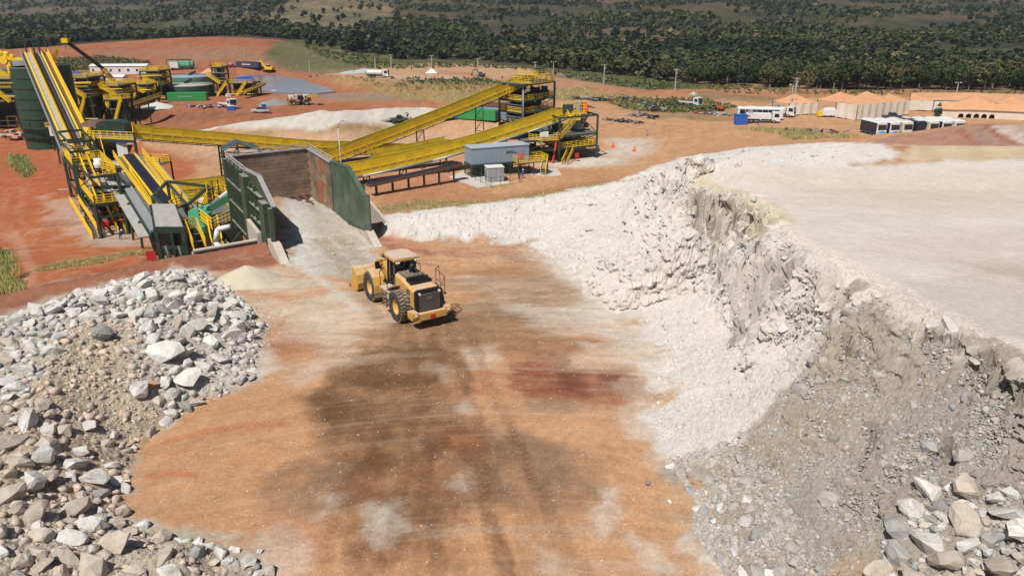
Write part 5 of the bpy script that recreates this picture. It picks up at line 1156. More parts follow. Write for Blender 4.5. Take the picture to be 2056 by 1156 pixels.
# left lower bay
c3b = [P2(1050, 330, 152), c3[0], c3[3], P2(1010, 270, 168)]
T3b = tower('crusher_tower', 'lower dark green machine bay with yellow railed deck left of the zigzag stairs', 'tower', c3b, -10, [-7.4, ZP(*c3[0], 280)], decks=[ZP(*c3[0], 280)], leg=.36)
zd = ZP(*c3[0], 280)+.26
railing([V(*p, zd) for p in (P2(1062, 276, 154), P2(1092, 282, 152), P2(1122, 282, 153), P2(1126, 268, 160))], T3b, 1.1, step=1.0)
stairs(T3b, V(*P2(1122, 278, 155), zd), V(*P2(1155, 238, 160), ZP(*P2(1155, 238, 160), 240)), 1.0)
zp = ZP(*P2(1155, 238, 160), 240)
mb = MB(); pp = [P2(1150, 240, 159), P2(1166, 240, 159), P2(1162, 225, 164), P2(1132, 218, 162), P2(1140, 232, 160)]; mb.prism(pp, zp-.1, zp); mb.build('landing', M_GREY, T3b)
railing([V(*p, zp) for p in pp+pp[:1]], T3b, 1.2, step=1.0)
stairs(T3b, V(*P2(1150, 236, 160), zp), V(*P2(1130, 218, 163), ZP(*P2(1130, 218, 163), 216)), .9)
# stair to the ground
s0 = V(*W(1133, 330, -9.9)); s1 = V(*P2(1152, 305, 160), z1+.3)
stairs(T3, s0, s1, 1.1); railing([s1, s1+V(3.2, -.4, 0)], T3)
stairs(T3, s1+V(1, 3, 0), V(*P2(1135, 280, 162), z2+.3), .9)
# machines inside
def crusher(par, c, r, h, m, m2):
    mb = MB(); mb.lathe([(r*.9, 0), (r, h*.25), (r*1.05, h*.5), (r*.8, h*.62), (r*.85, h), (0, h)], 14, c); mb.build('crusher_body', m, par, True)
    mb = MB(); mb.cyl((c[0]+r*1.3, c[1], c[2]+h*.15), (c[0]+r*1.3, c[1], c[2]+h*.6), r*.45, n=10); mb.bb(c[0]-r*1.2, c[0]+r*2, c[1]-r*.4, c[1]+r*.4, c[2]-.3, c[2]); mb.build('drive_motor', m2, par)
crusher(T3, (c.x+2.6, c.y-.5, z2+.4), 1.3, 2.2, M_DUST, M_GRN); crusher(T3, (c.x-2, c.y-1, z2+.4), 1.2, 2.0, M_RUST, M_YEL); crusher(T3, (c.x+2.5, c.y-1.5, z1+.4), 1.0, 1.6, M_DUST, M_YEL)
mb = MB(); mb.ext([(c.x+1, c.y-1.5, z3-.2), (c.x+5, c.y-1.5, z3-.2), (c.x+3.8, c.y-1.5, z3-2.2), (c.x+2.4, c.y-1.5, z3-2.2)], (0, 2.5, 0)); mb.build('feed_chute', M_RUST, T3)
for k, (m_, px) in enumerate(((M_STEEL, 1163), (M_ORG, 1174))):
    q = V(*P2(px, 210, 164), z3+.25); mb = MB(); mb.bb(q.x-.7, q.x+.7, q.y-.6, q.y+.6, q.z, q.z+1.9); mb.build('electric_cabinet', m_, T3)
railing([V(*P2(p, 222, 161), z3+.2) for p in (1152, 1165, 1180)]+[V(*P2(1180, 212, 168), z3+.2)], T3, 1.9, step=.9)
mb = MB(); q = V(*P2(1141, 214, 162), zp+1.2); mb.bb(q.x-1.2, q.x+1, q.y-1, q.y+1, q.z, q.z+1.6); mb.cyl(q+V(-1.2, 0, .4), q+V(-1.9, 0, .4), .6, n=10); mb.build('drive_unit', M_GRN, T3b)
mb = MB(); cb_ = T3b.location; mb.cyl(V(cb_.x-6, cb_.y-3, -6.2), V(cb_.x+4, cb_.y-1, -2.8), .3, n=8); mb.cyl(V(cb_.x+4, cb_.y-1, -2.8), V(cb_.x+4.4, cb_.y-1, -6.5), .28, n=8); mb.build('dust_pipe', M_STEEL, T3b, True)
screen(T3b, (cb_.x, cb_.y, -5.3), 7, 3, 1.5, .4, .12, M_GRN); screen(T3b, (cb_.x-1, cb_.y+1, -8.4), 6, 3, 1.6, .4, .05, M_RUST)
mb = MB(); mb.bb(cb_.x+2, cb_.x+3.8, cb_.y-4, cb_.y-2.4, -6.0, -4.2); mb.build('motor_housing', M_WHT, T3b)
mb = MB(); q = V(*W(1110, 328, -10)); mb.beam(q, q+V(1.0, 2.0, 6.0), .35); mb.build('red_chute', M_RED, T3b)
# fire cabinet
g = W(1158, 324, -10)
t = thing('fire_cabinet', 'red fire hose cabinet on a stand by the yellow ground stair', 'cabinet', g); g = V(*g)
MB().box(g+V(0, 0, 1.25), (.8, .4, .9)).build('cabinet_box', M_RED, t)
for s in (-.3, .3): MB().beam(g+V(s, 0, 0), g+V(s, 0, .9), .07).build('leg', M_RED, t)

# ---- grey switch room on its steel base ----
def swroom():
    a = V(*P2(947, 332, 139.5), 0); b = V(*P2(1062, 322, 144.1), 0); d = (b-a).normalized(); n = V(-d.y, d.x, 0); w = 3.9
    g0 = -9.8; L = (b-a).length; ps = [a, b, b+n*w, a+n*w]
    t = thing('switch_room', 'long pale grey electrical switch room raised on dark steel racks', 'switch room', (a+d*L/2+n*w/2+V(0, 0, g0)))
    ZB, ZT = -7.5, -4.55
    MB().prism([(p.x, p.y) for p in ps], ZB, ZT).build('cabin_shell', mat('grey_blue_paint', (.23, .29, .36), .5, dirt=(.30, .30, .30), dirt_amt=.25, dscale=.6), t)
    e = .12; pr = [a-d*e-n*e, b+d*e-n*e, b+d*e+n*(w+e), a-d*e+n*(w+e)]
    r_ = MB().prism([(p.x, p.y) for p in pr], ZT, ZT+.14).build('roof', mat('grey_roof_sheet', (.34, .38, .42), .5, dirt=(.36, .34, .32), dirt_amt=.5, dscale=.8), t)
    mb = MB()
    for k in range(1, 12): q = a+d*(L*k/12)-n*.012; mb.beam(q+V(0, 0, ZB), q+V(0, 0, ZT), .05, .04)
    mb.build('wall_seam', M_STEEL, t)['kind'] = 'stuff'
    for k in (.84,): q = a+d*(L*k)-n*.04; MB().beam(q+V(0, 0, ZB), q+V(0, 0, ZB+2.3), 1.2, .06, up=n).build('door', M_STEEL, t)
    mb = MB()
    for zz, xs in ((-.95, ((.60, .05), (.66, .05), (.72, .02))), (-1.25, ((.59, .08), (.68, .05), (.74, .04)))):
        for k, l in xs: q = a+d*(L*k)-n*.02+V(0, 0, ZT+zz); mb.beam(q, q+d*(L*l), .03, .14, up=(0, 0, 1))
    mb.build('faint_lettering', M_DARK, t)['kind'] = 'stuff'
    mb = MB(); mb.bars([p+V(0, 0, ZB-.2) for p in ps+ps[:1]], .25, .4)
    mb.build('base_frame', M_GRN, t)
    for k in range(7):
        for s in (0, w): q = a+d*(L*k/6)+n*s; MB().beam(q+V(0, 0, g0), q+V(0, 0, ZB-.4), .22).build('leg', M_GRN, t)
    for k in range(4): z = g0+.3+k*.45; mb = MB(); mb.bars([q+V(0, 0, z) for q in (a-n*.1, a+d*(L*.5)-n*.1)], .1, .12); mb.bars([a-d*.1+V(0, 0, z), a-d*.1+n*w+V(0, 0, z)], .1, .12); mb.bars([q+V(0, 0, z) for q in (a+d*(L*.55)-n*.1, a+d*(L*.95)-n*.1)], .1, .12); mb.build('cable_tray', M_GRN, t)
    MB().prism([(p.x, p.y) for p in [a+d*.8+n*.8, b-d*3+n*.8, b-d*3+n*(w-.8), a+d*.8+n*(w-.8)]], g0, ZB-.5).build('cable_box', M_DARK, t)
    # platform and stair at the right end
    pa = b-n*2.2-d*3.2; pb = b-n*2.2+d*3.0; pc = b+n*1.0+d*3.0; pd_ = b+n*1+d*.2; z = ZB+.05
    MB().prism([(p.x, p.y) for p in (pa, pb, pc, pd_, b-n*.05+d*.2, b-n*.05-d*3.2)], z-.12, z).build('platform', M_GREY, t)
    railing([p+V(0, 0, z) for p in (b-n*.1-d*3.2, pa, pb-d*1.0)], t, 1.15, step=.9); railing([p+V(0, 0, z) for p in (pb, pc, pd_)], t, 1.15, step=.9)
    for p in (pa, pb, pb-d*3): MB().beam(p+V(0, 0, g0), p+V(0, 0, z-.1), .2).build('leg', M_GRN, t)
    g = V(*W(1090, 350, g0)); stairs(t, g, pb-d*.5+V(0, 0, z), 1.0)
    q = pa+d*.6+V(0, 0, z+1.3); MB().box(q, (.7, .25, .9), rz=math.atan2(d.y, d.x)).build('control_box', M_ORG, t)
    return a, d, n, g0
sa, sd_, sn, sg = swroom()
# concrete pad, cabinet and fence
pad = [W(*p, -9.97) for p in ((902, 356), (960, 378), (1128, 352), (1118, 338), (1010, 345), (925, 345))]
o = MB().prism([(p[0], p[1]) for p in pad], -10.3, -9.9).build('pavement', mat('pale_pad', (.47, .43, .38), .9, dirt=(.42, .30, .22), dirt_amt=.6, dscale=.4)); o['kind'] = 'structure'
g = V(*W(993, 364, -9.9)); t = thing('transformer_cabinet', 'white louvred transformer cabinet on the concrete pad before the switch room', 'cabinet', g)
ca, sa_ = math.cos(.25), math.sin(.25); dd = V(ca, sa_, 0); nn = V(-sa_, ca, 0); p0 = V(*W(979, 366, -9.9)); w1, w2, hh = 3.1, 2.4, 2.6
pp = [p0, p0+dd*w1, p0+dd*w1+nn*w2, p0+nn*w2]
MB().prism([(p.x, p.y) for p in pp], -9.9, -9.9+hh).build('cabinet_shell', mat('pale_grey_paint', (.40, .42, .45), .5, dirt=(.3, .28, .25), dirt_amt=.3), t)
MB().prism([(p.x, p.y) for p in (p0-dd*.1-nn*.1, p0+dd*(w1+.1)-nn*.1, p0+dd*(w1+.1)+nn*(w2+.1), p0-dd*.1+nn*(w2+.1))], -9.9+hh, -9.78+hh).build('cabinet_roof', M_WHT, t)
for k in range(3):
    q = p0+dd*(.55+k*1.0)-nn*.03+V(0, 0, hh*.5); MB().box(q, (.85, .05, hh*.85), rz=.25).build('cabinet_door', M_STEEL, t)
for k in range(8): q = p0-dd*.03+nn*(.3+.0)+V(0, 0, .5+k*.22); MB().box(p0-dd*.03+nn*1.2+V(0, 0, .5+k*.22), (.06, 1.7, .1), rz=.25).build('louvre', M_STEEL, t)
t = thing('wire_fence', 'low dark wire fence round the transformer cabinet on the pad', 'fence', W(1020, 372, -9.9))
fp = [V(*W(*p, -9.9)) for p in ((955, 362), (986, 377), (1043, 367), (1040, 352))]
for p, q in zip(fp[:-1], fp[1:]):
    mb = MB()
    for z in (.9, 1.7): mb.beam(p+V(0, 0, z), q+V(0, 0, z), .05)
    mb.build('rail', M_GRN, t)
    for k in range(4): c = p.lerp(q, k/3); MB().beam(c, c+V(0, 0, 1.9), .08).build('post', M_GRN, t)

# ---------------- left side: transfer tower, crusher house, silos ----------------
A1 = W(144, 394, -11)[:2]; B1 = W(204, 478, -11)[:2]; C1 = W(258, 470, -11)[:2]; D1 = (C1[0]+(A1[0]-B1[0]), C1[1]+(A1[1]-B1[1]))
def mix(a, b, t): return (a[0]*(1-t)+b[0]*t, a[1]*(1-t)+b[1]*t)
# back bay (taller)
AB = mix(A1, B1, .42); DC = mix(D1, C1, .42)
zl = ZP(*A1, 311); 
TB = tower('transfer_tower', 'tall dark green transfer tower where the silo conveyor starts, with yellow railed decks', 'tower', [AB, DC, D1, A1], -11, [-8.2, ZP(*AB, 345), zl, zl+2.4, ZP(*DC, 282)], leg=.36, decks=[], rails=[zl+.0], legtop=[zl+.2, ZP(*DC, 282), ZP(*D1, 268), zl+.2])
zt = ZP(*DC, 282)+.3
tp = [P2(180, 285, 124), P2(268, 270, 122), P2(266, 256, 133), P2(190, 262, 134)]
tz = ZP(*tp[0], 277)
MB().prism(tp, tz-.1, tz).build('platform', M_GREY, TB); railing([V(*p, tz) for p in tp+tp[:1]], TB, 1.2, step=1.3)
mb = MB(); mb.bars([V(*p, tz-.3) for p in tp+tp[:1]], .2, .4); mb.build('platform_beam', M_GRN, TB)
for p in tp: MB().beam(V(*p, -11), V(*p, tz-.3), .34).build('leg', M_GRN, TB)
rr = random.Random(8)
for (TT_, P_, Q_, R_, zlo, zhi, n_) in ((TB, AB, DC, A1, -10.5, zl, 34),):
    for k in range(n_):
        u, v_ = rr.random(), rr.random(); x = P_[0]+(Q_[0]-P_[0])*u+(R_[0]-P_[0])*v_; y = P_[1]+(Q_[1]-P_[1])*u+(R_[1]-P_[1])*v_; z = rr.uniform(zlo, zhi); a = rr.choice([.3, 1.9, .3]); L = rr.uniform(1.5, 4)
        MB().beam((x, y, z), (x+L*math.cos(a), y+L*math.sin(a), z+rr.choice([0, 0, rr.uniform(-1.5, 1.5)])), rr.uniform(.12, .4), rr.uniform(.15, .6)).build('frame_member', rr.choice([M_GRN, M_BLK, M_YEL, M_GRN, M_YEL, M_DUST]), TT_)
c = V(*P2(228, 255, 128), tz); mb = MB(); mb.ext([c+V(-2.6, -1, .2), c+V(-2.4, -1, 1.9), c+V(-1.4, -1, 2.3), c+V(1.4, -1, 2.3), c+V(2.4, -1, 1.9), c+V(2.4, -1, .2)], (0, 2.4, 0)); mb.build('transfer_hood', M_GRN, TB)
mb = MB(); c = V(*P2(195, 252, 131), tz+1); mb.lathe([(0, 1.0), (1.5, .9), (2.4, .5), (2.6, .1)], 16, c); mb.build('round_cover', M_RUST, TB, True)
mb = MB(); c = V(*P2(215, 290, 124), tz-3.6); mb.ext([c+V(-2.6, 0, 1.8), c+V(2.8, 0, 2.0), c+V(1.6, 0, 0), c+V(-1.2, 0, -.2)], (0, 3, 0)); mb.build('feed_chute', M_BLK, TB)
mb = MB(); c = V(*P2(246, 300, 123), tz-3); mb.bb(c.x-.9, c.x+.8, c.y, c.y+.1, c.z, c.z+2.4); mb.build('white_panel', M_WHT, TB)
stairs(TB, V(*P2(172, 370, 121), -7.6), V(*P2(160, 318, 125), zl), .9); stairs(TB, V(*P2(205, 315, 120), zl+.2), V(*P2(196, 285, 124), tz), .9)
screen(TB, (*P2(228, 318, 121), zl-.6), 5, 2.4, 1.2, -.9, .12, M_DUST)
# front bay with screen
M1 = mix(A1, B1, .55); N1 = mix(D1, C1, .55)
zf = ZP(*C1, 351); zf2 = ZP(*B1, 413)
TF = tower('screen_tower', 'lower dark green frame with yellow stairs in front of the transfer tower, over pale ground', 'tower', [B1, C1, N1, M1], -11, [-8.0, zf2, zf], leg=.36, decks=[zf2], legtop=[zf2+.2, zf+.2, zf+.2, zf+.1])
railing([V(*p, zf+.26) for p in (mix(B1, N1, .5), C1, N1, mix(M1, N1, .5))], TF, 1.15, step=1.1)
railing([V(*p, zf2+.26) for p in (M1, B1, C1)], TF, 1.15, step=1.1)
railing([V(*p, zf+.26) for p in (mix(B1, C1, .5), C1)], TF, 1.15, step=1.1)
k0 = V(*mix(B1, C1, .25), zf2+.3); stairs(TF, k0, V(*mix(M1, N1, .35), zf+.3), 1.0); stairs(TF, V(*mix(B1, C1, .8), -10.9), V(*mix(M1, C1, .6), zf2+.3), 1.0)
fl = [V(*W(158, 405, -8.6)), V(*W(193, 470, -8.6))]; stairs(TF, V(*W(196, 478, -10.9)), V(*W(150, 405, -8.2)), 1.2)
screen(TF, (*mix(B1, N1, .5), zf2+1.6), 6, 2.6, 1.5, -1.0, .15, M_DUST); screen(TF, (*mix(B1, N1, .55), -9.2), 5, 2.6, 1.3, -1.0, .1, M_RUST)
crusher(TF, (*mix(M1, C1, .6), zf+.3), .7, 1.3, M_WHT, M_GRN)
for k in range(30):
    u, v_ = rr.random(), rr.random(); x = B1[0]+(C1[0]-B1[0])*u+(M1[0]-B1[0])*v_; y = B1[1]+(C1[1]-B1[1])*u+(M1[1]-B1[1])*v_; z = rr.uniform(-10.5, zf); a = rr.choice([.3, 1.9, .3]); L = rr.uniform(1.2, 3.5)
    MB().beam((x, y, z), (x+L*math.cos(a), y+L*math.sin(a), z+rr.choice([0, 0, rr.uniform(-1.5, 1.5)])), rr.uniform(.12, .4), rr.uniform(.15, .6)).build('frame_member', rr.choice([M_GRN, M_BLK, M_YEL, M_GRN, M_YEL, M_DUST]), TF)
stairs(TF, V(*mix(M1, N1, .6), zf+.2), V(*mix(AB, DC, .5), zl), 1.0)
mb = MB(); q = V(*W(216, 465, -10.9)); mb.box(q+V(0, 0, 1.1), (1.0, .5, .8)); mb.beam(q+V(-.4, 0, 0), q+V(-.4, 0, 1), .08); mb.beam(q+V(.4, 0, 0), q+V(.4, 0, 1), .08)
g = W(216, 465, -10.9); t = thing('fire_cabinet', 'red hose cabinet on legs standing under the front of the left screen tower', 'cabinet', g); mb.build('cabinet_box', M_RED, t)
mb = MB(); q0 = V(*mix(B1, C1, 1.0), -10.9); mb.tube([q0+V(1, 1, 4.5), q0+V(1, .5, 2), q0+V(-4, -.5, 2), q0+V(-4, -.6, 0)], .12); mb.build('water_pipe', M_RED, TF)

# inclined belts between the crusher house and the towers
def incline(name, label, p, q, strips, cat='conveyor', legs=()):
    p, q = Vector(p), Vector(q); d = (q-p).normalized(); lat = V(d.y, -d.x, 0).normalized(); up = lat.cross(d).normalized()
    if up.z < 0: up = -up
    t = thing(name, label, cat, p)
    for nm, off, wdt, zo, th_, m in strips:
        if nm == 'railing': railing([p+lat*off+up*zo, q+lat*off+up*zo], t, 1.05, step=1.3, m=m); continue
        if nm == 'idler':
            mb = MB(); n = int((q-p).length/.6)
            for k in range(n): c = p.lerp(q, (k+.5)/n)+up*zo; mb.beam(c+lat*(off-wdt/2), c+lat*(off+wdt/2), th_)
            mb.build(nm, m, t)['kind'] = 'stuff'; continue
        MB().beam(p+lat*off+up*zo, q+lat*off+up*zo, wdt, th_, up=up).build(nm, m, t)
    for k, gz in legs:
        c = p.lerp(q, k)
        for s in (-1, 1): MB().beam(V(c.x, c.y, gz)+lat*s*1.2, c+lat*s*1.0, .25).build('trestle', M_GRN, t)
    return t
p, q = D(258, 314, 121), D(341, 420, 99)
incline('belt_conveyor', 'open black belt conveyor with yellow rails dropping to the crusher', q, p, [('belt', 0, 1.5, .35, .08, M_BELT), ('stringer', -.95, .25, .25, .4, M_YEL), ('stringer', .95, .25, .25, .4, M_YEL), ('walkway', -1.6, .9, .05, .08, M_GREY), ('walkway', 1.7, .9, .05, .08, M_GREY),
    ('railing', 2.2, 0, .1, 0, M_YEL), ('railing', -2.1, 0, .1, 0, M_YEL), ('truss', 0, 2.2, -.5, .5, M_GRN), ('idler', 1.1, .35, .42, .08, M_WHT)], legs=((.15, -10.8), (.55, -10.8)))
p, q = D(240, 352, 112), D(312, 468, 93)
incline('belt_conveyor', 'steel covered conveyor with dusty side chute left of the black belt', q, p, [('cover', 0, 1.1, .3, .35, M_STEEL), ('walkway', .9, .7, .1, .08, M_GREY), ('side_chute', -1.3, 1.4, -.3, .12, M_DUST), ('stringer', 1.4, .15, .1, .35, M_YEL), ('railing', 1.5, 0, .1, 0, M_YEL), ('truss', 0, 1.6, -.35, .5, M_GRN)], legs=((.2, -10.8), (.5, -10.8)))
p, q = D(300, 330, 119), D(376, 425, 97)
incline('inclined_walkway', 'yellow railed inclined walkway on the right of the black belt', q, p, [('walkway', 0, 1.0, 0, .08, M_GREY), ('stringer', -.55, .12, 0, .35, M_YEL), ('stringer', .55, .12, 0, .35, M_YEL), ('railing', -.55, 0, .1, 0, M_YEL), ('railing', .55, 0, .1, 0, M_YEL), ('pipe_duct', 1.2, .5, -.1, .4, M_STEEL)], 'walkway', legs=((.4, -10.8),))
p, q = D(302, 312, 122), D(318, 338, 118)
t = thing('viewing_platform', 'small grey platform with yellow rails beside the top of the black belt', 'platform', p)
a = Vector(p); pp = [(a.x, a.y-3), (a.x+3, a.y-3.5), (a.x+3.4, a.y-.5), (a.x, a.y)]
MB().prism(pp, a.z-1, a.z-.9).build('floor_grating', M_GREY, t); railing([V(*k, a.z-.9) for k in pp+pp[:1]], t)
for k in pp: MB().beam(V(*k, -10.8), V(*k, a.z-1), .22).build('leg', M_GRN, t)
# big silo feed conveyor
p, q = V(*D(168, 318, 128)), V(*D(72, 110, 178))
incline('silo_conveyor', 'steep twin yellow-sided conveyor climbing from the transfer tower to the green silo', p, q,
    [('walkway', -2.6, .8, .3, .1, M_GREY), ('stringer', -2.05, .3, .4, .55, M_YEL), ('belt_cover', -1.4, .75, .35, .3, M_DUST), ('stringer', -.75, .35, .45, .55, M_YEL), ('belt', -.05, .7, .3, .12, M_RUST), ('service_pipe', .6, .3, .5, .3, M_STEEL),
     ('stringer', 1.1, .3, .45, .5, M_YEL), ('walkway', 1.65, .7, .2, .1, M_RUST), ('stringer', 2.15, .3, .45, .5, M_YEL), ('truss', 0, 3.9, -.5, .35, M_GRN), ('railing', -2.95, 0, .3, 0, M_STEEL), ('railing', 2.4, 0, .4, 0, M_YEL), ('railing', -1.0, 0, .5, 0, M_YEL), ('idler', -.1, 1.0, .42, .09, M_BLK)],
    legs=((.3, -11), (.62, -11)))
# head frame above the silo
c = V(*D(76, 112, 179)); s_ = 1.5
t = tower('head_frame', 'open dark green head frame rising above the silo top', 'frame', [(c.x-s_, c.y-s_), (c.x+s_, c.y-s_), (c.x+s_, c.y+s_), (c.x-s_, c.y+s_)], 6.5, [c.z-1, ZP(c.x, c.y, 79)], leg=.22)
mb = MB(); mb.cyl(c+V(-1, 0, -.6), c+V(1, 0, -.6), .7, n=10); mb.build('head_pulley', M_STEEL, t)
stairs(t, c+V(2, 0, -4), c+V(3.5, 2, 1), .8)
def silo(px_base, y, r, top_row, label):
    x = (px_base-CX)/F*(y*cT+31*sT); zt = ZP(x, y, top_row); t = thing('silo', label, 'silo', (x, y, -11)); c = (x, y, 0); n = 40; q = 8; lv = [-11+(zt+11)*k/q for k in range(q+1)]
    mb = MB(); mb.lathe([(r, -11), (r, zt)], n, c); mb.lathe([(r-.12, zt), (r-.12, zt-5)], n, c); mb.build('shell', mat('silo_green', (.017, .055, .03), .55, dirt=(.08, .08, .06), dirt_amt=.25, dscale=.3), t, True)
    mb = MB(); mb.lathe([(0, zt-2.5), (r-.12, zt-2.6)], n, c); mb.build('stored_ore', M_RUST, t)
    for z in lv[1:]: mb = MB(); mb.lathe([(r+.02, z-.10), (r+.10, z-.10), (r+.10, z+.06), (r+.02, z+.06)], n, c); mb.build('hoop', M_GRN if z < zt-.1 else M_LIP, t)
    return t, V(x, y, zt)
S1, s1t = silo(101, 180, 4.8, 134, 'tall dark green ribbed silo standing left of the steep conveyor')
S2, s2t = silo(128, 196, 4.7, 130, 'second green silo half hidden behind the steep conveyor')
x, y = s1t.x, s1t.y
for z, rr in ((-5.6, 6.0), (-8.3, 5.4)):
    mb = MB(); pts = [V(x+rr*math.cos(a), y+rr*math.sin(a), z) for a in [math.pi*(1.0+k*.125) for k in range(9)]]
    railing(pts, S1, 1.0, m=M_GRN, name='ring_railing'); 
mb = MB(); mb.bb(x+4.2, x+9.5, y-6, y-2, -7.6, -5.4); mb.build('electric_room', M_WHT, S1)
for k in range(5): MB().beam((x+4.5+k*1.2, y-6, -11), (x+4.5+k*1.2, y-6, -7.6), .25).build('leg', M_GRN, S1)
railing([V(x+4.2, y-7, -5.4), V(x+9.5, y-7, -5.4)], S1, 1.0)

# crusher house by the retaining wall
def house():
    a = P2(317, 500, 70); b = P2(367, 500, 70.5); c = P2(408, 440, 88); d = P2(330, 440, 90)
    zr = ZP(*b, 457); t = thing('crusher_house', 'dark green crusher frame with dusty roof plate beside the retaining wall', 'crusher', (*a, -11))
    r1 = [P2(315, 470, 71), P2(371, 480, 71), P2(356, 446, 80), P2(312, 452, 80)]
    MB().prism(r1, zr-.12, zr).build('roof_plate', M_DUST, t)
    mb = MB(); mb.bars([V(*k, zr-.35) for k in r1+r1[:1]], .25, .6); mb.build('roof_beam', M_GRN, t)
    for k in r1: MB().beam(V(*k, -10.8), V(*k, zr-.1), .38).build('leg', M_GRN, t)
    mb = MB(); mb.bars([V(*k, zr-2.2) for k in r1+r1[:1]], .2, .3); mb.beam(V(*r1[0], zr-5), V(*r1[1], zr-2.2), .15); mb.build('floor_beam', M_GRN, t)
    mb = MB(); q0 = V(*mix(r1[0], r1[1], .25), zr-2); mb.cyl(q0, q0+V(.6, .3, -5), .25, n=8); mb.cyl(q0+V(1.3, 0, 0), q0+V(2, 0, -5), .2, n=8); mb.build('suction_hose', M_GRN, t, True)
    # upper open frame behind
    f = [P2(308, 405, 92), P2(338, 425, 86), P2(376, 410, 88), P2(420, 384, 98), P2(340, 392, 101)]; z2 = ZP(*f[1], 420)
    for k in f: MB().beam(V(*k, -10.8), V(*k, z2), .3).build('leg', M_GRN, t)
    mb = MB(); mb.bars([V(*k, z2) for k in f+f[:1]], .3, .35); mb.beam(V(*f[2], z2), V(*f[4], z2), .25); e = V(*P2(440, 400, 92), z2); mb.beam(V(*f[3], z2), e, .3); mb.beam(e, V(*P2(412, 430, 84), z2-1.5), .3); mb.beam(V(*f[0], z2-4), V(*f[1], z2), .18); mb.beam(V(*f[1], z2-4), V(*f[2], z2), .18); mb.build('upper_frame', M_GRN, t)
    mb = MB(); q = V(*P2(395, 425, 88), z2-4.5); mb.bb(q.x-3, q.x+4, q.y-1, q.y+4, q.z-2, q.z+1.2); mb.bb(q.x-4, q.x-1, q.y-1.5, q.y+1, q.z+.4, q.z+1.9); mb.build('crusher_body', M_BLK, t)
    mb = MB(); q = V(*P2(411, 402, 90), z2-1.0); mb.bb(q.x-.6, q.x+.6, q.y-.5, q.y+.5, q.z-.4, q.z+1.3); mb.build('motor_housing', M_WHT, t)
    # yellow access decks, rails and stairs
    dk = [P2(345, 440, 84), P2(372, 470, 76), P2(392, 462, 77), P2(366, 430, 86)]; zd = ZP(*dk[1], 462)
    MB().prism(dk, zd-.1, zd).build('platform', M_GREY, t); railing([V(*k, zd) for k in (dk[0], dk[1], dk[2])], t, 1.15, step=.8); railing([V(*k, zd) for k in (dk[0], dk[3])], t, 1.15, step=.8)
    stairs(t, V(*P2(402, 500, 68), ZP(*P2(402, 500, 68), 500)), V(*P2(386, 462, 77), zd), 1.1)
    dk = [P2(404, 452, 78), P2(430, 470, 74), P2(470, 440, 78), P2(455, 410, 88), P2(420, 415, 86)]; zd = ZP(*dk[1], 462)
    MB().prism(dk, zd-.1, zd).build('platform', M_GREY, t); railing([V(*k, zd) for k in dk+dk[:1]], t, 1.2, step=.7); railing([V(*mix(dk[3], dk[4], k/3), zd) for k in range(4)], t, 2.4, step=.7)
    stairs(t, V(*P2(440, 486, 69), zd-3), V(*P2(428, 456, 76), zd), 1.0)
    dk = [P2(434, 415, 86), P2(474, 408, 84), P2(476, 392, 90), P2(440, 396, 92)]; zd = ZP(*dk[0], 412)
    MB().prism(dk, zd-.1, zd).build('platform', M_GREY, t); railing([V(*k, zd) for k in dk+dk[:1]], t, 1.2, step=.7)
    for k in dk: MB().beam(V(*k, -10.8), V(*k, zd), .25).build('leg', M_GRN, t)
    mb = MB(); q = V(*P2(352, 428, 86), ZP(*P2(352, 428, 86), 440)); mb.bb(q.x-.5, q.x+.5, q.y-.3, q.y+.3, q.z, q.z+1.6); mb.build('red_cabinet', M_RED, t)
    # pale hose
    g0 = V(*P2(462, 452, 72), ZP(*P2(462, 452, 72), 455)); mb = MB(); mb.tube([g0, g0+V(-1.3, 0, -.3), g0+V(-1.7, 0, -1.6), g0+V(-.8, -.4, -2.9), g0+V(-.7, -.6, -4)], .28, 8); mb.build('pale_hose', M_WHT, t, True)
house()
def breaker():
    b0 = V(*D(398, 452, 78)); t = thing('rock_breaker', 'mint green hydraulic rock breaker arm reaching toward the hopper', 'rock breaker', (b0.x, b0.y, -10.8))
    mb = MB(); mb.ext([b0+V(-1.0, 0, -.2), b0+V(-.9, 0, 1.5), b0+V(.2, 0, 1.9), b0+V(1.1, 0, 1.2), b0+V(1.1, 0, -.2)], (0, 1.3, 0)); mb.cyl(b0+V(0, .6, -.9), b0+V(0, .6, -.2), .8, n=12); mb.build('slew_housing', M_MINT, t)
    MB().beam((b0.x, b0.y+.6, -10.8), (b0.x, b0.y+.6, b0.z-.9), 1.0).build('pedestal', M_GRN, t)
    e = V(*D(409, 424, 79)); k = V(*D(470, 391, 82)); mb = MB(); mb.beam(b0+V(.5, .5, 1.2), e+V(0, .3, 0), .55, .7); mb.beam(e, k, .45, .75); mb.box(e, (.9, .6, .9)); mb.build('boom', M_MINT, t)
    mb = MB(); mb.cyl(D(440, 398, 80.5), D(462, 382, 82), .2, n=8); mb.build('boom_cylinder', M_WHT, t); mb = MB(); mb.cyl(D(420, 412, 79.5), D(440, 398, 80.5), .12, n=6); mb.build('cylinder_rod', M_STEEL, t)
    mb = MB(); k2 = V(*D(483, 394, 83)); mb.beam(k+V(-.5, 0, .4), k2+V(.6, 0, .2), .5, .9); mb.beam(k2, k2+V(1.5, 1, -2.5), .45, .6); mb.build('stick', M_MINT, t)
    mb = MB(); mb.tube([b0+V(0, .4, 1.6), b0+V(.2, .3, 2.4), e+V(0, 0, .7), e+V(1, 0, .9)], .07); mb.build('hydraulic_hose', M_BLK, t)
breaker()
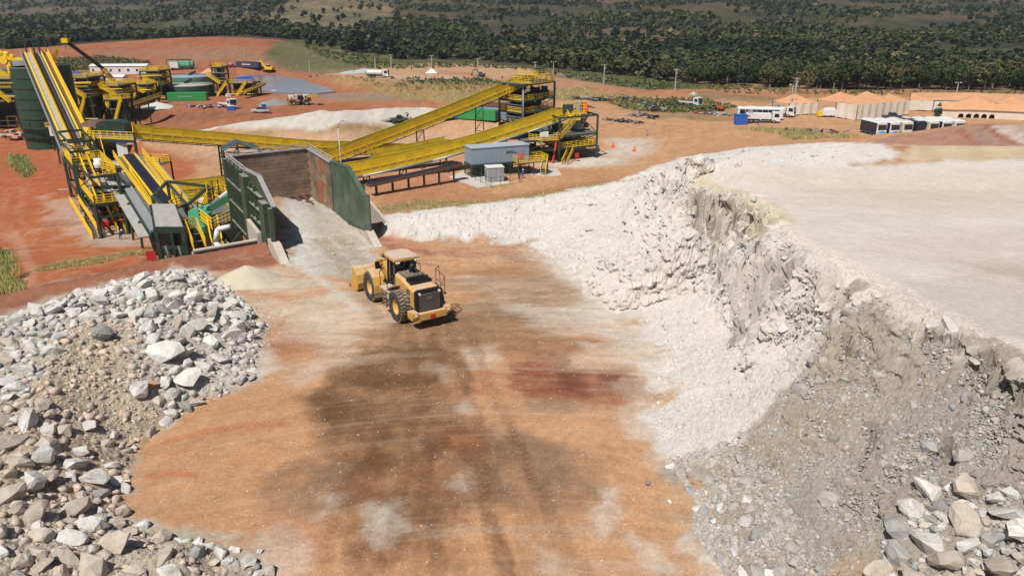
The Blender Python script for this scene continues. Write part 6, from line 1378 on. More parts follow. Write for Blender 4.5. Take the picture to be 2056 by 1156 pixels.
# gable canopy behind the hopper
def canopy():
    a = V(*D(450, 312, 98)); t = thing('gable_canopy', 'small open canopy with dark green sheet roof behind the feed hopper', 'canopy', (a.x, a.y, -10.5))
    r0 = V(*D(447, 303, 100)); ri = V(*D(476, 288, 102)); re = V(*D(524, 302, 104)); dv_ = V(-1.6, 3.8, 0)
    for x, y_, nm in ((r0, ri, 'roof_sheet'), (ri, re, 'roof_sheet')): mb = MB(); mb.ext([x, y_, y_+dv_, x+dv_], (0, 0, -.1)); mb.build(nm, mat('roof_sheet', (.03, .05, .04), .35, dirt=(.3, .3, .28), dirt_amt=.5, dscale=.5), t)
    for p in (r0, r0+dv_, re, re+dv_, ri): MB().beam((p.x, p.y, -10.5), (p.x, p.y, p.z-.1), .2).build('post', M_GRN, t)
    mb = MB(); mb.bars([r0-V(0, 0, .2), re-V(0, 0, .4)], .15); mb.bars([r0+dv_-V(0, 0, .2), re+dv_-V(0, 0, .4)], .15); mb.beam(V(r0.x, r0.y, r0.z-3.5), ri-V(0, 0, .3), .12); mb.build('frame', M_GRN, t)
canopy()
# ---------------- people ----------------
M_SKIN = mat('skin', (.30, .16, .10), .6); M_UNI = mat('blue_uniform', (.035, .085, .30), .8); M_UNI2 = mat('orange_uniform', (.50, .09, .04), .8); M_VEST = mat('grey_uniform', (.28, .28, .32), .8)
def person_mesh(pose, uni, helm):
    J = dict(pelvis=(0, 0, .95), chest=(0, .02, 1.32), neck=(0, 0, 1.48), head=(0, -.02, 1.62), lh=(.10, 0, .90), rh=(-.10, 0, .90), ls=(.19, 0, 1.42), rs=(-.19, 0, 1.42))
    if pose == 'walk': J.update(lk=(.11, -.16, .50), la=(.11, -.02, .08), lt=(.11, -.16, .04), rk=(-.11, .02, .48), ra=(-.11, .26, .12), rt=(-.11, .14, .05), le=(.25, .12, 1.16), lw=(.26, .04, .92), re=(-.25, -.10, 1.16), rw=(-.26, -.26, .98))
    elif pose == 'bend': J.update(chest=(0, -.26, 1.18), neck=(0, -.40, 1.28), head=(0, -.50, 1.36), ls=(.19, -.34, 1.24), rs=(-.19, -.34, 1.24), lk=(.12, -.10, .52), la=(.12, .02, .08), lt=(.12, -.14, .04), rk=(-.12, -.06, .52), ra=(-.12, .08, .08), rt=(-.12, -.08, .04), le=(.22, -.44, .98), lw=(.16, -.56, .78), re=(-.22, -.44, .98), rw=(-.14, -.58, .80))
    else: J.update(lk=(.11, -.02, .50), la=(.12, .02, .08), lt=(.14, -.14, .04), rk=(-.11, -.02, .50), ra=(-.12, .02, .08), rt=(-.14, -.14, .04), le=(.27, .02, 1.14), lw=(.24, -.14, .94), re=(-.27, .02, 1.14), rw=(-.24, -.16, .96))
    J['lf'] = tuple(Vector(J['lw'])+(Vector(J['lw'])-Vector(J['le'])).normalized()*.13); J['rf'] = tuple(Vector(J['rw'])+(Vector(J['rw'])-Vector(J['re'])).normalized()*.13)
    R = dict(pelvis=.145, chest=.16, neck=.06, head=.105, lh=.10, rh=.10, ls=.075, rs=.075, lk=.068, rk=.068, la=.05, ra=.05, lt=.045, rt=.045, le=.048, re=.048, lw=.036, rw=.036, lf=.034, rf=.034)
    K = list(J); E_ = [('pelvis', 'chest'), ('chest', 'neck'), ('neck', 'head'), ('pelvis', 'lh'), ('pelvis', 'rh'), ('lh', 'lk'), ('lk', 'la'), ('la', 'lt'), ('rh', 'rk'), ('rk', 'ra'), ('ra', 'rt'), ('chest', 'ls'), ('chest', 'rs'), ('ls', 'le'), ('le', 'lw'), ('lw', 'lf'), ('rs', 're'), ('re', 'rw'), ('rw', 'rf')]
    me = bpy.data.meshes.new('p'); me.from_pydata([J[k] for k in K], [(K.index(a), K.index(b)) for a, b in E_], []); o = bpy.data.objects.new('p', me); COL.objects.link(o)
    md = o.modifiers.new('s', 'SKIN'); ly = me.skin_vertices[0].data
    for i, k in enumerate(K): ly[i].radius = (R[k], R[k]*(.75 if k in ('chest', 'pelvis') else 1)); ly[i].use_root = (i == 0)
    o.modifiers.new('u', 'SUBSURF').levels = 1
    dg = bpy.context.evaluated_depsgraph_get(); m2 = bpy.data.meshes.new_from_object(o.evaluated_get(dg)); bpy.data.objects.remove(o); m2.name = 'person'
    m2.materials.clear(); [m2.materials.append(m) for m in (uni, M_SKIN, M_BLK)]
    hz = Vector(J['neck']); lf, rf = Vector(J['lf']), Vector(J['rf'])
    for p in m2.polygons:
        c = p.center; p.use_smooth = True
        p.material_index = 1 if (c-Vector(J['head'])).length < .15 or (c-lf).length < .10 or (c-rf).length < .10 else (2 if c.z < .10 else 0)
    h = MB(); hd = Vector(J['head']); h.lathe([(.175, .03), (.13, .05), (.125, .10), (.09, .16), (0, .185)], 10, hd+V(0, -.01, .01)); hm = h.mesh('helmet', helm, (0, 0, 0), True)
    return m2, hm
def person(px, py, label, rz=0, pose='stand', uni=None, helm=None, group=None, xy=None):
    g = GZ(px, py) if xy is None else xy
    m, h = person_mesh(pose, uni or M_UNI, helm or M_WHT)
    o = bpy.data.objects.new('person', m); COL.objects.link(o); o.location = g; o.rotation_euler = (0, 0, rz); tag(o, label, 'person', group)
    place('helmet', h, o); return o
person(1050, 360, 'person in blue work clothes and white helmet on the pad by the switch room stair', .3, 'stand')
person(242, 481, 'person in blue bending forward under the left screen tower', 1.2, 'bend', xy=(*W(242, 481, -10.95)[:2], HZ(*W(242, 481, -10.95)[:2])))
person(1299, 274, 'person in dark work clothes walking across the open yard near the orange cones', -1.2, 'walk', uni=M_VEST, helm=M_ORG)
person(1284, 231, 'person in blue and white helmet standing among the flat scrap piles', .5, 'stand')
person(1151, 198, 'person in pale work clothes beside the scrap row behind the towers', .8, 'stand', uni=M_VEST)
person(1228, 204, 'person in orange work clothes at the end of the scrap row', .2, 'stand', uni=M_UNI2)
person(1386, 237, 'person in grey standing at the ditch left of the red tractor', .1, 'stand', uni=M_VEST)
person(1522, 251, 'person in blue bending beside the blue hut', 1.0, 'bend')
# ---------------- cones, barrels ----------------
def cone(px, py, label):
    g = GZ(px, py); t = thing('traffic_cone', label, 'cone', g, group='orange markers standing in the yard'); t['_local'] = 1
    MB().box((0, 0, .05), (.9, .9, .1)).build('base', M_ORG, t)
    MB().lathe([(.34, .1), (.10, 1.25), (0, 1.27)], 12).build('cone_body', M_ORG, t, True); MB().lathe([(.255, .5), (.20, .72)], 12, (0, 0, 0)).build('white_band', M_WHT, t)
cone(1231, 296, 'orange traffic cone on the pale patch, the nearer to the steel tower')
cone(1273.5, 304, 'orange traffic cone further right, standing alone on bare orange ground')
# ---------------- vehicles ----------------
def wheels(t, xs, hw, r, w=.3, m=None):
    for x in xs:
        for s in (-1, 1):
            o = MB().cyl((x, s*hw, r), (x, s*(hw-w), r), r, n=14).build('wheel', M_BLK, t); MB().cyl((x, s*(hw+.01), r), (x, s*(hw-.05), r), r*.5, n=10).build('rim', M_STEEL, o)
def fin(t, px, py, rz, dz=0): g = GZ(px, py); t.location = (g[0], g[1], g[2]+dz); t.rotation_euler = (0, 0, rz); return t
def T(name, label, cat, group=None): t = thing(name, label, cat, (0, 0, 0), group=group); t['_local'] = 1; return t
M_SLV = mat('silver_paint', (.52, .54, .56), .35, .2); M_DGRY = mat('dark_grey_paint', (.06, .075, .085), .35)
def pickup(label, m, px, py, rz, load=None):
    t = T('pickup_truck', label, 'pickup'); wheels(t, (-1.6, 1.6), .92, .38)
    MB().ext([(-2.6, -.92, .55), (-2.6, -.92, 1.1), (.9, -.92, 1.12), (2.45, -.92, 1.02), (2.6, -.92, .8), (2.6, -.92, .5)], (0, 1.84, 0)).build('body', m, t)
    MB().ext([(-.75, -.80, 1.1), (-.6, -.74, 1.75), (.55, -.74, 1.78), (1.25, -.80, 1.1)], (0, 1.56, 0)).build('window_band', M_GLS, t)
    MB().bb(-.55, .5, -.72, .72, 1.76, 1.83).build('cab_roof', m, t); MB().bb(-2.5, -.8, -.78, .78, 1.0, 1.115).build('load_bed', M_BLK, t)
    for s in (-1, 1): MB().bb(2.55, 2.63, s*.7-.16, s*.7+.16, .82, .98).build('headlight', M_LAMP, t)
    MB().bb(2.55, 2.68, -.9, .9, .5, .7).build('bumper', M_BLK, t)
    return fin(t, px, py, rz)
def cab(t, x, m, h=2.9, w=2.4, L=2.0):
    c = MB().ext([(x-L/2, -w/2, .9), (x-L/2, -w/2, h), (x+L/2-.25, -w/2, h), (x+L/2, -w/2, h-1.3), (x+L/2, -w/2, .6), (x-L/2, -w/2, .6)], (0, w, 0)).build('cab', m, t)
    MB().quad((x+L/2+.0, -w/2+.12, h-1.25), (x+L/2+.0, w/2-.12, h-1.25), (x+L/2-.22, w/2-.2, h-.2), (x+L/2-.22, -w/2+.2, h-.2)).build('windscreen', M_GLS, t).location = (.03, 0, .02)
    for s in (-1, 1): MB().ext([(x-L*.25, s*(w/2+.02), h-1.25), (x-L*.22, s*(w/2+.02), h-.35), (x+L*.3, s*(w/2+.02), h-.35), (x+L*.38, s*(w/2+.02), h-1.25)], (0, s*.02, 0)).build('side_window', M_GLS, t)
    for s in (-1, 1): MB().bb(x+L/2, x+L/2+.05, s*w*.36-.2, s*w*.36+.2, .85, 1.1).build('headlight', M_LAMP, t)
    MB().bb(x+L/2-.02, x+L/2+.12, -w/2, w/2, .5, .8).build('bumper', m, t); MB().bb(x+L/2, x+L/2+.04, -w*.3, w*.3, 1.0, 1.55).build('radiator_grille', M_BLK, t)
def truck(label, px, py, rz, m=None, body='tipper', L=8.0, name='truck'):
    m = m or M_WHT; t = T(name, label, 'truck'); xs = (-L/2+1.2, -L/2+2.5, L/2-1.4); wheels(t, xs+((L/2-3.1,) if L > 8.5 else ()), 1.2, .5)
    MB().bb(-L/2, L/2-.5, -.45, .45, .6, .95).build('chassis', M_BLK, t); cab(t, L/2-.9, m)
    x1 = L/2-2.1
    if body == 'tipper':
        mb = MB()
        for s in (-1, 1): mb.ext([(-L/2, s*1.2, 1.05), (-L/2-.2, s*1.25, 2.5), (x1, s*1.25, 2.6), (x1, s*1.2, 1.05)], (0, -s*.08, 0))
        mb.bb(-L/2, x1, -1.2, 1.2, 1.0, 1.12); mb.bb(x1-.08, x1, -1.2, 1.2, 1.05, 2.7); mb.bb(-L/2-.15, -L/2-.05, -1.2, 1.2, 1.05, 2.4); mb.bb(x1, x1+1.2, -1.1, 1.1, 2.95, 3.05)
        for k in range(7): x = -L/2+.3+k*(x1+L/2-.6)/6; mb.bb(x-.05, x+.05, -1.31, -1.2, 1.05, 2.55); mb.bb(x-.05, x+.05, 1.2, 1.31, 1.05, 2.55)
        mb.build('tipper_body', m, t); MB().ext([(-L/2+.2, -1.1, 1.9), (-L/4, -1.1, 2.6), (x1-1, -1.1, 2.4), (x1-.1, -1.1, 2.0)], (0, 2.2, 0)).build('load', M_DUST, t)
    elif body == 'tanker':
        mb = MB(); mb.cyl((-L/2, 0, 1.85), (x1-.2, 0, 1.85), .95, n=14); mb.bb(-L/2, x1-.2, -.4, .4, 2.7, 2.85); mb.build('tank', m, t, False); MB().bb(-L/2-.5, -L/2, -.9, .9, .8, 2.2).build('pump_box', M_STEEL, t)
    elif body == 'box': MB().bb(-L/2, x1-.1, -1.25, 1.25, 1.1, 2.5).build('side_boards', m, t); MB().bb(-L/2+.4, -L/2+1.6, -.9, .9, 2.5, 3.1).build('equipment_box', M_STEEL, t)
    elif body == 'crane':
        MB().bb(-L/2, x1-.9, -1.2, 1.2, 1.0, 1.2).build('flatbed', m, t); MB().bb(-L/2, x1-.9, -1.25, -1.15, 1.2, 1.5).build('side_board', m, t)
        mb = MB(); mb.cyl((x1-.4, 0, 1), (x1-.4, 0, 2.6), .3, n=8); mb.beam((x1-.4, 0, 2.5), (x1-.6, 0, 4.3), .35); mb.beam((x1-.6, 0, 4.3), (x1-2.6, 0, 3.4), .28); mb.bb(x1-.9, x1, -.6, .6, 3.4, 4.2); mb.build('loading_crane', M_WHT if m is M_WHT else m, t)
    return fin(t, px, py, rz)
def bus(label, px, py, rz, m, m2=None, L=11.5, y=None, sign=None, stripe=None, group=None):
    t = T('bus', label, 'bus', group); h = 3.3; w = 1.25; wheels(t, (-L/2+2.6, L/2-2.4), w, .5)
    mb = MB(); sec = [(x_, y_, z_) for x_, y_, z_ in [(0, -w, .45), (0, -w, h-.25), (0, -w+.22, h), (0, w-.22, h), (0, w, h-.25), (0, w, .45)]]
    for x in (-L/2, L/2-.25, L/2): sc_ = 1 if x < L/2 else .93; mb.v += [(x, a[1]*sc_, a[2] if a[2] < 1 else a[2]-(0 if x < L/2 else .12)) for a in sec]
    for k in range(2):
        for j in range(6): a = k*6+j; b = k*6+(j+1) % 6; mb.f.append((a, b, b+6, a+6))
    mb.f += [tuple(range(6)), tuple(reversed(range(12, 18)))]; mb.build('body', m, t)
    n = 7; pw = (L-1.6)/n
    for s in (-1, 1):
        for k in range(n): x = -L/2+.6+k*pw; MB().bb(x, x+pw-.1, s*(w+.012)-.012, s*(w+.012)+.012, 1.45, 2.75).build('side_window', M_GLS, t)
        if m2 is M_NAVY: MB().bb(-L/2+.1, L/2-.3, s*(w+.006)-.006, s*(w+.006)+.006, 1.445, 3.02).build('dark_band', m2, t)
        if m2: MB().bb(-L/2+.1, L/2-.3, s*(w+.008)-.008, s*(w+.008)+.008, .5, 1.44).build('side_panel', m2, t)
    MB().ext([(L/2+.01, -1.08, 1.45), (L/2+.01, 1.08, 1.45), (L/2-.02, 1.02, 2.65), (L/2-.02, -1.02, 2.65)], (.04, 0, 0)).build('windscreen', M_GLS, t)
    if stripe: mb = MB(); mb.ext([(L/2+.01, -1.1, .62), (L/2+.01, 1.1, .62), (L/2+.01, 1.1, .95), (L/2+.01, .2, 1.2), (L/2+.01, -1.1, .85)], (.03, 0, 0)); mb.build('front_stripe', stripe, t)
    MB().bb(L/2, L/2+.1, -1.1, 1.1, .42, .6).build('bumper', m, t)
    for s in (-1, 1): MB().bb(L/2+.01, L/2+.07, s*.9-.16, s*.9+.16, .68, .85).build('headlight', M_LAMP, t); MB().beam((L/2, s*1.1, 2.8), (L/2+.35, s*1.3, 2.5), .08).build('mirror', M_BLK, t)
    for x in (-2.5, 2): MB().bb(x-.9, x+.9, -.7, .7, h-.02, h+.16).build('roof_unit', M_WHT, t)
    if y is None: return fin(t, px, py, rz)
    g = D(px, py, y); t.location = (g[0], g[1], HZ(g[0], g[1])); t.rotation_euler = (0, 0, rz); return t
LBL = mat('light_blue_print', (.05, .30, .62), .4); M_NAVY = mat('navy_paint', (.015, .02, .06), .3); M_CRM = mat('cream_paint', (.62, .60, .50), .4)
f = W(1760, 271, -8.3); rz = -1.42
gB = 'buses parked side by side behind the red hill'
BW = [(0, M_WHT, M_NAVY, LBL, 'white bus with dark sides and blue swoosh, first from the left of the parked row'), (1, M_WHT, M_NAVY, LBL, 'second white bus with blue swoosh on its front in the parked row'),
      (2, M_CRM, None, None, 'plain cream white bus third in the parked row'), (3, M_NAVY, M_NAVY, None, 'dark navy bus in the middle of the parked row'), (4, M_CRM, None, M_WHT, 'pale yellowish bus to the right of the navy bus'),
      (5, M_WHT, M_NAVY, None, 'white bus sixth in the row, half sunk behind the red hill'), (6, M_WHT, None, None, 'white bus at the far right end, only its roof showing over the hill')]
for k, m_, m2_, st_, lb in BW:
    px = 1752+k*25.5; py = 265; y = 181.5+k*.25
    g = D(px, py, y); t = bus(lb, px, py, rz, m_, m2_, 7.0, y, stripe=st_, group=gB)
    t.location.z = HZ(g[0], g[1])
bus('long white bus with black window band parked behind the white truck near the tents', 1524, 240, -.18, M_WHT, None, 12)
truck('white truck with open side parked in front of the long white bus', 1530, 246, -.22, body='box', L=8.5)
truck('white truck cab standing half under the first tent', 1572, 234, -.6, body='box', L=6)
truck('white truck with dark crane parked left of the red tractor', 1386, 213, -.9, body='crane', L=7.5)
truck('white tank truck on the raised pale pad', 759, 156, -.05, body='tanker', L=8)
truck('white tipper truck being loaded beside the pond', 603, 209, -.75, body='tipper', L=9)
truck('white crane truck standing beside scattered drums near the green tanks', 458, 217, -.8, body='crane', L=8)
pickup('silver pickup parked by the blue tank in front of the pale heap', M_SLV, 524, 227, math.pi+.1)
pickup('white double cab pickup parked by the long tent wall', M_WHT, 1781, 229, math.pi+.15)
pickup('dark grey pickup parked in front of the white pickup', M_DGRY, 1790, 239, .25)
pickup('white pickup parked left of the tall green silo', M_WHT, 24, 276, .35)
# small machines
def tractor():
    t = T('tractor', 'small red tractor among scrap near the tents', 'tractor'); wheels(t, (-.9,), 1.0, .8, .45); wheels(t, (1.2,), .9, .5, .35)
    MB().bb(-.2, 2.0, -.45, .45, .8, 1.5).build('bonnet', M_ORG, t); MB().bb(-1.2, .1, -.6, .6, .9, 1.3).build('body', M_ORG, t)
    for x in (-1.1, .0):
        for s in (-.55, .55): MB().beam((x, s, 1.2), (x, s, 2.6), .07).build('post', M_BLK, t)
    MB().bb(-1.3, .2, -.7, .7, 2.6, 2.7).build('roof', M_ORG, t); return fin(t, 1442, 222, -1.3)
tractor()
def skid(label, px, py, rz, m, m2):
    t = T('generator', label, 'generator'); MB().bb(-2.2, 1.6, -1, 1, .5, 2.0).build('housing', m, t); MB().ext([(-1.4, -.9, 2.0), (-1.1, -.8, 2.5), (1.2, -.8, 2.5), (1.4, -.9, 2.0)], (0, 1.7, 0)).build('top_cover', m, t)
    MB().bb(-3.4, -2.3, -.8, .8, .3, 1.5).build('yellow_end', m2, t); wheels(t, (-.8, .8), .95, .35); return fin(t, px, py, rz)
skid('white trailer generator with yellow end, parked in front of the big tent', 1664, 235, 0, M_WHT, M_YEL)
def mini_loader(px, py, rz, label):
    kids = ld; t = copy_tree(ld); t['label'] = label; t['category'] = 'wheel loader'; fin(t, px, py, rz); t.scale = (.82,)*3; return t
ml = mini_loader(590, 212, .25, 'yellow wheel loader lifting its load over the white tipper truck')
for c_ in list(ml.children):
    if c_.name.startswith(('lift_arm', 'bucket', 'tilt_cylinder', 'bell_crank')):
        pv = Vector((4.5, 0, 2.8)); Rm = Matrix.Translation(pv)@Matrix.Rotation(-.75, 4, 'Y')@Matrix.Translation(-pv); c_.matrix_local = Rm@c_.matrix_local
def excavator(px, py, rz, label, m=M_YEL, s=1.0, pose=0):
    t = T('excavator', label, 'excavator')
    for sd in (-1, 1): MB().ext([(-2.1, sd*1.5-.3, .45), (-1.7, sd*1.5-.3, .9), (1.7, sd*1.5-.3, .9), (2.1, sd*1.5-.3, .45), (1.7, sd*1.5-.3, 0), (-1.7, sd*1.5-.3, 0)], (0, .6, 0)).build('track', M_BLK, t)
    MB().bb(-2.6, 1.2, -1.3, 1.3, 1.05, 2.1).build('body', m, t); MB().bb(-.2, 1.4, -1.35, -.2, 1.2, 2.9).build('cab', M_GLS, t); MB().bb(-.25, 1.45, -1.4, -.15, 2.9, 3.0).build('cab_roof', m, t)
    MB().bars([(1, .4, 1.6), (3.4, .4, 4.6), (5.4, .4, 4.0)], .45, .6).build('boom', m, t); MB().beam((5.4, .4, 4.0), (6.6, .4, 1.6), .35, .45).build('stick', m, t)
    MB().ext([(6.3, -.2, 1.7), (6.9, -.2, 1.7), (7.0, -.2, .8), (6.2, -.2, .6)], (0, 1.2, 0)).build('bucket', M_RUST, t); fin(t, px, py, rz); t.scale = (s,)*3; return t
excavator(540, 145, math.pi-.3, 'yellow excavator behind the pond with its arm lowered')
excavator(120, 170, 2.6, 'yellow excavator half hidden behind the silos', s=.9)
t = excavator(34, 282, 2.8, 'small pale orange excavator working by the foot of the tall silo', mat('faded_orange', (.55, .28, .16), .6), .55)
excavator(966, 154, 2.7, 'small dark excavator on the far side of the raised pad', M_DGRY, .6)
# blue hut, containers
def container(label, px, py, rz, m, L=12.2, w=2.44, h=2.6, m_end=None, band=None, print_=None, name='shipping_container'):
    t = T(name, label, 'container'); b = MB(); b.bb(-L/2, L/2, -w/2, w/2, .1, h); b.build('body', m, t)
    rb = MB(); n = int(L/.6)
    for k in range(n):
        x = -L/2+.3+k*L/n
        for s in (-1, 1): rb.bb(x-.12, x+.12, s*(w/2+.025)-.025, s*(w/2+.025)+.025, .3, h-.2)
    rb.build('corrugation', m, t)['kind'] = 'stuff'
    for s in (-1, 1): d = MB().bb(L/2, L/2+.05, s*.6-.56, s*.6+.56, .25, h-.15).build('door', m_end or m, t); [MB().beam((L/2+.08, s*.6+q, .25), (L/2+.08, s*.6+q, h-.15), .05).build('lock_rod', M_STEEL, d) for q in (-.25, .25)]
    if band: MB().bb(-L/2-.02, L/2+.02, -w/2-.06, w/2+.06, h-.25, h+.03).build('roof', band, t)
    if print_:
        for s in (-1,): pp_ = MB(); pp_.bb(-2.0, 1.8, s*(w/2+.06)-.01, s*(w/2+.06)+.01, 1.2, 1.6); pp_.bb(-2.6, -2.2, s*(w/2+.06)-.01, s*(w/2+.06)+.01, .9, 1.9); pp_.build('faded_print', print_, t)
    return fin(t, px, py, rz)
M_CG = mat('container_green', (.03, .26, .07), .5, dirt=(.10, .22, .10), dirt_amt=.4); M_CR = mat('container_maroon', (.14, .045, .045), .5, dirt=(.2, .12, .1), dirt_amt=.4); M_CB = mat('container_grey_blue', (.18, .28, .34), .5, dirt=(.3, .3, .3), dirt_amt=.3); M_TEAL = mat('container_teal', (.03, .20, .22), .5)
container('long bright green container lying in front of the round green tanks', 378, 202, .10, M_CG, print_=mat('pale_print', (.12, .38, .16), .6))
container('green container with open side facing the camera behind the rising conveyor', 955, 240, -.42, M_CG, 12.2)
container('grey blue container end standing right beside the green one', 985, 238, -.42, M_CB, 10)
container('teal container partly behind the green one', 915, 238, .15, M_TEAL, 6)
container('maroon container standing behind the green and blue ones', 1010, 232, -.42, M_CR, 12.2)
container('second maroon container farther back by the tall tower legs', 985, 224, -.42, M_CR, 12.2)
container('dark purple container with white print near the yellow excavator', 500, 136, -.35, mat('container_purple', (.06, .05, .10), .5), 12.2, m_end=M_NAVY, print_=M_WHT)
t = T('hut', 'bright blue metal hut beside the white truck and bus', 'hut'); MB().bb(-1.5, 1.5, -1.2, 1.2, 0, 2.5).build('wall', M_BLUE, t); MB().bb(-1.6, 1.6, -1.3, 1.3, 2.5, 2.6).build('roof', M_BLUE, t); MB().bb(.4, 1.2, -1.24, -1.2, .1, 2.1).build('door', M_BLUE, t); MB().bb(1.5, 2.2, -1.3, -1.2, 2.0, 2.5).build('sign_board', M_ORG, t); fin(t, 1486, 249, -.05)
t = T('toilet_cabin', 'blue portable cabin standing behind the silver pickup', 'cabin'); MB().bb(-.6, .6, -.6, .6, 0, 2.3).build('wall', M_BLUE, t); MB().ext([(-.65, -.65, 2.3), (0, -.65, 2.55), (.65, -.65, 2.3)], (0, 1.3, 0)).build('roof', M_WHT, t); fin(t, 531, 224, .2)
t = T('water_tank', 'blue and white tank box by the crane truck', 'tank'); MB().bb(-1, 1, -.7, .7, 0, 1.3).build('tank_body', M_BLUE, t); MB().bb(-1.05, 1.05, -.75, .75, 1.3, 1.45).build('lid', M_WHT, t); fin(t, 464, 222, .2)
for k, (px, py, h_, lb) in enumerate(((160, 147, 3.6, 'long white site building, nearest row, beyond the left plant'), (200, 136, 3.6, 'long white site building behind the first, partly hidden by the crane boom'))):
    L = 14 if k == 0 else 18; g = D(px+42, py, 300+k*30); g = (g[0], g[1], HZ(g[0], g[1])); t = thing('site_building', lb, 'building', g, .06); t['_local'] = 1
    zt = ZP(g[0], g[1], py-12 if k == 0 else py-8); h_ = 3.2
    MB().bb(-L*.65, L*.65, -2.5, 2.5, -1, h_).build('wall', M_WHT, t); MB().ext([(-L*.66, -2.8, h_), (-L*.66, 0, h_+.8), (-L*.66, 2.8, h_)], (L*1.32, 0, 0)).build('roof', M_WHT, t)
    for j in range(6): MB().bb(-L*.6+j*L*.2, -L*.6+j*L*.2+.9, -2.54, -2.5, 1.0, 2.0).build('window', M_GLS, t)
# ---------------- tents ----------------
M_TR = mat('dusty_tent_roof', (.52, .255, .12), .9, dirt=(.60, .40, .25), dirt_amt=.5, dscale=.3); M_TW = mat('tent_cloth', (.66, .60, .51), .9, dirt=(.54, .40, .28), dirt_amt=.6, dscale=.35)
def tent(label, corners, zr, apex_h, wall, n_open=(), cat='tent', roofs=None):
    """corners: px,py of the eave corners at roof height zr above ground"""
    gz = -8.0; C = [V(*W(px, py, gz+zr)) for px, py in corners]; cen = sum(C, V(0, 0, 0))/len(C)
    t = thing('marquee_tent', label, cat, (cen.x, cen.y, HZ(cen.x, cen.y)))
    for i, (ax, ay) in enumerate(roofs):
        ring = [V(*W(px, py, gz+zr)) for px, py in ay]; cy_ = sum(q.y for q in ring)/len(ring); a = V(*D(ax[0], ax[1], cy_))
        mb = MB(); n = len(ring)
        N = 6
        for j in range(n):
            p, q = ring[j], ring[(j+1) % n]
            rows = []
            for k in range(N+1):
                s = k/N; sag = -math.sin(math.pi*s)*.07*apex_h
                rows.append([(p.lerp(q, u/4)).lerp(a, s)+V(0, 0, sag-math.sin(math.pi*u/4)*.18*(1-s)) for u in range(5)])
            for k in range(N):
                for u in range(4): mb.quad(rows[k][u], rows[k][u+1], rows[k+1][u+1], rows[k+1][u])
        mb.build('tent_roof', M_TR, t)
    for j in range(len(C)-1):
        if j in n_open: continue
        p, q = C[j], C[j+1]; mb = MB(); K = max(4, int((q-p).length/1.3)); nrm = V(-(q-p).y, (q-p).x, 0).normalized()
        top = [p.lerp(q, k/K)+nrm*(.12*(-1)**k) for k in range(K+1)]
        for k in range(K):
            a, b = top[k], top[k+1]; ga = V(a.x, a.y, HZ(a.x, a.y)+random.uniform(0, .35)); gb = V(b.x, b.y, HZ(b.x, b.y)+random.uniform(0, .35))
            mb.quad(ga, gb, b, a)
        mb.build('tent_wall', M_TW, t)
    for c in C:
        g = HZ(c.x, c.y); MB().beam((c.x, c.y, g), c, .14).build('pole', M_DARK, t)
    return t, C
tent('small dusty orange roofed tent with torn sides, beside the white truck cab', [(1552, 202), (1585, 208), (1642, 206), (1617, 196)], 3.2, 3.0, 1, (0,), roofs=[((1597, 188), [(1552, 202), (1585, 208), (1642, 206), (1612, 196)])])
tent('large three peaked tent with long white side walls and dusty orange roof', [(1642, 199), (1680, 206), (1723, 211), (1828, 203), (1800, 190)], 3.8, 3.3, 1, (0, 3), roofs=[((1688, 184), [(1642, 199), (1690, 205), (1735, 198), (1710, 190)]), ((1741, 183), [(1690, 203), (1723, 211), (1790, 204), (1765, 190)]), ((1785, 188), [(1766, 206), (1828, 203), (1800, 191), (1760, 194)])])
tent('long white walled tent with flat dusty roof at the back right', [(1827, 200), (1876, 203), (2090, 208), (2070, 192), (1829, 187)], 3.2, .6, 1, (), roofs=[((1830, 188), [(1827, 200), (1876, 203), (1876, 195), (1829, 187)]), ((1950, 186), [(1850, 200), (2080, 206), (2070, 190), (1836, 186)])])
tent('pyramid roofed tent between the two long tents on the right', [(1922, 208), (1998, 211), (1998, 200)], 3.4, 3.0, 1, (), roofs=[((1960, 191), [(1922, 206), (1998, 211), (2005, 200), (1930, 198)])])
tent('pyramid roofed tent at the right edge of the photo', [(1998, 209), (2090, 214), (2090, 200)], 3.4, 3.0, 1, (), roofs=[((2032, 193), [(1998, 207), (2080, 213), (2085, 200), (2005, 198)])])
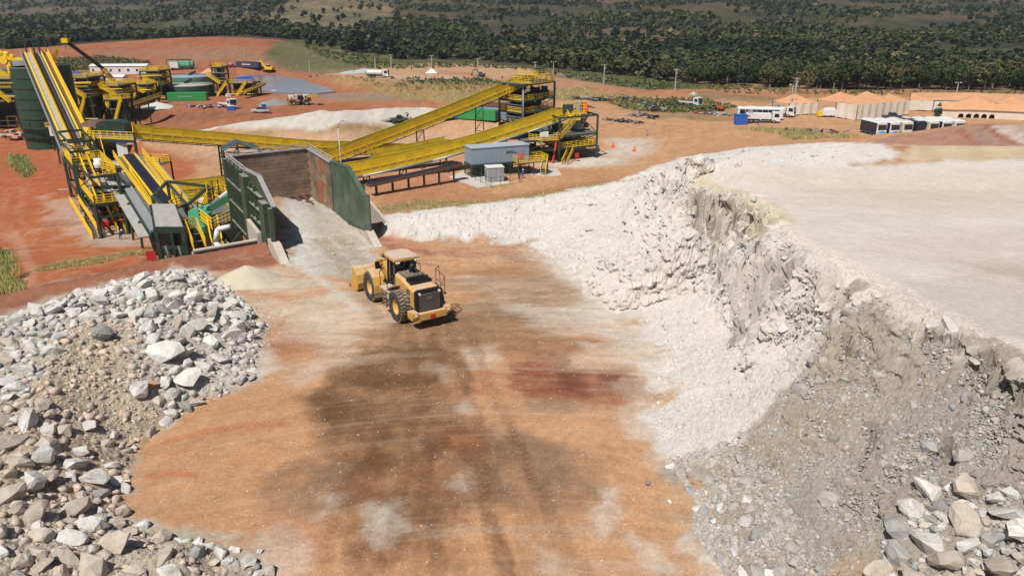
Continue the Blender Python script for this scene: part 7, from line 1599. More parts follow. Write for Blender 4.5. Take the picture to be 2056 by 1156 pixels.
def low_tent():
    a, b = V(*W(1890, 236, -8)), V(*W(2110, 243, -8)); d = (b-a).normalized(); n = V(-d.y, d.x, 0); L = (b-a).length; h = 2.2
    t = thing('canteen_tent', 'long low tent with orange roof and arched openings in front of the pyramid tents', 'tent', (a+b)/2)
    K = 14
    for k in range(K):
        p = a+d*(L*k/K); q = a+d*(L*(k+1)/K); mb = MB(); top = h
        prof = [(p, 0), (p, top), (q, top), (q, 0)]; vs = [V(x.x, x.y, HZ(x.x, x.y)+z) for x, z in prof]
        w_ = (q-p).length; cx = (p+q)/2; r = w_*.36; gz = HZ(cx.x, cx.y); arc = [cx+d*(r*math.cos(u))+V(0, 0, gz+.5+r*math.sin(u)-cx.z) for u in [math.pi*i/6 for i in range(7)]]
        mb.v += [tuple(v) for v in vs]+[tuple(v) for v in arc]+[tuple(cx+d*r+V(0, 0, gz-cx.z)), tuple(cx-d*r+V(0, 0, gz-cx.z))]
        if not 2 <= k <= 6: mb.v = mb.v[:4]; mb.f = [(0, 1, 2, 3)]
        else: mb.f += [(0, 1, 10), (1, 9, 10), (1, 8, 9), (1, 7, 8), (1, 2, 7), (2, 6, 7), (2, 5, 6), (2, 4, 5), (2, 3, 4), (3, 11, 4), (0, 10, 12)]
        mb.build('wall_panel', M_TW, t); mb = MB(); e = -.35
        gq = HZ(q.x, q.y); mb.quad(V(p.x, p.y, gz+h)+n*e, V(q.x, q.y, gz+h)+n*e, V(q.x, q.y, gz+h+1.5)+n*3.5, V(p.x, p.y, gz+h+1.5)+n*3.5); mb.quad(V(p.x, p.y, gz+h+1.5)+n*3.5, V(q.x, q.y, gz+h+1.5)+n*3.5, V(q.x, q.y, gz+h)+n*7, V(p.x, p.y, gz+h)+n*7); mb.build('roof_panel', M_TR, t)
    MB().ext([V(p_.x, p_.y, -8+0)+n*.6 for p_ in (a, b)]+[V(p_.x, p_.y, -6)+n*.6 for p_ in (b, a)], n*.1).build('inner_wall', M_DARK, t)
low_tent()
truck('small dark green truck at the corner of the long low tent', 1886, 234, -1.6, m=M_GRN, body='box', L=5).scale = (.72, .72, .72)
# canopy on pad, small canopy
g = GZ(867, 160); t = thing('gazebo', 'small white pointed gazebo on the raised pad', 'gazebo', g); g = V(*g); s_ = 2.2
for x, y in ((-s_, -s_), (s_, -s_), (s_, s_), (-s_, s_)): MB().beam(g+V(x, y, 0), g+V(x, y, 2.4), .12).build('pole', M_STEEL, t)
mb = MB(); R4_ = [g+V(x, y, 2.4) for x, y in ((-s_, -s_), (s_, -s_), (s_, s_), (-s_, s_))]; ap = g+V(0, 0, 4)
for k in range(4): mb.add([R4_[k], R4_[(k+1) % 4], ap], [(0, 1, 2)])
mb.build('canopy_cloth', M_WHT, t)
# ---------------- poles ----------------
M_POLE = mat('concrete_pole', (.42, .40, .35), .8)
def pole(px, py, top, label, arm=True, lamp=False, y=None):
    g = GZ(px, py) if y is None else (lambda q: (q[0], q[1], HZ(q[0], q[1])))(D(px, py, y)); zt = ZP(g[0], g[1], top); t = thing('utility_pole', label, 'pole', g, group='pale concrete utility poles')
    MB().cyl(g, (g[0], g[1], zt), .20, .12, n=8).build('mast', M_POLE, t)
    if arm: MB().box((g[0], g[1], zt-.35), (2.2, .14, .14)).build('crossarm', M_POLE, t); MB().cyl((g[0]+.35, g[1], zt-1.9), (g[0]+.35, g[1], zt-1.1), .22, n=8).build('transformer', M_STEEL, t)
    if lamp:
        for s in (-1, 1): MB().box((g[0]+s*.8, g[1], zt), (.5, .35, .22)).build('lamp_head', M_WHT, t)
for px, py, tp, lb, ar, lm in ((622, 146, 120, 'utility pole standing on the grass beyond the purple container', 0, 0), (754, 143, 112, 'bare pole to the left of the double crossarm pole on the pad', 0, 0), (786, 140, 109, 'crossarm pole behind the white tank truck', 1, 0),
    (867, 143, 111, 'crossarm pole in the middle of the raised pad behind the gazebo', 1, 0), (959, 150, 117, 'crossarm pole at the right side of the raised pad', 1, 0), (1212, 170, 129, 'crossarm pole on the grass right of the tallest tower', 1, 0),
    (1355, 182, 138, 'pale crossarm pole standing against the dark wood', 1, 0), (1597, 188, 156, 'pole rising behind the small tent', 1, 0), (1585, 232, 170, 'slim lamp pole in front of the small tent', 0, 1), (270, 141, 120, 'thin pole beside the white site buildings', 0, 0),
    (1920, 190, 166, 'slim lamp pole behind the long flat tent', 0, 1), (491, 112, 98, 'short pole on top of the red bank', 0, 0), (1815, 118, 105, 'small white lamp mast on the distant brown clearing', 0, 1), (1432, 112, 106, 'tiny white post on the distant slope', 0, 0),
    (1074, 142, 124, 'crossarm pole behind the tallest tower', 1, 0), (1111, 150, 124, 'lamp mast behind the tallest tower', 0, 1)):
    pole(px, py, tp, lb, bool(ar), bool(lm))
# curved street lamp behind the hopper
b = on_line((-40, 96), (-14, 96), 684, 322); gz = HZ(b.x, b.y); t = thing('street_lamp', 'curved steel street lamp with white head rising behind the feed hopper', 'street lamp', (b.x, b.y, gz))
zt = ZP(b.x, b.y, 238); sh = .3; pts = [V(b.x, b.y, gz), V(b.x, b.y, zt-1.2)]+[V(b.x+.9*(1-math.cos(u)), b.y, zt-1.2+1.0*math.sin(u)) for u in (.4, .8, 1.2, 1.57)]
MB().tube(pts, .07, 6).build('mast', M_STEEL, t, True); MB().box(pts[-1]+V(.3, 0, 0), (.75, .3, .14)).build('lamp_head', M_WHT, t)
# ---------------- green tanks, left plant ----------------
M_TK = mat('tank_green', (.028, .085, .05), .5, dirt=(.1, .1, .08), dirt_amt=.3, dscale=.3); M_TK2 = mat('tank_light_green', (.07, .22, .11), .5, dirt=(.15, .2, .15), dirt_amt=.3, dscale=.3)
def tank(px, py, r, top, m, label):
    g = GZ(px, py); x, y = g[0], g[1]+r; zt = ZP(x, y-r, top); t = thing('round_tank', label, 'tank', (x, y, g[2])); mb = MB(); mb.lathe([(r, g[2]-.5), (r, zt)], 40, (x, y, 0)); mb.build('shell', m, t, True)
    MB().lathe([(r+.08, zt-.12), (r+.08, zt+.05), (r*.5, zt+.25), (0, zt+.45)], 40, (x, y, 0)).build('roof', M_DUST if m is M_TK else mat('blue_grey_roof', (.22, .28, .34), .6), t, True)
    for z in (.33, .66): mb = MB(); zz = g[2]+(zt-g[2])*z; mb.lathe([(r+.02, zz-.08), (r+.09, zz-.08), (r+.09, zz+.06), (r+.02, zz+.06)], 40, (x, y, 0)); mb.build('hoop', m, t)
    MB().beam((x-r*.1, y-r*.2, zt+.5), (x+r*.15, y+.2, zt+1.6), .8).build('agitator', M_GRN, t); MB().beam((x-r, y, zt+.7), (x+r, y, zt+.7), .9, .12).build('bridge', M_GRN, t)
    return V(x, y, zt)
tk1 = tank(363, 198, 7.9, 174, M_TK, 'large dark green round tank with grey roof behind the bright container')
tk2 = tank(372, 170, 8.2, 156, M_TK2, 'lighter green round tank with blue grey roof behind the dark one')
t = T('water_tanker', 'horizontal teal tank with open frame on the far terrace', 'tank'); MB().cyl((-5, 0, 2), (5, 0, 2), 1.5, n=14).build('tank_body', M_TEAL if False else mat('teal_tank', (.08, .30, .18), .5), t); MB().bb(-4.6, -.5, -1.6, -1.4, .8, 3.2).build('white_panel', M_WHT, t)
for x in (-4, 0, 4): MB().bb(x-.2, x+.2, -1.2, 1.2, -.3, .9).build('saddle', M_GRN, t)
MB().bars([(-5.6, -1.8, 4), (4, -1.8, 4), (4, 1.8, 4), (-5.6, 1.8, 4), (-5.6, -1.8, 4)], .2).build('frame', M_GRN, t)
for x in (-5.6, -.8, 4): MB().beam((x, -1.8, 0), (x, -1.8, 4), .2).build('post', M_GRN, t)
fin(t, 366, 140, .1)
# process plant clutter: real frames with decks, rails, machines
def skidframe(label, px0, px1, base, y0, depth, levels, yel=.6, name='process_module', mdl=None, fill=.95, seed=0):
    rr = random.Random(seed); g0 = D(px0, base, y0); g1 = D(px1, base, y0); gz = HZ((g0[0]+g1[0])/2, y0+depth/2)
    zs = [ZP(0, y0, v) for v in levels]
    pts = [(g0[0], y0), (g1[0], y0), (g1[0]+.5, y0+depth), (g0[0]-.5, y0+depth)]
    t = tower(name, label, 'plant module', pts, gz-.2, zs, leg=.4, rails=[z for z in zs if rr.random() < .9], decks=zs[-1:])
    w = g1[0]-g0[0]; zz = [gz]+zs
    for i in range(len(zs)):
        n = max(1, int(w/2.3))
        for k in range(n):
            if rr.random() > fill: continue
            x = g0[0]+w*(k+.5)/n; z = zz[i]; h = (zz[i+1]-z)*rr.uniform(.4, .85) if i+1 < len(zz) else 1.5; m_ = rr.choice([M_YEL, M_GRN, M_BLK, M_BLK, M_GRN, M_RUST, M_GRN, M_BLK]); mb = MB(); kd = rr.random(); yy = y0+rr.uniform(.8, depth*.6)
            if kd < .35: mb.bb(x-1.1, x+1.1, yy, yy+1.6, z, z+h); mb.build('machine_housing', m_, t)
            elif kd < .6: mb.cyl((x-1, yy, z+h*.5), (x+1.2, yy, z+h*.5), h*.35, n=10); mb.bb(x-.8, x+.8, yy-.4, yy+.4, z, z+h*.3); mb.build('pump', m_, t)
            elif kd < .8: mb.ext([(x-1.4, yy, z+h), (x+1.4, yy, z+h), (x+.4, yy, z), (x-.4, yy, z)], (0, 1.6, 0)); mb.build('chute', m_, t)
            else: mb.tube([V(x-1.2, yy, z), V(x-1.2, yy, z+h), V(x+1.4, yy, z+h), V(x+1.4, yy+.5, z)], .18); mb.build('pipe', m_, t)
        for k in range(2): mb = MB(); z = zz[i]+rr.uniform(.5, 2.2); mb.tube([V(g0[0]-1, y0-.3, z), V(g1[0]+1, y0-.3, z+rr.uniform(-.4, .4))], .12); mb.build('pipe_run', rr.choice([M_GRN, M_BLK, M_YEL]), t)
    MB().bb(g0[0]+.6, g1[0]-.6, y0+depth*.6, y0+depth*.95, gz, zs[-1]-.3).build('equipment_bank', M_BLK, t)
    a = V(g0[0]+w*.3, y0-.8, gz); stairs(t, a, a+V(3.5, 0, max(1.5, zs[0]-gz)), .9)
    if len(zs) > 1: stairs(t, V(g1[0]-1, y0-.8, zs[0]), V(g1[0]-5, y0-.8, zs[1]), .9)
    return t
skidframe('yellow and dark green processing frame at the left edge beyond the silo', -60, 38, 232, 205, 9, (205, 178, 160), seed=1)
skidframe('second yellow processing frame farther back at the left edge', -40, 42, 190, 232, 8, (160, 142), seed=2)
skidframe('yellow and black screening module right behind the second silo', 138, 186, 215, 212, 8, (196, 176, 158), seed=3)
skidframe('black and yellow crushing module at the foot of the crane boom', 190, 245, 212, 216, 9, (190, 174), seed=4)
skidframe('long low dark conveyor module in front of the crane', 240, 300, 198, 236, 5, (186, 172), seed=5, fill=.6)
skidframe('dark green filter module left of the round tanks', 288, 326, 190, 250, 7, (172, 158, 144), seed=6)
skidframe('small yellow pump module near the white cone pile', 210, 248, 214, 204, 4, (202,), seed=7)
skidframe('tall thin green pipe module right of the round tanks', 432, 452, 190, 262, 4, (168, 150, 136), seed=8)
skidframe('yellow and black module beside the pond with a short conveyor', 462, 510, 188, 262, 6, (168,), seed=9)
t = thing('tarpaulin', 'blue tarpaulin covering the top of the module by the pond', 'tarpaulin', D(487, 166, 263)); q = V(*D(487, 166, 263)); mb = MB(); mb.ext([q+V(-3.5, 0, 0), q+V(-2, 0, 1.6), q+V(1.5, 0, 1.9), q+V(4, 0, .3)], (0, 4, 0)); mb.build('cover', M_BLUE, t)
def small_conv(label, p, q, w=1.2, m=M_YEL):
    p, q = V(*p), V(*q); t = incline('belt_conveyor', label, p, q, [('belt', 0, w*.8, .25, .06, M_BELT), ('stringer', -w/2, .15, .15, .4, m), ('stringer', w/2, .15, .15, .4, m), ('truss', 0, w, -.3, .3, M_GRN), ('railing', w/2+.5, 0, .1, 0, m), ('walkway', w/2+.3, .5, .05, .06, M_GREY)])
    c = p.lerp(q, .7); gz = HZ(c.x, c.y); MB().beam((c.x, c.y, gz), c, .25).build('trestle', M_GRN, t); c = p.lerp(q, .4); MB().beam((c.x, c.y, HZ(c.x, c.y)), c, .25).build('trestle', M_GRN, t)
small_conv('low yellow conveyor feeding the small white cone pile', D(244, 219, 208), D(318, 194, 222))
small_conv('short yellow conveyor rising over the pond edge', D(486, 189, 255), D(530, 168, 268))
# gantry at the far left
t = thing('gantry_frame', 'yellow gantry frame with round housings behind the tall silo at the left edge', 'gantry', D(20, 150, 215)); a = V(*D(2, 118, 215)); b_ = V(*D(54, 119, 215))
MB().beam(a, b_, .9, .7).build('gantry_beam', M_YEL, t); c = V(*D(18, 124, 215)); MB().beam(c-V(0, 0, 12), c, 1.2).build('column', M_YEL, t); mb = MB(); mb.cyl(c+V(-1, -.8, .5), c+V(-1, .8, .5), 1.1, n=14); mb.build('round_housing', M_YEL, t)
MB().beam(V(*D(24, 110, 215)), V(*D(24, 118, 215)), 1.0).build('post', M_YEL, t); MB().box(D(44, 128, 213), (4, 2, 1.6)).build('control_cabin', M_STEEL, t)
for px, py in ((2, 108), (13, 109)): q = V(*D(px, py, 216)); MB().lathe([(0, -.6), (.7, -.4), (.8, .2), (.5, .7), (0, .8)], 10, q).build('round_lamp', M_YEL, t)
# mobile crane: boom lattice
def crane():
    foot = V(*D(232, 168, 232)); mid = V(*D(207, 138, 230)); tip = V(*D(131, 82, 225)); t = thing('crane_boom', 'long telescopic crane boom, yellow at its foot and black above, over the plant', 'crane', (foot.x, foot.y, HZ(foot.x, foot.y)))
    MB().beam(foot, mid, 1.1, 1.3).build('base_section', M_YEL, t); MB().beam(mid, tip, .85, 1.0).build('boom_section', M_BLK, t)
    MB().box(tip, (1.8, 1.2, 1.2)).build('boom_head', M_YEL, t); MB().beam(tip, tip-V(.3, 0, 2.5), .1).build('hook_cable', M_BLK, t)
    MB().cyl(foot+V(-5.5, 0, -1), mid+V(1.5, 0, -1), .35, n=8).build('lift_ram', M_STEEL, t); b = V(*D(212, 182, 231)); MB().box(b+V(0, 0, 0), (9, 3, 2.4)).build('superstructure', M_YEL, t); MB().box((b.x, b.y, HZ(b.x, b.y)+1.2), (12, 3, 2.2)).build('carrier', M_YEL, t)
    for k in range(4): q = V(b.x-4.5+k*3, b.y-1.6, HZ(b.x, b.y)+.6); MB().cyl(q, q+V(0, .5, 0), .65, n=12).build('wheel', M_BLK, t)
crane()
q = V(*D(185, 153, 232)); t = thing('red_beam', 'long dark red boom lying level in front of the white site buildings', 'crane boom', q); MB().beam(V(*D(174, 153, 232)), V(*D(220, 146, 234)), .7).build('beam', M_RED, t); MB().beam(V(*D(180, 152, 232)), (V(*D(180, 152, 232)).x, 232, HZ(V(*D(180, 152, 232)).x, 232)), .3).build('post', M_YEL, t)
q = V(*D(147, 152, 214)); t = thing('tarpaulin', 'small blue tarpaulin on top of the module behind the second silo', 'tarpaulin', q); MB().ext([q+V(-1.8, 0, 0), q+V(-1, 0, .9), q+V(1, 0, .9), q+V(1.8, 0, 0)], (0, 2, 0)).build('cover', M_BLUE, t)
# white cone pile, gravel cones
def pile(px, py, r, top, m, label, seed=1, cat='gravel pile', name='gravel_pile', sx=1.0):
    g = GZ(px, py); x0, y0 = g[0], g[1]+r*.7; zt = ZP(x0, y0, top); gz = HZ(x0, y0); mb = MB(); N, K = 40, 12; vs = []
    for k in range(K+1):
        for j in range(N):
            a = 2*math.pi*j/N; s = k/K; rr = r*(1-s)*(1+.12*float(fbm(np.array([math.cos(a)*2+seed]), np.array([math.sin(a)*2]), 3, seed)[0])); x = x0+rr*math.cos(a)*sx; y = y0+rr*math.sin(a)
            zz = (gz-.3)+(zt-gz+.3)*(s**1.05)*(1-.12*s*s); zz += float(fbm(np.array([x*1.5]), np.array([y*1.5]), 3, seed)[0])*.06*r*.3; vs.append((x, y, zz))
    fs = [(k*N+j, k*N+(j+1) % N, (k+1)*N+(j+1) % N, (k+1)*N+j) for k in range(K) for j in range(N)]
    mb.add(vs, fs); o = mb.build(name, m, None, True); return tag(o, label, cat)
M_LIME = mat('white_lime', (.50, .48, .44), .95, dirt=(.42, .38, .33), dirt_amt=.5, bump=.4, bscale=3); M_GRV = mat('grey_gravel', (.36, .37, .38), .95, dirt=(.26, .26, .26), dirt_amt=.5, bump=.5, bscale=4); M_SAND = mat('cream_sand', (.50, .44, .33), .95, dirt=(.42, .36, .27), dirt_amt=.6, bump=.5, bscale=5)
M_GRVD = mat('dark_gravel', (.22, .21, .19), .95, dirt=(.14, .13, .12), dirt_amt=.6, bump=.6, bscale=3); M_CLAY = mat('red_clay', (.28, .11, .06), .95, bump=.5, bscale=3)
pile(306, 219, 5.2, 203, M_LIME, 'small white cone of lime under the low yellow conveyor')
pile(728, 146, 7, 136, M_GRV, 'taller grey gravel cone beyond the pale pad', 2); pile(702, 148, 5.5, 140, M_GRV, 'small pale gravel cone left of the taller one', 3)
pile(545, 212, 6.5, 196, M_GRVD, 'dark grey gravel heap left of the yellow loader at the pond', 4); pile(577, 193, 4.5, 187, M_CLAY, 'low mound of dark red clay behind the loader', 5); pile(545, 186, 4, 180, M_GRV, 'rounded grey heap at the corner of the pond', 6)
pile(481, 580, 2.75, 527, M_SAND, 'cream sand heap in front of the dark retaining wall', 7, 'sand heap', 'sand_heap', 1.15)
pile(605, 186, 9, 182, M_LIME, 'low pale ridge of lime between the pond and the loader', 8, sx=1.4)
# pond
pz = -7.6; pp = [W(px, py, pz) for px, py in ((475, 151), (545, 149), (585, 156), (625, 165), (655, 175), (674, 184), (640, 187), (560, 186), (530, 182), (500, 172), (484, 160))]
mw = bpy.data.materials.new('muddy_water'); mw.use_nodes = True; bs = mw.node_tree.nodes['Principled BSDF']; bs.inputs['Base Color'].default_value = (.20, .20, .23, 1); bs.inputs['Roughness'].default_value = .18
n_ = nd(mw.node_tree, 'ShaderNodeTexNoise'); n_.inputs['Scale'].default_value = 1.2; bp_ = nd(mw.node_tree, 'ShaderNodeBump'); bp_.inputs['Strength'].default_value = .15; mw.node_tree.links.new(n_.outputs[0], bp_.inputs['Height']); mw.node_tree.links.new(bp_.outputs[0], bs.inputs['Normal'])
o = MB().prism([(p[0], p[1]) for p in pp], pz-.6, pz).build('pond_water', mw); tag(o, kind='structure')
# scrap rows
def scrap(px0, py0, px1, py1, n, h, label, mats, seed, name='scrap_heap', spread=2.0, ln=2.4):
    rr = random.Random(seed); a, b = GZ(px0, py0), GZ(px1, py1); t = thing(name, label, 'scrap pile', ((a[0]+b[0])/2, (a[1]+b[1])/2, (a[2]+b[2])/2)); per = {}
    for k in range(n):
        u = rr.random(); x = a[0]+(b[0]-a[0])*u+rr.gauss(0, spread*.4); y = a[1]+(b[1]-a[1])*u+rr.gauss(0, spread*.5); z = HZ(x, y)+abs(rr.gauss(0, h*.5)); an = rr.uniform(0, 6.28); L = rr.uniform(.5, 1)*ln
        m_ = rr.choice(mats); mb = MB(); d = V(math.cos(an), math.sin(an), rr.uniform(-.2, .3))*L/2; mb.beam(V(x, y, z+.15)-d, V(x, y, z+.15)+d, rr.uniform(.12, .7), rr.uniform(.1, .45)); mb.build('scrap_piece', m_, t)
SM = [M_DARK, M_RUST, M_STEEL, M_GRN, M_DGRY, M_DUST]
scrap(1150, 199, 1215, 203, 60, 1.0, 'row of dark rusty scrap steel behind the front tower', SM, 1); scrap(1245, 196, 1330, 226, 80, 1.1, 'long diagonal heap of tangled grey scrap steel', SM, 2); scrap(1262, 232, 1320, 237, 26, .3, 'flat stack of dark frames where a worker stands', SM, 3, ln=4)
scrap(1168, 213, 1190, 218, 16, .5, 'small scrap pile with yellow parts behind the tower cabinet', SM+[M_YEL], 4); scrap(1215, 240, 1285, 248, 34, .25, 'flat scatter of steel sections on orange ground', SM, 5, ln=3)
scrap(1395, 226, 1470, 232, 34, .4, 'scattered scrap and planks between red tractor and tents', SM+[M_RED, M_CONC], 6, ln=3); scrap(1452, 210, 1480, 216, 16, .5, 'low pile of white and brown debris behind the tractor', [M_WHT, M_RUST, M_DUST], 7); scrap(1610, 224, 1655, 230, 22, .4, 'dark pipes lying in front of the small tent', SM, 8, ln=4)
scrap(370, 214, 440, 217, 36, .4, 'row of mixed site debris in front of the bright green container', [M_WHT, M_DARK, M_RUST, M_BLUE, M_DUST], 9, ln=1.4); scrap(420, 132, 480, 128, 40, .8, 'distant clutter of stored parts on the terrace', [M_WHT, M_DARK, M_RUST, M_BLUE, M_RED, M_ORG], 10, ln=3); scrap(785, 246, 850, 243, 26, .6, 'dark row of stored steel behind the rising conveyor', SM, 11, ln=3)
scrap(1560, 262, 1700, 268, 16, .6, 'few dark rails beside the parked buses', SM, 12, ln=3)
scrap(1860, 214, 1900, 220, 18, .5, 'heap of dark parts by the long low tent', SM, 13)
pickup('dark pickup behind the rising conveyor above the grey scrap', M_DGRY, 802, 247, .2)
g = GZ(1000, 228)
t = thing('wall_frame', 'small grey pipe frame standing on the plant ground at left', 'frame', W(122, 390, -11)); q = V(*W(118, 392, -11)); mb = MB(); mb.tube([q, q+V(.1, 0, 1), q+V(1.9, .3, 1), q+V(2.0, .3, 0)], .07); mb.build('bent_pipe', M_STEEL, t)
t = tent('small cream peaked canopy beside the round tanks', [(402, 152), (435, 152), (440, 146), (405, 146)], 2.5, 2.0, 1, (0, 1, 2), roofs=[((419, 137), [(400, 148), (438, 149), (440, 143), (405, 142)])])
# ---------------- rocks ----------------
M_ROCK = mat('pale_rock', (.58, .56, .52), .9, dirt=(.36, .32, .27), dirt_amt=.8, dscale=1.1, bump=.7, bscale=4, vary=.10, spec=.2)
M_ROCKT = mat('tan_rock', (.47, .40, .33), .9, dirt=(.29, .23, .18), dirt_amt=.7, dscale=1.6, bump=.5, bscale=5, vary=.14, spec=.2)
M_ROCKG = mat('grey_rock', (.33, .32, .30), .9, dirt=(.16, .15, .14), dirt_amt=.6, dscale=1.6, bump=.5, bscale=5, vary=.2, spec=.2)
M_ROCKR = mat('rust_rock', (.44, .23, .14), .9, dirt=(.34, .17, .10), dirt_amt=.6, bump=.4, bscale=5)
M_SLR = mat('slope_rock', (.38, .35, .315), .9, dirt=(.27, .25, .22), dirt_amt=.7, dscale=1.6, bump=.5, bscale=5, vary=.12, spec=.2)
def rock_mesh(seed, m, sub=1):
    rr = random.Random(seed); bm = bmesh.new(); sx, sy, sz = rr.uniform(.85, 1.3), rr.uniform(.65, 1.0), rr.uniform(.55, .85)
    for k in range(rr.randint(13, 20)):
        v = Vector((rr.gauss(0, 1), rr.gauss(0, 1), rr.gauss(0, 1))).normalized()*rr.uniform(.82, 1.0); bm.verts.new((v.x*sx, v.y*sy, v.z*sz))
    g = bmesh.ops.convex_hull(bm, input=bm.verts); bmesh.ops.delete(bm, geom=[e for e in g['geom_interior'] if isinstance(e, bmesh.types.BMVert)], context='VERTS')
    if sub:
        bmesh.ops.triangulate(bm, faces=bm.faces)
        bmesh.ops.subdivide_edges(bm, edges=list(bm.edges), cuts=1, use_grid_fill=True, smooth=.06)
        for v in bm.verts:
            p = v.co*3.1; n = float(fbm(np.array([p.x+seed]), np.array([p.y+p.z*1.7]), 3, seed)[0]); v.co += v.co.normalized()*n*.13
    me = bpy.data.meshes.new('rock'); bm.to_mesh(me); bm.free(); me.materials.append(m); return me
RKS = {m.name: [rock_mesh(100+i*3+j*50, m) for i in range(9)] for j, m in enumerate((M_ROCK, M_ROCKT, M_ROCKG, M_SLR))}
def inpoly(poly, x, y, s=0.0): return sdist(poly, x, y) < s
def scatter(poly, n, seed):
    r_ = np.random.default_rng(seed); xs = [p[0] for p in poly]; ys = [p[1] for p in poly]; x = r_.uniform(min(xs), max(xs), n); y = r_.uniform(min(ys), max(ys), n); m = inpoly(poly, x, y); return x[m], y[m], r_
def inframe(x, y, z, mg=60):
    d = y*cT-(z-CH)*sT; u = y*sT+(z-CH)*cT; px = CX+F*x/d; py = CY-F*u/d; return (px > -mg) & (px < 2056+mg) & (py < 1156+mg) & (py > -mg)
ROCKV = []     # low templates for the small stones
for s in range(8):
    me = rock_mesh(900+s, M_ROCK, 0); v = np.array([tuple(q.co) for q in me.vertices]); f = []
    for p in me.polygons: f += [(p.vertices[0], p.vertices[k], p.vertices[k+1]) for k in range(1, len(p.vertices)-1)]
    ROCKV.append((v, np.array(f)))
_o = np.array([(1, 0, -.3), (0, 1, -.3), (-1, 0, -.3), (0, -1, -.3), (.2, .1, .7)]); OCT = (_o, np.array([(0, 1, 4), (1, 2, 4), (2, 3, 4), (3, 0, 4)]))
def bulk(name, x, y, z, s, tint, tmpl, m, parent=None, seed=0, rotall=True):
    """many stones as one mesh, each with its own turn and tint"""
    r_ = np.random.default_rng(seed); Vs, Fs, Cs = [], [], []; off = 0; k = r_.integers(0, len(tmpl), len(x))
    for t in range(len(tmpl)):
        i = np.nonzero(k == t)[0]
        if not len(i): continue
        v, f = tmpl[t]; a = r_.uniform(0, 6.28, len(i)); b = r_.uniform(-.5, .5, len(i)) if rotall else np.zeros(len(i)); ca, sa2, cb, sb = np.cos(a), np.sin(a), np.cos(b), np.sin(b)
        X = v[None, :, 0]*s[i, None]; Yy = v[None, :, 1]*s[i, None]; Z = v[None, :, 2]*s[i, None]
        Y2 = Yy*cb[:, None]-Z*sb[:, None]; Z2 = Yy*sb[:, None]+Z*cb[:, None]
        P = np.stack([X*ca[:, None]-Y2*sa2[:, None]+x[i, None], X*sa2[:, None]+Y2*ca[:, None]+y[i, None], Z2+z[i, None]], 2)
        Vs.append(P.reshape(-1, 3)); nv = len(v); Fs.append((f[None]+(np.arange(len(i))*nv)[:, None, None]+off).reshape(-1, f.shape[1])); off += nv*len(i); Cs.append(np.repeat(tint[i], nv, 0))
    Vv = np.concatenate(Vs).astype(np.float32); Ff = np.concatenate(Fs).astype(np.int32); C = np.concatenate(Cs); w = Ff.shape[1]
    me = bpy.data.meshes.new(name); me.vertices.add(len(Vv)); me.vertices.foreach_set('co', Vv.ravel()); me.loops.add(Ff.size); me.loops.foreach_set('vertex_index', Ff.ravel())
    me.polygons.add(len(Ff)); me.polygons.foreach_set('loop_start', (np.arange(len(Ff))*w).astype(np.int32)); me.update()
    at = me.color_attributes.new('Col', 'FLOAT_COLOR', 'POINT'); at.data.foreach_set('color', np.concatenate([C, np.ones((len(C), 1))], 1).astype(np.float32).ravel()); me.materials.append(m)
    o = bpy.data.objects.new(name, me); COL.objects.link(o); o['kind'] = 'stuff'
    if parent is not None: o.parent = parent
    return o
M_STN = vmat('small_stones', bump=.3, bscale=6, speck=.15, sscale=12, grit=0)
def tints(r_, n, base, var=.16, warm=.06): b = np.array(base)[None]*(1+r_.normal(0, var, (n, 1))); b[:, 0] *= 1+r_.normal(0, warm, n); b[:, 2] *= 1-r_.normal(0, warm, n); return np.clip(b, .04, .7)
# --- big stones of the left pile: the 300 largest in view are parts ---
FINE = [(p[0], p[1]) for p in GP([(150, 650), (270, 650), (300, 780), (330, 850), (240, 900), (140, 850), (60, 800), (100, 720)])]
TANZ = [(p[0], p[1]) for p in GP([(0, 820), (260, 860), (260, 1040), (400, 1100), (540, 1150), (400, 1300), (-200, 1300)])]
x, y, r_ = scatter(RUB, 26000, 5); z = Hfull(x, y); k = inframe(x, y, z); x, y, z = x[k], y[k], z[k]
s = .17*(1-r_.random(len(x)))**(-.48); s = np.clip(s, .17, .66); fine = inpoly(FINE, x, y); s = np.where(fine, s*.5, s); edge = -sdist(RUB, x, y); s = np.where(edge < 1.2, np.minimum(s, .45), s)
order = np.argsort(-s); keep = []; gx_, gy_, gs_ = [], [], []
for i in order:
    if keep:
        d2 = np.hypot(np.array(gx_)-x[i], np.array(gy_)-y[i])
        if (d2 < (np.array(gs_)+s[i])*.56).any(): continue
    keep.append(i); gx_.append(x[i]); gy_.append(y[i]); gs_.append(s[i])
    if len(keep) >= 4800: break
keep = np.array(keep); x, y, z, s = x[keep], y[keep], z[keep], s[keep]
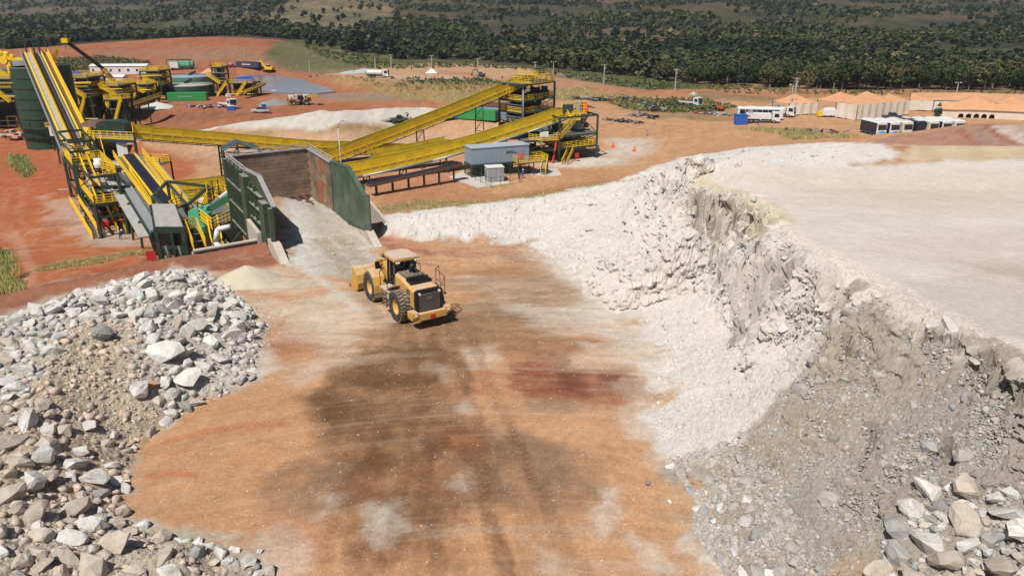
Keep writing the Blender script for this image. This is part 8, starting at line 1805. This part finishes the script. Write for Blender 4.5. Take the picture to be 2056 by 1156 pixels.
SPECIAL = [((305, 772), .42, M_ROCKR, 'rust coloured boulder lying between white ones in the lower pile'), ((208, 672), 1.0, M_ROCKG, 'big rounded grey boulder half buried in the middle of the left pile'),
    ((335, 712), 1.25, M_ROCK, 'largest white dome shaped boulder in the right half of the left pile'), ((378, 762), 1.15, M_ROCK, 'broad pale boulder just below the dome shaped one'), ((283, 790), .85, M_ROCK, 'white blocky boulder left of the rust coloured one'),
    ((350, 560), .95, M_ROCK, 'upright pale boulder at the very top of the left pile'), ((482, 762), .5, M_ROCK, 'white round boulder at the right foot of the left pile'), ((425, 690), .85, M_ROCK, 'oval white boulder near the right side of the left pile'),
    ((190, 968), .85, M_ROCK, 'angular pale grey boulder at the edge of bare soil, lower left'), ((65, 970), .85, M_ROCK, 'white and dark veined boulder low at the left edge of the pile'), ((155, 1020), .8, M_ROCKT, 'flat topped tan block in the bottom left corner area'),
    ((180, 858), .55, M_ROCK, 'pale grey pointed boulder lying on the tan gravel slope'), ((325, 1080), .6, M_ROCKT, 'tan slab shaped boulder at the bottom edge of the bare soil'), ((522, 1108), .16, M_ROCK, 'lone small white stone on bare soil near the bottom edge'),
    ((1343, 1005), .17, M_ROCK, 'lone white stone on orange soil by the foot of the right slope'), ((1300, 970), .2, M_ROCKG, 'small grey stone on orange soil near the right slope'), ((235, 1100), .8, M_ROCKT, 'long tan boulder at the bottom edge of the left pile'), ((455, 1050), .0, None, '')]
spx = []
for (px, py), rr_, m_, lb in SPECIAL:
    if not m_: continue
    g = GZ(px, py+rr_*6); me = RKS.get(m_.name, [None])[len(spx) % 9] if m_ is not M_ROCKR else rock_mesh(77, M_ROCKR)
    o = bpy.data.objects.new('boulder', me); COL.objects.link(o); o.location = (g[0], g[1], g[2]+rr_*.28); rr_ *= .8 if rr_ > .5 else 1; o.scale = (rr_,)*3; o.rotation_euler = (random.uniform(-.2, .2), random.uniform(-.2, .2), random.uniform(0, 6)); tag(o, lb, 'boulder'); spx.append((g[0], g[1], rr_))
ok = np.ones(len(x), bool)
for a, b, c in spx: ok &= np.hypot(x-a, y-b) > (c+s)*.6
x, y, z, s = x[ok], y[ok], z[ok], s[ok]
vis = s*1500/np.hypot(x, y); big = np.argsort(-vis)[:290]; tan = inpoly(TANZ, x, y) | inpoly(FINE, x, y)
for i in big:
    p = random.random(); mm_ = M_ROCKT if (tan[i] and p < .6) or p < .12 else (M_ROCKG if p > .93 else M_ROCK)
    place('rock', random.choice(RKS[mm_.name]), rubble, (x[i], y[i], z[i]+s[i]*.18), (random.uniform(-.5, .5), random.uniform(-.4, .6), random.uniform(0, 6.28)), (s[i], s[i]*random.uniform(.8, 1.1), s[i]*random.uniform(.8, 1.15)))
rest = np.setdiff1d(np.arange(len(x)), big); tt = tints(r_, len(rest), (.48, .45, .41)); tt[tan[rest]] *= np.array([.98, .86, .76])
bulk('small_rocks', x[rest], y[rest], z[rest]+s[rest]*.15, s[rest], tt, ROCKV, M_STN, rubble, 1)
x, y, r_ = scatter(RUB, 42000, 6); z = Hfull(x, y); k = inframe(x, y, z); x, y, z = x[k], y[k], z[k]; s = np.clip(.05*(1-r_.random(len(x)))**(-.45), .04, .2); tt = tints(r_, len(x), (.45, .41, .36)); tn = inpoly(TANZ, x, y) | inpoly(FINE, x, y); tt[tn] *= np.array([1, .88, .78])
bulk('gravel', x, y, z, s, tt, [OCT], M_STN, rubble, 2)
# --- right stockpile ---
CORNER = [(p[0], p[1]) for p in GP([(1740, 1180), (1770, 1090), (1800, 1050), (1850, 1010), (1870, 975), (1950, 990), (2056, 985), (2120, 1000), (2120, 1200)])]
SLOPE = [(p[0], p[1]) for p in GP([(1340, 930), (1470, 880), (1560, 800), (1650, 680), (1700, 610), (1830, 640), (2040, 720), (2056, 1000), (1860, 970), (1780, 1060), (1700, 1156), (1455, 1156), (1395, 1060), (1400, 1000)])]
TOE = [(p[0], p[1]) for p in GP([(1330, 920), (1420, 900), (1560, 940), (1600, 1060), (1640, 1160), (1455, 1160), (1390, 1060), (1398, 1000)])]
WSL = [(p[0], p[1]) for p in GP([(770, 470), (800, 436), (985, 412), (1100, 399), (1200, 379), (1300, 362), (1372, 340), (1420, 310), (1600, 300), (1770, 298), (1770, 318), (1500, 345), (1440, 380), (1540, 500), (1640, 560), (1640, 700), (1500, 830), (1330, 900), (1300, 830), (1330, 720), (1230, 620), (1130, 525), (960, 484)])]
CREST = [(p[0], p[1]) for p in GP([(1545, 486), (1683, 556), (1824, 632), (1908, 653), (2056, 722), (2056, 770), (1960, 730), (1880, 700), (1780, 650), (1660, 590), (1540, 520)])]
BERM = [(p[0], p[1]) for p in GP([(1340, 345), (1372, 325), (1420, 305), (1600, 297), (1775, 294), (1780, 316), (1600, 326), (1440, 345), (1400, 372)])]
def stones(poly, n, smin, smax, pw_, seed, base, nbig, par, name='rock', sink=.1, mats=None, gap=.6):
    x, y, r_ = scatter(poly, n, seed); z = Hfull(x, y); k = inframe(x, y, z); x, y, z = x[k], y[k], z[k]; s = np.clip(smin*(1-r_.random(len(x)))**(-pw_), smin, smax); o_ = np.argsort(-s); kp = []; X, Y_, S = np.zeros(len(x)), np.zeros(len(x)), np.zeros(len(x)); c = 0
    for i in o_:
        if c and s[i] > smin*1.5 and (np.hypot(X[:c]-x[i], Y_[:c]-y[i]) < (S[:c]+s[i])*gap).any(): continue
        X[c], Y_[c], S[c] = x[i], y[i], s[i]; c += 1; kp.append(i)
    kp = np.array(kp); x, y, z, s = x[kp], y[kp], z[kp], s[kp]; vis = np.argsort(-s/np.hypot(x, y)); bg_ = vis[:nbig]; rs = vis[nbig:]
    for i in bg_:
        mm_ = random.choice(mats or [M_ROCK, M_ROCK, M_ROCKT]); place(name, random.choice(RKS[mm_.name]), par, (x[i], y[i], z[i]+s[i]*sink), (random.uniform(-.5, .5), random.uniform(-.6, .3), random.uniform(0, 6.28)), (s[i],)*3)
    bulk('small_rocks', x[rs], y[rs], z[rs]+s[rs]*sink*.6, s[rs], tints(r_, len(rs), base), ROCKV, M_STN, par, seed)
stones(CORNER, 900, .16, .62, .55, 11, (.36, .34, .315), 120, stock, sink=.35, mats=[M_ROCK, M_ROCK, M_ROCKT, M_ROCKG], gap=.55)
stones(TOE, 1500, .05, .38, .5, 12, (.42, .39, .35), 50, stock, sink=-.1, mats=[M_SLR, M_ROCK, M_SLR])
stones(SLOPE, 4200, .04, .55, .5, 13, (.36, .335, .30), 60, stock, sink=-.25, mats=[M_SLR, M_SLR, M_SLR, M_ROCKG])
stones(CREST, 1100, .06, .5, .5, 14, (.38, .36, .33), 30, stock, sink=0)
stones(WSL, 9000, .05, .5, .45, 15, (.54, .52, .49), 30, stock, sink=-.05, mats=[M_ROCK])
CLF = [(p[0], p[1]) for p in GP([(1345, 395), (1379, 378), (1512, 398), (1560, 440), (1550, 486), (1640, 530), (1720, 575), (1650, 660), (1560, 690), (1500, 710), (1460, 660), (1400, 540)])]
stones(CLF, 6500, .05, .36, .45, 17, (.47, .45, .42), 30, stock, sink=-.1, mats=[M_ROCK], gap=.7)
stones(BERM, 2500, .08, .5, .4, 16, (.42, .41, .38), 0, stock, sink=.1)
def grit(poly, n, smin, smax, seed, base, par, name='gravel'):
    x, y, r_ = scatter(poly, n, seed); z = Hfull(x, y); k = inframe(x, y, z); x, y, z = x[k], y[k], z[k]; s = np.clip(smin*(1-r_.random(len(x)))**(-.4), smin, smax); o = bulk(name, x, y, z, s, tints(r_, len(x), base), [OCT], M_STN, par, seed); return o
grit(TOE, 16000, .03, .12, 21, (.37, .335, .29), stock); grit(SLOPE, 30000, .025, .10, 22, (.36, .335, .30), stock); grit(CORNER, 5000, .03, .14, 23, (.33, .30, .27), stock); grit(WSL, 20000, .03, .15, 24, (.52, .50, .47), stock); grit(WSL, 16000, .03, .11, 29, (.30, .285, .26), stock)
PADP = [(p[0], p[1]) for p in GP([(300, 1000), (560, 700), (560, 560), (700, 560), (1130, 540), (1330, 720), (1300, 850), (1440, 1156), (520, 1156)])]
o = grit(PADP, 2600, .02, .06, 25, (.46, .42, .36), None, 'loose_stones')
RAMP = [(p[0], p[1]) for p in GP([(600, 520), (575, 440), (562, 402), (622, 390), (690, 440), (748, 505), (700, 560)])]
stones([(p[0], p[1]) for p in GP([(558, 405), (600, 396), (690, 432), (690, 450), (610, 440), (570, 430)])], 900, .06, .4, .5, 28, (.50, .48, .45), 0, stock, sink=0)
o = grit(RAMP, 12000, .035, .16, 26, (.42, .40, .36), None, 'ramp_gravel')
EDG1 = [(p[0], p[1]) for p in GP([(380, 560), (440, 560), (560, 540), (520, 590), (560, 680), (510, 760), (470, 640)])]
o = grit(EDG1, 3500, .03, .12, 27, (.42, .38, .33), None, 'scattered_stones')

# ---------------- trees ----------------
def leafmat(name, c, v): return mat(name, c, .75, vary=v, spec=.2, dirt=(c[0]*1.9, c[1]*1.55, c[2]*1.2), dirt_amt=.55, dscale=.35)
M_LEAF = [leafmat('dark_foliage', (.024, .038, .013), .3), leafmat('olive_foliage', (.042, .054, .017), .3), leafmat('dry_foliage', (.080, .080, .030), .3)]
M_BARK = mat('pale_bark', (.22, .19, .15), .9)
def crown_arrays(seed, nq, ry, rz, qs, lobes=5):
    r_ = np.random.default_rng(seed); c = r_.normal(0, .42, (lobes, 3))*np.array([ry, ry, rz*.7]); lr = r_.uniform(.45, .75, lobes)*min(ry, rz); V_, F_ = [], []
    for k in range(nq):
        l = r_.integers(lobes); d = r_.normal(0, 1, 3); d /= np.linalg.norm(d); p = c[l]+d*lr[l]*r_.uniform(.75, 1.05); n = d+r_.normal(0, .4, 3)+np.array([0, 0, .45]); n /= np.linalg.norm(n)
        u = np.cross(n, (0, 0, 1.01)); u /= np.linalg.norm(u)+1e-9; w = np.cross(n, u); s = qs*r_.uniform(.6, 1.3); j = r_.uniform(.7, 1.2, 4); b = len(V_)
        V_ += [p+(u+w*.3)*s*j[0], p+(w-u*.2)*s*j[1], p-(u-w*.1)*s*j[2], p-(w+u*.2)*s*j[3]]; F_.append((b, b+1, b+2, b+3))
    return np.array(V_), np.array(F_)
TREE_T = []
for k in range(6):
    v, f = crown_arrays(500+k, 480, 3.3+k*.25, 2.5+(k % 3)*.4, .42, 9); v = v+np.array([0, 0, 5.2])
    cm = bpy.data.meshes.new('crown'); cm.from_pydata([tuple(a) for a in v], [], [tuple(map(int, a)) for a in f]); cm.materials.append(M_LEAF[(0, 0, 1, 0, 1, 2)[k]]); cm.update()
    mb = MB(); rr = random.Random(k); mb.cyl((0, 0, -.6), (.2, 0, 2.6), .24, .17, 6)
    for j in range(4): a = j*1.6+rr.random(); mb.cyl((.2, 0, 2.4), (1.6*math.cos(a), 1.6*math.sin(a), 5.0+rr.random()), .13, .05, 5)
    TREE_T.append((cm, mb.mesh('trunk', M_BARK)))
BND = [(-900, 100), (0, 98), (60, 99), (130, 88), (240, 81), (430, 73), (560, 76), (620, 92), (700, 108), (760, 126), (860, 119), (950, 121), (1060, 130), (1200, 148), (1300, 160), (1380, 168), (1440, 172), (1620, 180), (2056, 183), (2600, 186), (2900, 140), (2900, -42), (-900, -42)]
def GPF(pts): return [(G(*p)[0], G(*p)[1]) for p in pts]
COUNTRY = GPF(BND)
CLEAR = [(GPF(q), d_) for q, d_ in (([(520, 44), (560, 10), (640, -20), (780, -20), (800, 30), (720, 52), (620, 58)], .05), ([(780, 88), (1000, 62), (1150, 75), (1300, 78), (1260, 90), (1100, 94), (900, 80)], .12), ([(1140, 62), (1250, 60), (1450, 70), (1440, 88), (1220, 90)], .15),
    ([(1430, 104), (1700, 104), (2056, 95), (2300, 90), (2300, 110), (2056, 118), (1800, 118), (1500, 116)], .03), ([(340, 43), (440, 36), (560, 20), (600, 22), (520, 44), (420, 50), (330, 54)], .1), ([(60, 14), (300, 12), (300, 24), (140, 28), (40, 26)], .08), ([(90, 48), (260, 48), (270, 60), (150, 66)], .15), ([(0, 66), (80, 62), (90, 72), (0, 78)], .3), ([(540, 78), (640, 84), (740, 108), (790, 124), (700, 132), (560, 110)], .06))]
def forest(n, y0, y1, seed):
    r_ = np.random.default_rng(seed); y = np.sqrt(r_.uniform(y0**2, y1**2, n)); x = r_.uniform(-.80, .80, n)*y; m = inpoly(COUNTRY, x, y); x, y = x[m], y[m]
    dn = np.where(y > 600, .36, .62)+fbm(x*.012, y*.012, 4, 71)*2.0; band = y < 470; dn = np.where(band, np.maximum(dn, .93), dn)
    for poly, d_ in CLEAR:
        k = sdist(poly, x, y)+fbm(x*.03, y*.03, 3, 72)*14 < 0; dn = np.where(k, d_, dn)
    m = r_.random(len(x)) < dn; return x[m], y[m], r_
x, y, r_ = forest(13500, 250, 620, 31); z = Hfull(x, y); vis = inframe(x, y, z, 20); order = np.argsort(y+np.where(vis, 0, 5000)); near = order[:300]; far = order[300:]
lab = ['dark leafy tree at the front edge of the wood behind the yard', 'olive green tree at the front edge of the wood behind the yard', 'dry yellowish tree at the front edge of the wood behind the yard']
for i in near:
    k = random.randrange(6); j = (0, 0, 1, 0, 1, 2)[k]; sc_ = random.uniform(.75, 1.25)*.95
    t = bpy.data.objects.new('tree', None); COL.objects.link(t); t.location = (x[i], y[i], z[i]); t.rotation_euler = (0, 0, random.uniform(0, 6.28)); t.scale = (sc_, sc_, sc_*random.uniform(.85, 1.15)); tag(t, lab[j], 'tree', ('dark trees along the front of the wood', 'olive trees along the front of the wood', 'dry trees along the front of the wood')[j])
    for nm, me in (('crown', TREE_T[k][0]), ('trunk', TREE_T[k][1])): o = bpy.data.objects.new(nm, me); COL.objects.link(o); o.parent = t
M_FOR = vmat('forest_leaves', bump=0, speck=.25, sscale=.7, grit=0, rough=.8)
def ftint(r_, x, y, n):
    k = np.clip(.5+fbm(x*.012, y*.012, 3, 81)*1.6+r_.normal(0, .16, n), 0, 1)[:, None]; c = np.array([.022, .034, .013])[None]*(1-k)+np.array([.056, .062, .024])[None]*k
    dry = r_.random(n) < .07; c[dry] = np.array([.11, .10, .04]); return c*(1+r_.normal(0, .2, (n, 1))).clip(.5, 1.6)
T1_ = [crown_arrays(600+k, 42, 3.4, 2.7, 1.05, 5) for k in range(6)]; T1_ = [(v+np.array([0, 0, 3.9]), f) for v, f in T1_]
T1b = [crown_arrays(650+k, 26, 3.4, 2.7, 1.35, 4) for k in range(6)]; T1b = [(v+np.array([0, 0, 3.7]), f) for v, f in T1b]
for nm, fa, tm_, sd_ in (('forest', far[y[far] < 400], T1_, 41), ('forest', far[y[far] >= 400], T1b, 43)):
    s = r_.uniform(.55, 1.25, len(fa)); bulk(nm, x[fa], y[fa], z[fa], s, ftint(r_, x[fa], y[fa], len(fa)), tm_, M_FOR, None, sd_, False)
x, y, r_ = forest(22000, 600, 1500, 32); z = Hfull(x, y); T2_ = [crown_arrays(700+k, 16, 4.2, 3.2, 2.1, 3) for k in range(6)]; T2_ = [(v+np.array([0, 0, 3.2]), f) for v, f in T2_]
s = r_.uniform(.45, 1.15, len(x)); bulk('far_forest', x, y, z, s, ftint(r_, x, y, len(x))*1.05, T2_, M_FOR, None, 42, False)
# scrub between the dirt and the wood, bushes on the banks
def brush(name, polys, n, s0, s1, base, seed, tm=None):
    XX, YY = [], []
    for q in polys: a, b, _ = scatter(GPF(q), n, seed+len(XX)); XX.append(a); YY.append(b)
    x = np.concatenate(XX); y = np.concatenate(YY); r_ = np.random.default_rng(seed); z = Hfull(x, y); s = r_.uniform(s0, s1, len(x))
    return bulk(name, x, y, z, s, tints(r_, len(x), base, .25, .1), tm or BR, M_FOR, None, seed, False)
BR = [crown_arrays(800+k, 16, 1.0, .7, .30, 3) for k in range(5)]; BR = [(v+np.array([0, 0, .4]), f) for v, f in BR]
brush('bushes', [[(600, 90), (720, 112), (800, 132), (900, 128), (1060, 140), (1200, 152), (1380, 172), (1320, 182), (1200, 168), (1080, 146), (960, 136), (760, 140), (640, 112)]], 5000, .5, 1.5, (.11, .125, .045), 51)
brush('scrub', [[(1300, 176), (1440, 172), (1620, 182), (2056, 186), (2056, 192), (1620, 190), (1450, 186)], [(620, 156), (780, 170), (900, 160), (1010, 158), (1010, 172), (900, 186), (780, 180)], [(1200, 196), (1420, 200), (1480, 216), (1420, 226), (1260, 222)]], 1500, .3, 1.0, (.17, .16, .06), 52)
brush('scrub', [[(100, 118), (200, 113), (300, 124), (305, 144), (150, 146)]], 1600, .3, 1.0, (.12, .125, .055), 53)
brush('scrub', [[(1325, 212), (1400, 206), (1425, 224), (1350, 226)], [(780, 158), (900, 158), (980, 158), (1010, 168), (860, 172)]], 260, .4, 1.1, (.08, .10, .04), 54)
# grass tufts
def tuft(seed, n=10):
    r_ = np.random.default_rng(seed); V_, F_ = [], []
    for k in range(n):
        a = r_.uniform(0, 6.28); b = r_.normal(0, .25, 2); h = r_.uniform(.6, 1.2); w = .07; L = r_.normal(0, .3, 2); i = len(V_)
        V_ += [(b[0]-w*math.cos(a), b[1]-w*math.sin(a), 0), (b[0]+w*math.cos(a), b[1]+w*math.sin(a), 0), (b[0]+L[0], b[1]+L[1], h)]; F_.append((i, i+1, i+2))
    return np.array(V_), np.array(F_)
TF_ = [tuft(900+k) for k in range(6)]
brush('grass', [[(-60, 500), (0, 498), (16, 508), (44, 548), (48, 584), (0, 592), (-60, 600)]], 5000, .35, .8, (.34, .33, .12), 61, TF_)
brush('grass', [[(18, 312), (52, 314), (72, 345), (52, 358), (24, 338)]], 2200, .4, .9, (.32, .33, .12), 62, TF_)
brush('dry_grass', [[(1000, 399), (1200, 368), (1310, 350), (1330, 342), (1300, 357), (1200, 374), (1060, 402)], [(745, 420), (850, 402), (1000, 404), (900, 416), (760, 428)], [(60, 545), (140, 524), (310, 502), (330, 508), (200, 530), (90, 546)], [(450, 268), (640, 263), (760, 250), (860, 236), (860, 240), (700, 260), (520, 272)]], 3400, .12, .32, (.46, .40, .19), 63, TF_)
brush('dry_grass', [[(640, 154), (800, 167), (1010, 170), (1180, 176), (1250, 200), (1000, 204), (900, 206), (760, 190)], [(1490, 258), (1640, 262), (1720, 276), (1690, 280), (1560, 270)]], 5000, .4, .9, (.42, .34, .15), 64, TF_)
# ---------------- air ----------------
hm = bpy.data.materials.new('haze'); hm.use_nodes = True; nt = hm.node_tree; nt.nodes.remove(nt.nodes['Principled BSDF'])
pv = nd(nt, 'ShaderNodeVolumePrincipled'); pv.inputs['Color'].default_value = (.80, .88, 1, 1); pv.inputs['Density'].default_value = .00010; pv.inputs['Anisotropy'].default_value = .2
nt.links.new(pv.outputs[0], nt.nodes['Material Output'].inputs['Volume'])
hz = MB().bb(-2300, 2300, -60, 2700, -14, 190).build('haze', hm); hz['kind'] = 'stuff'
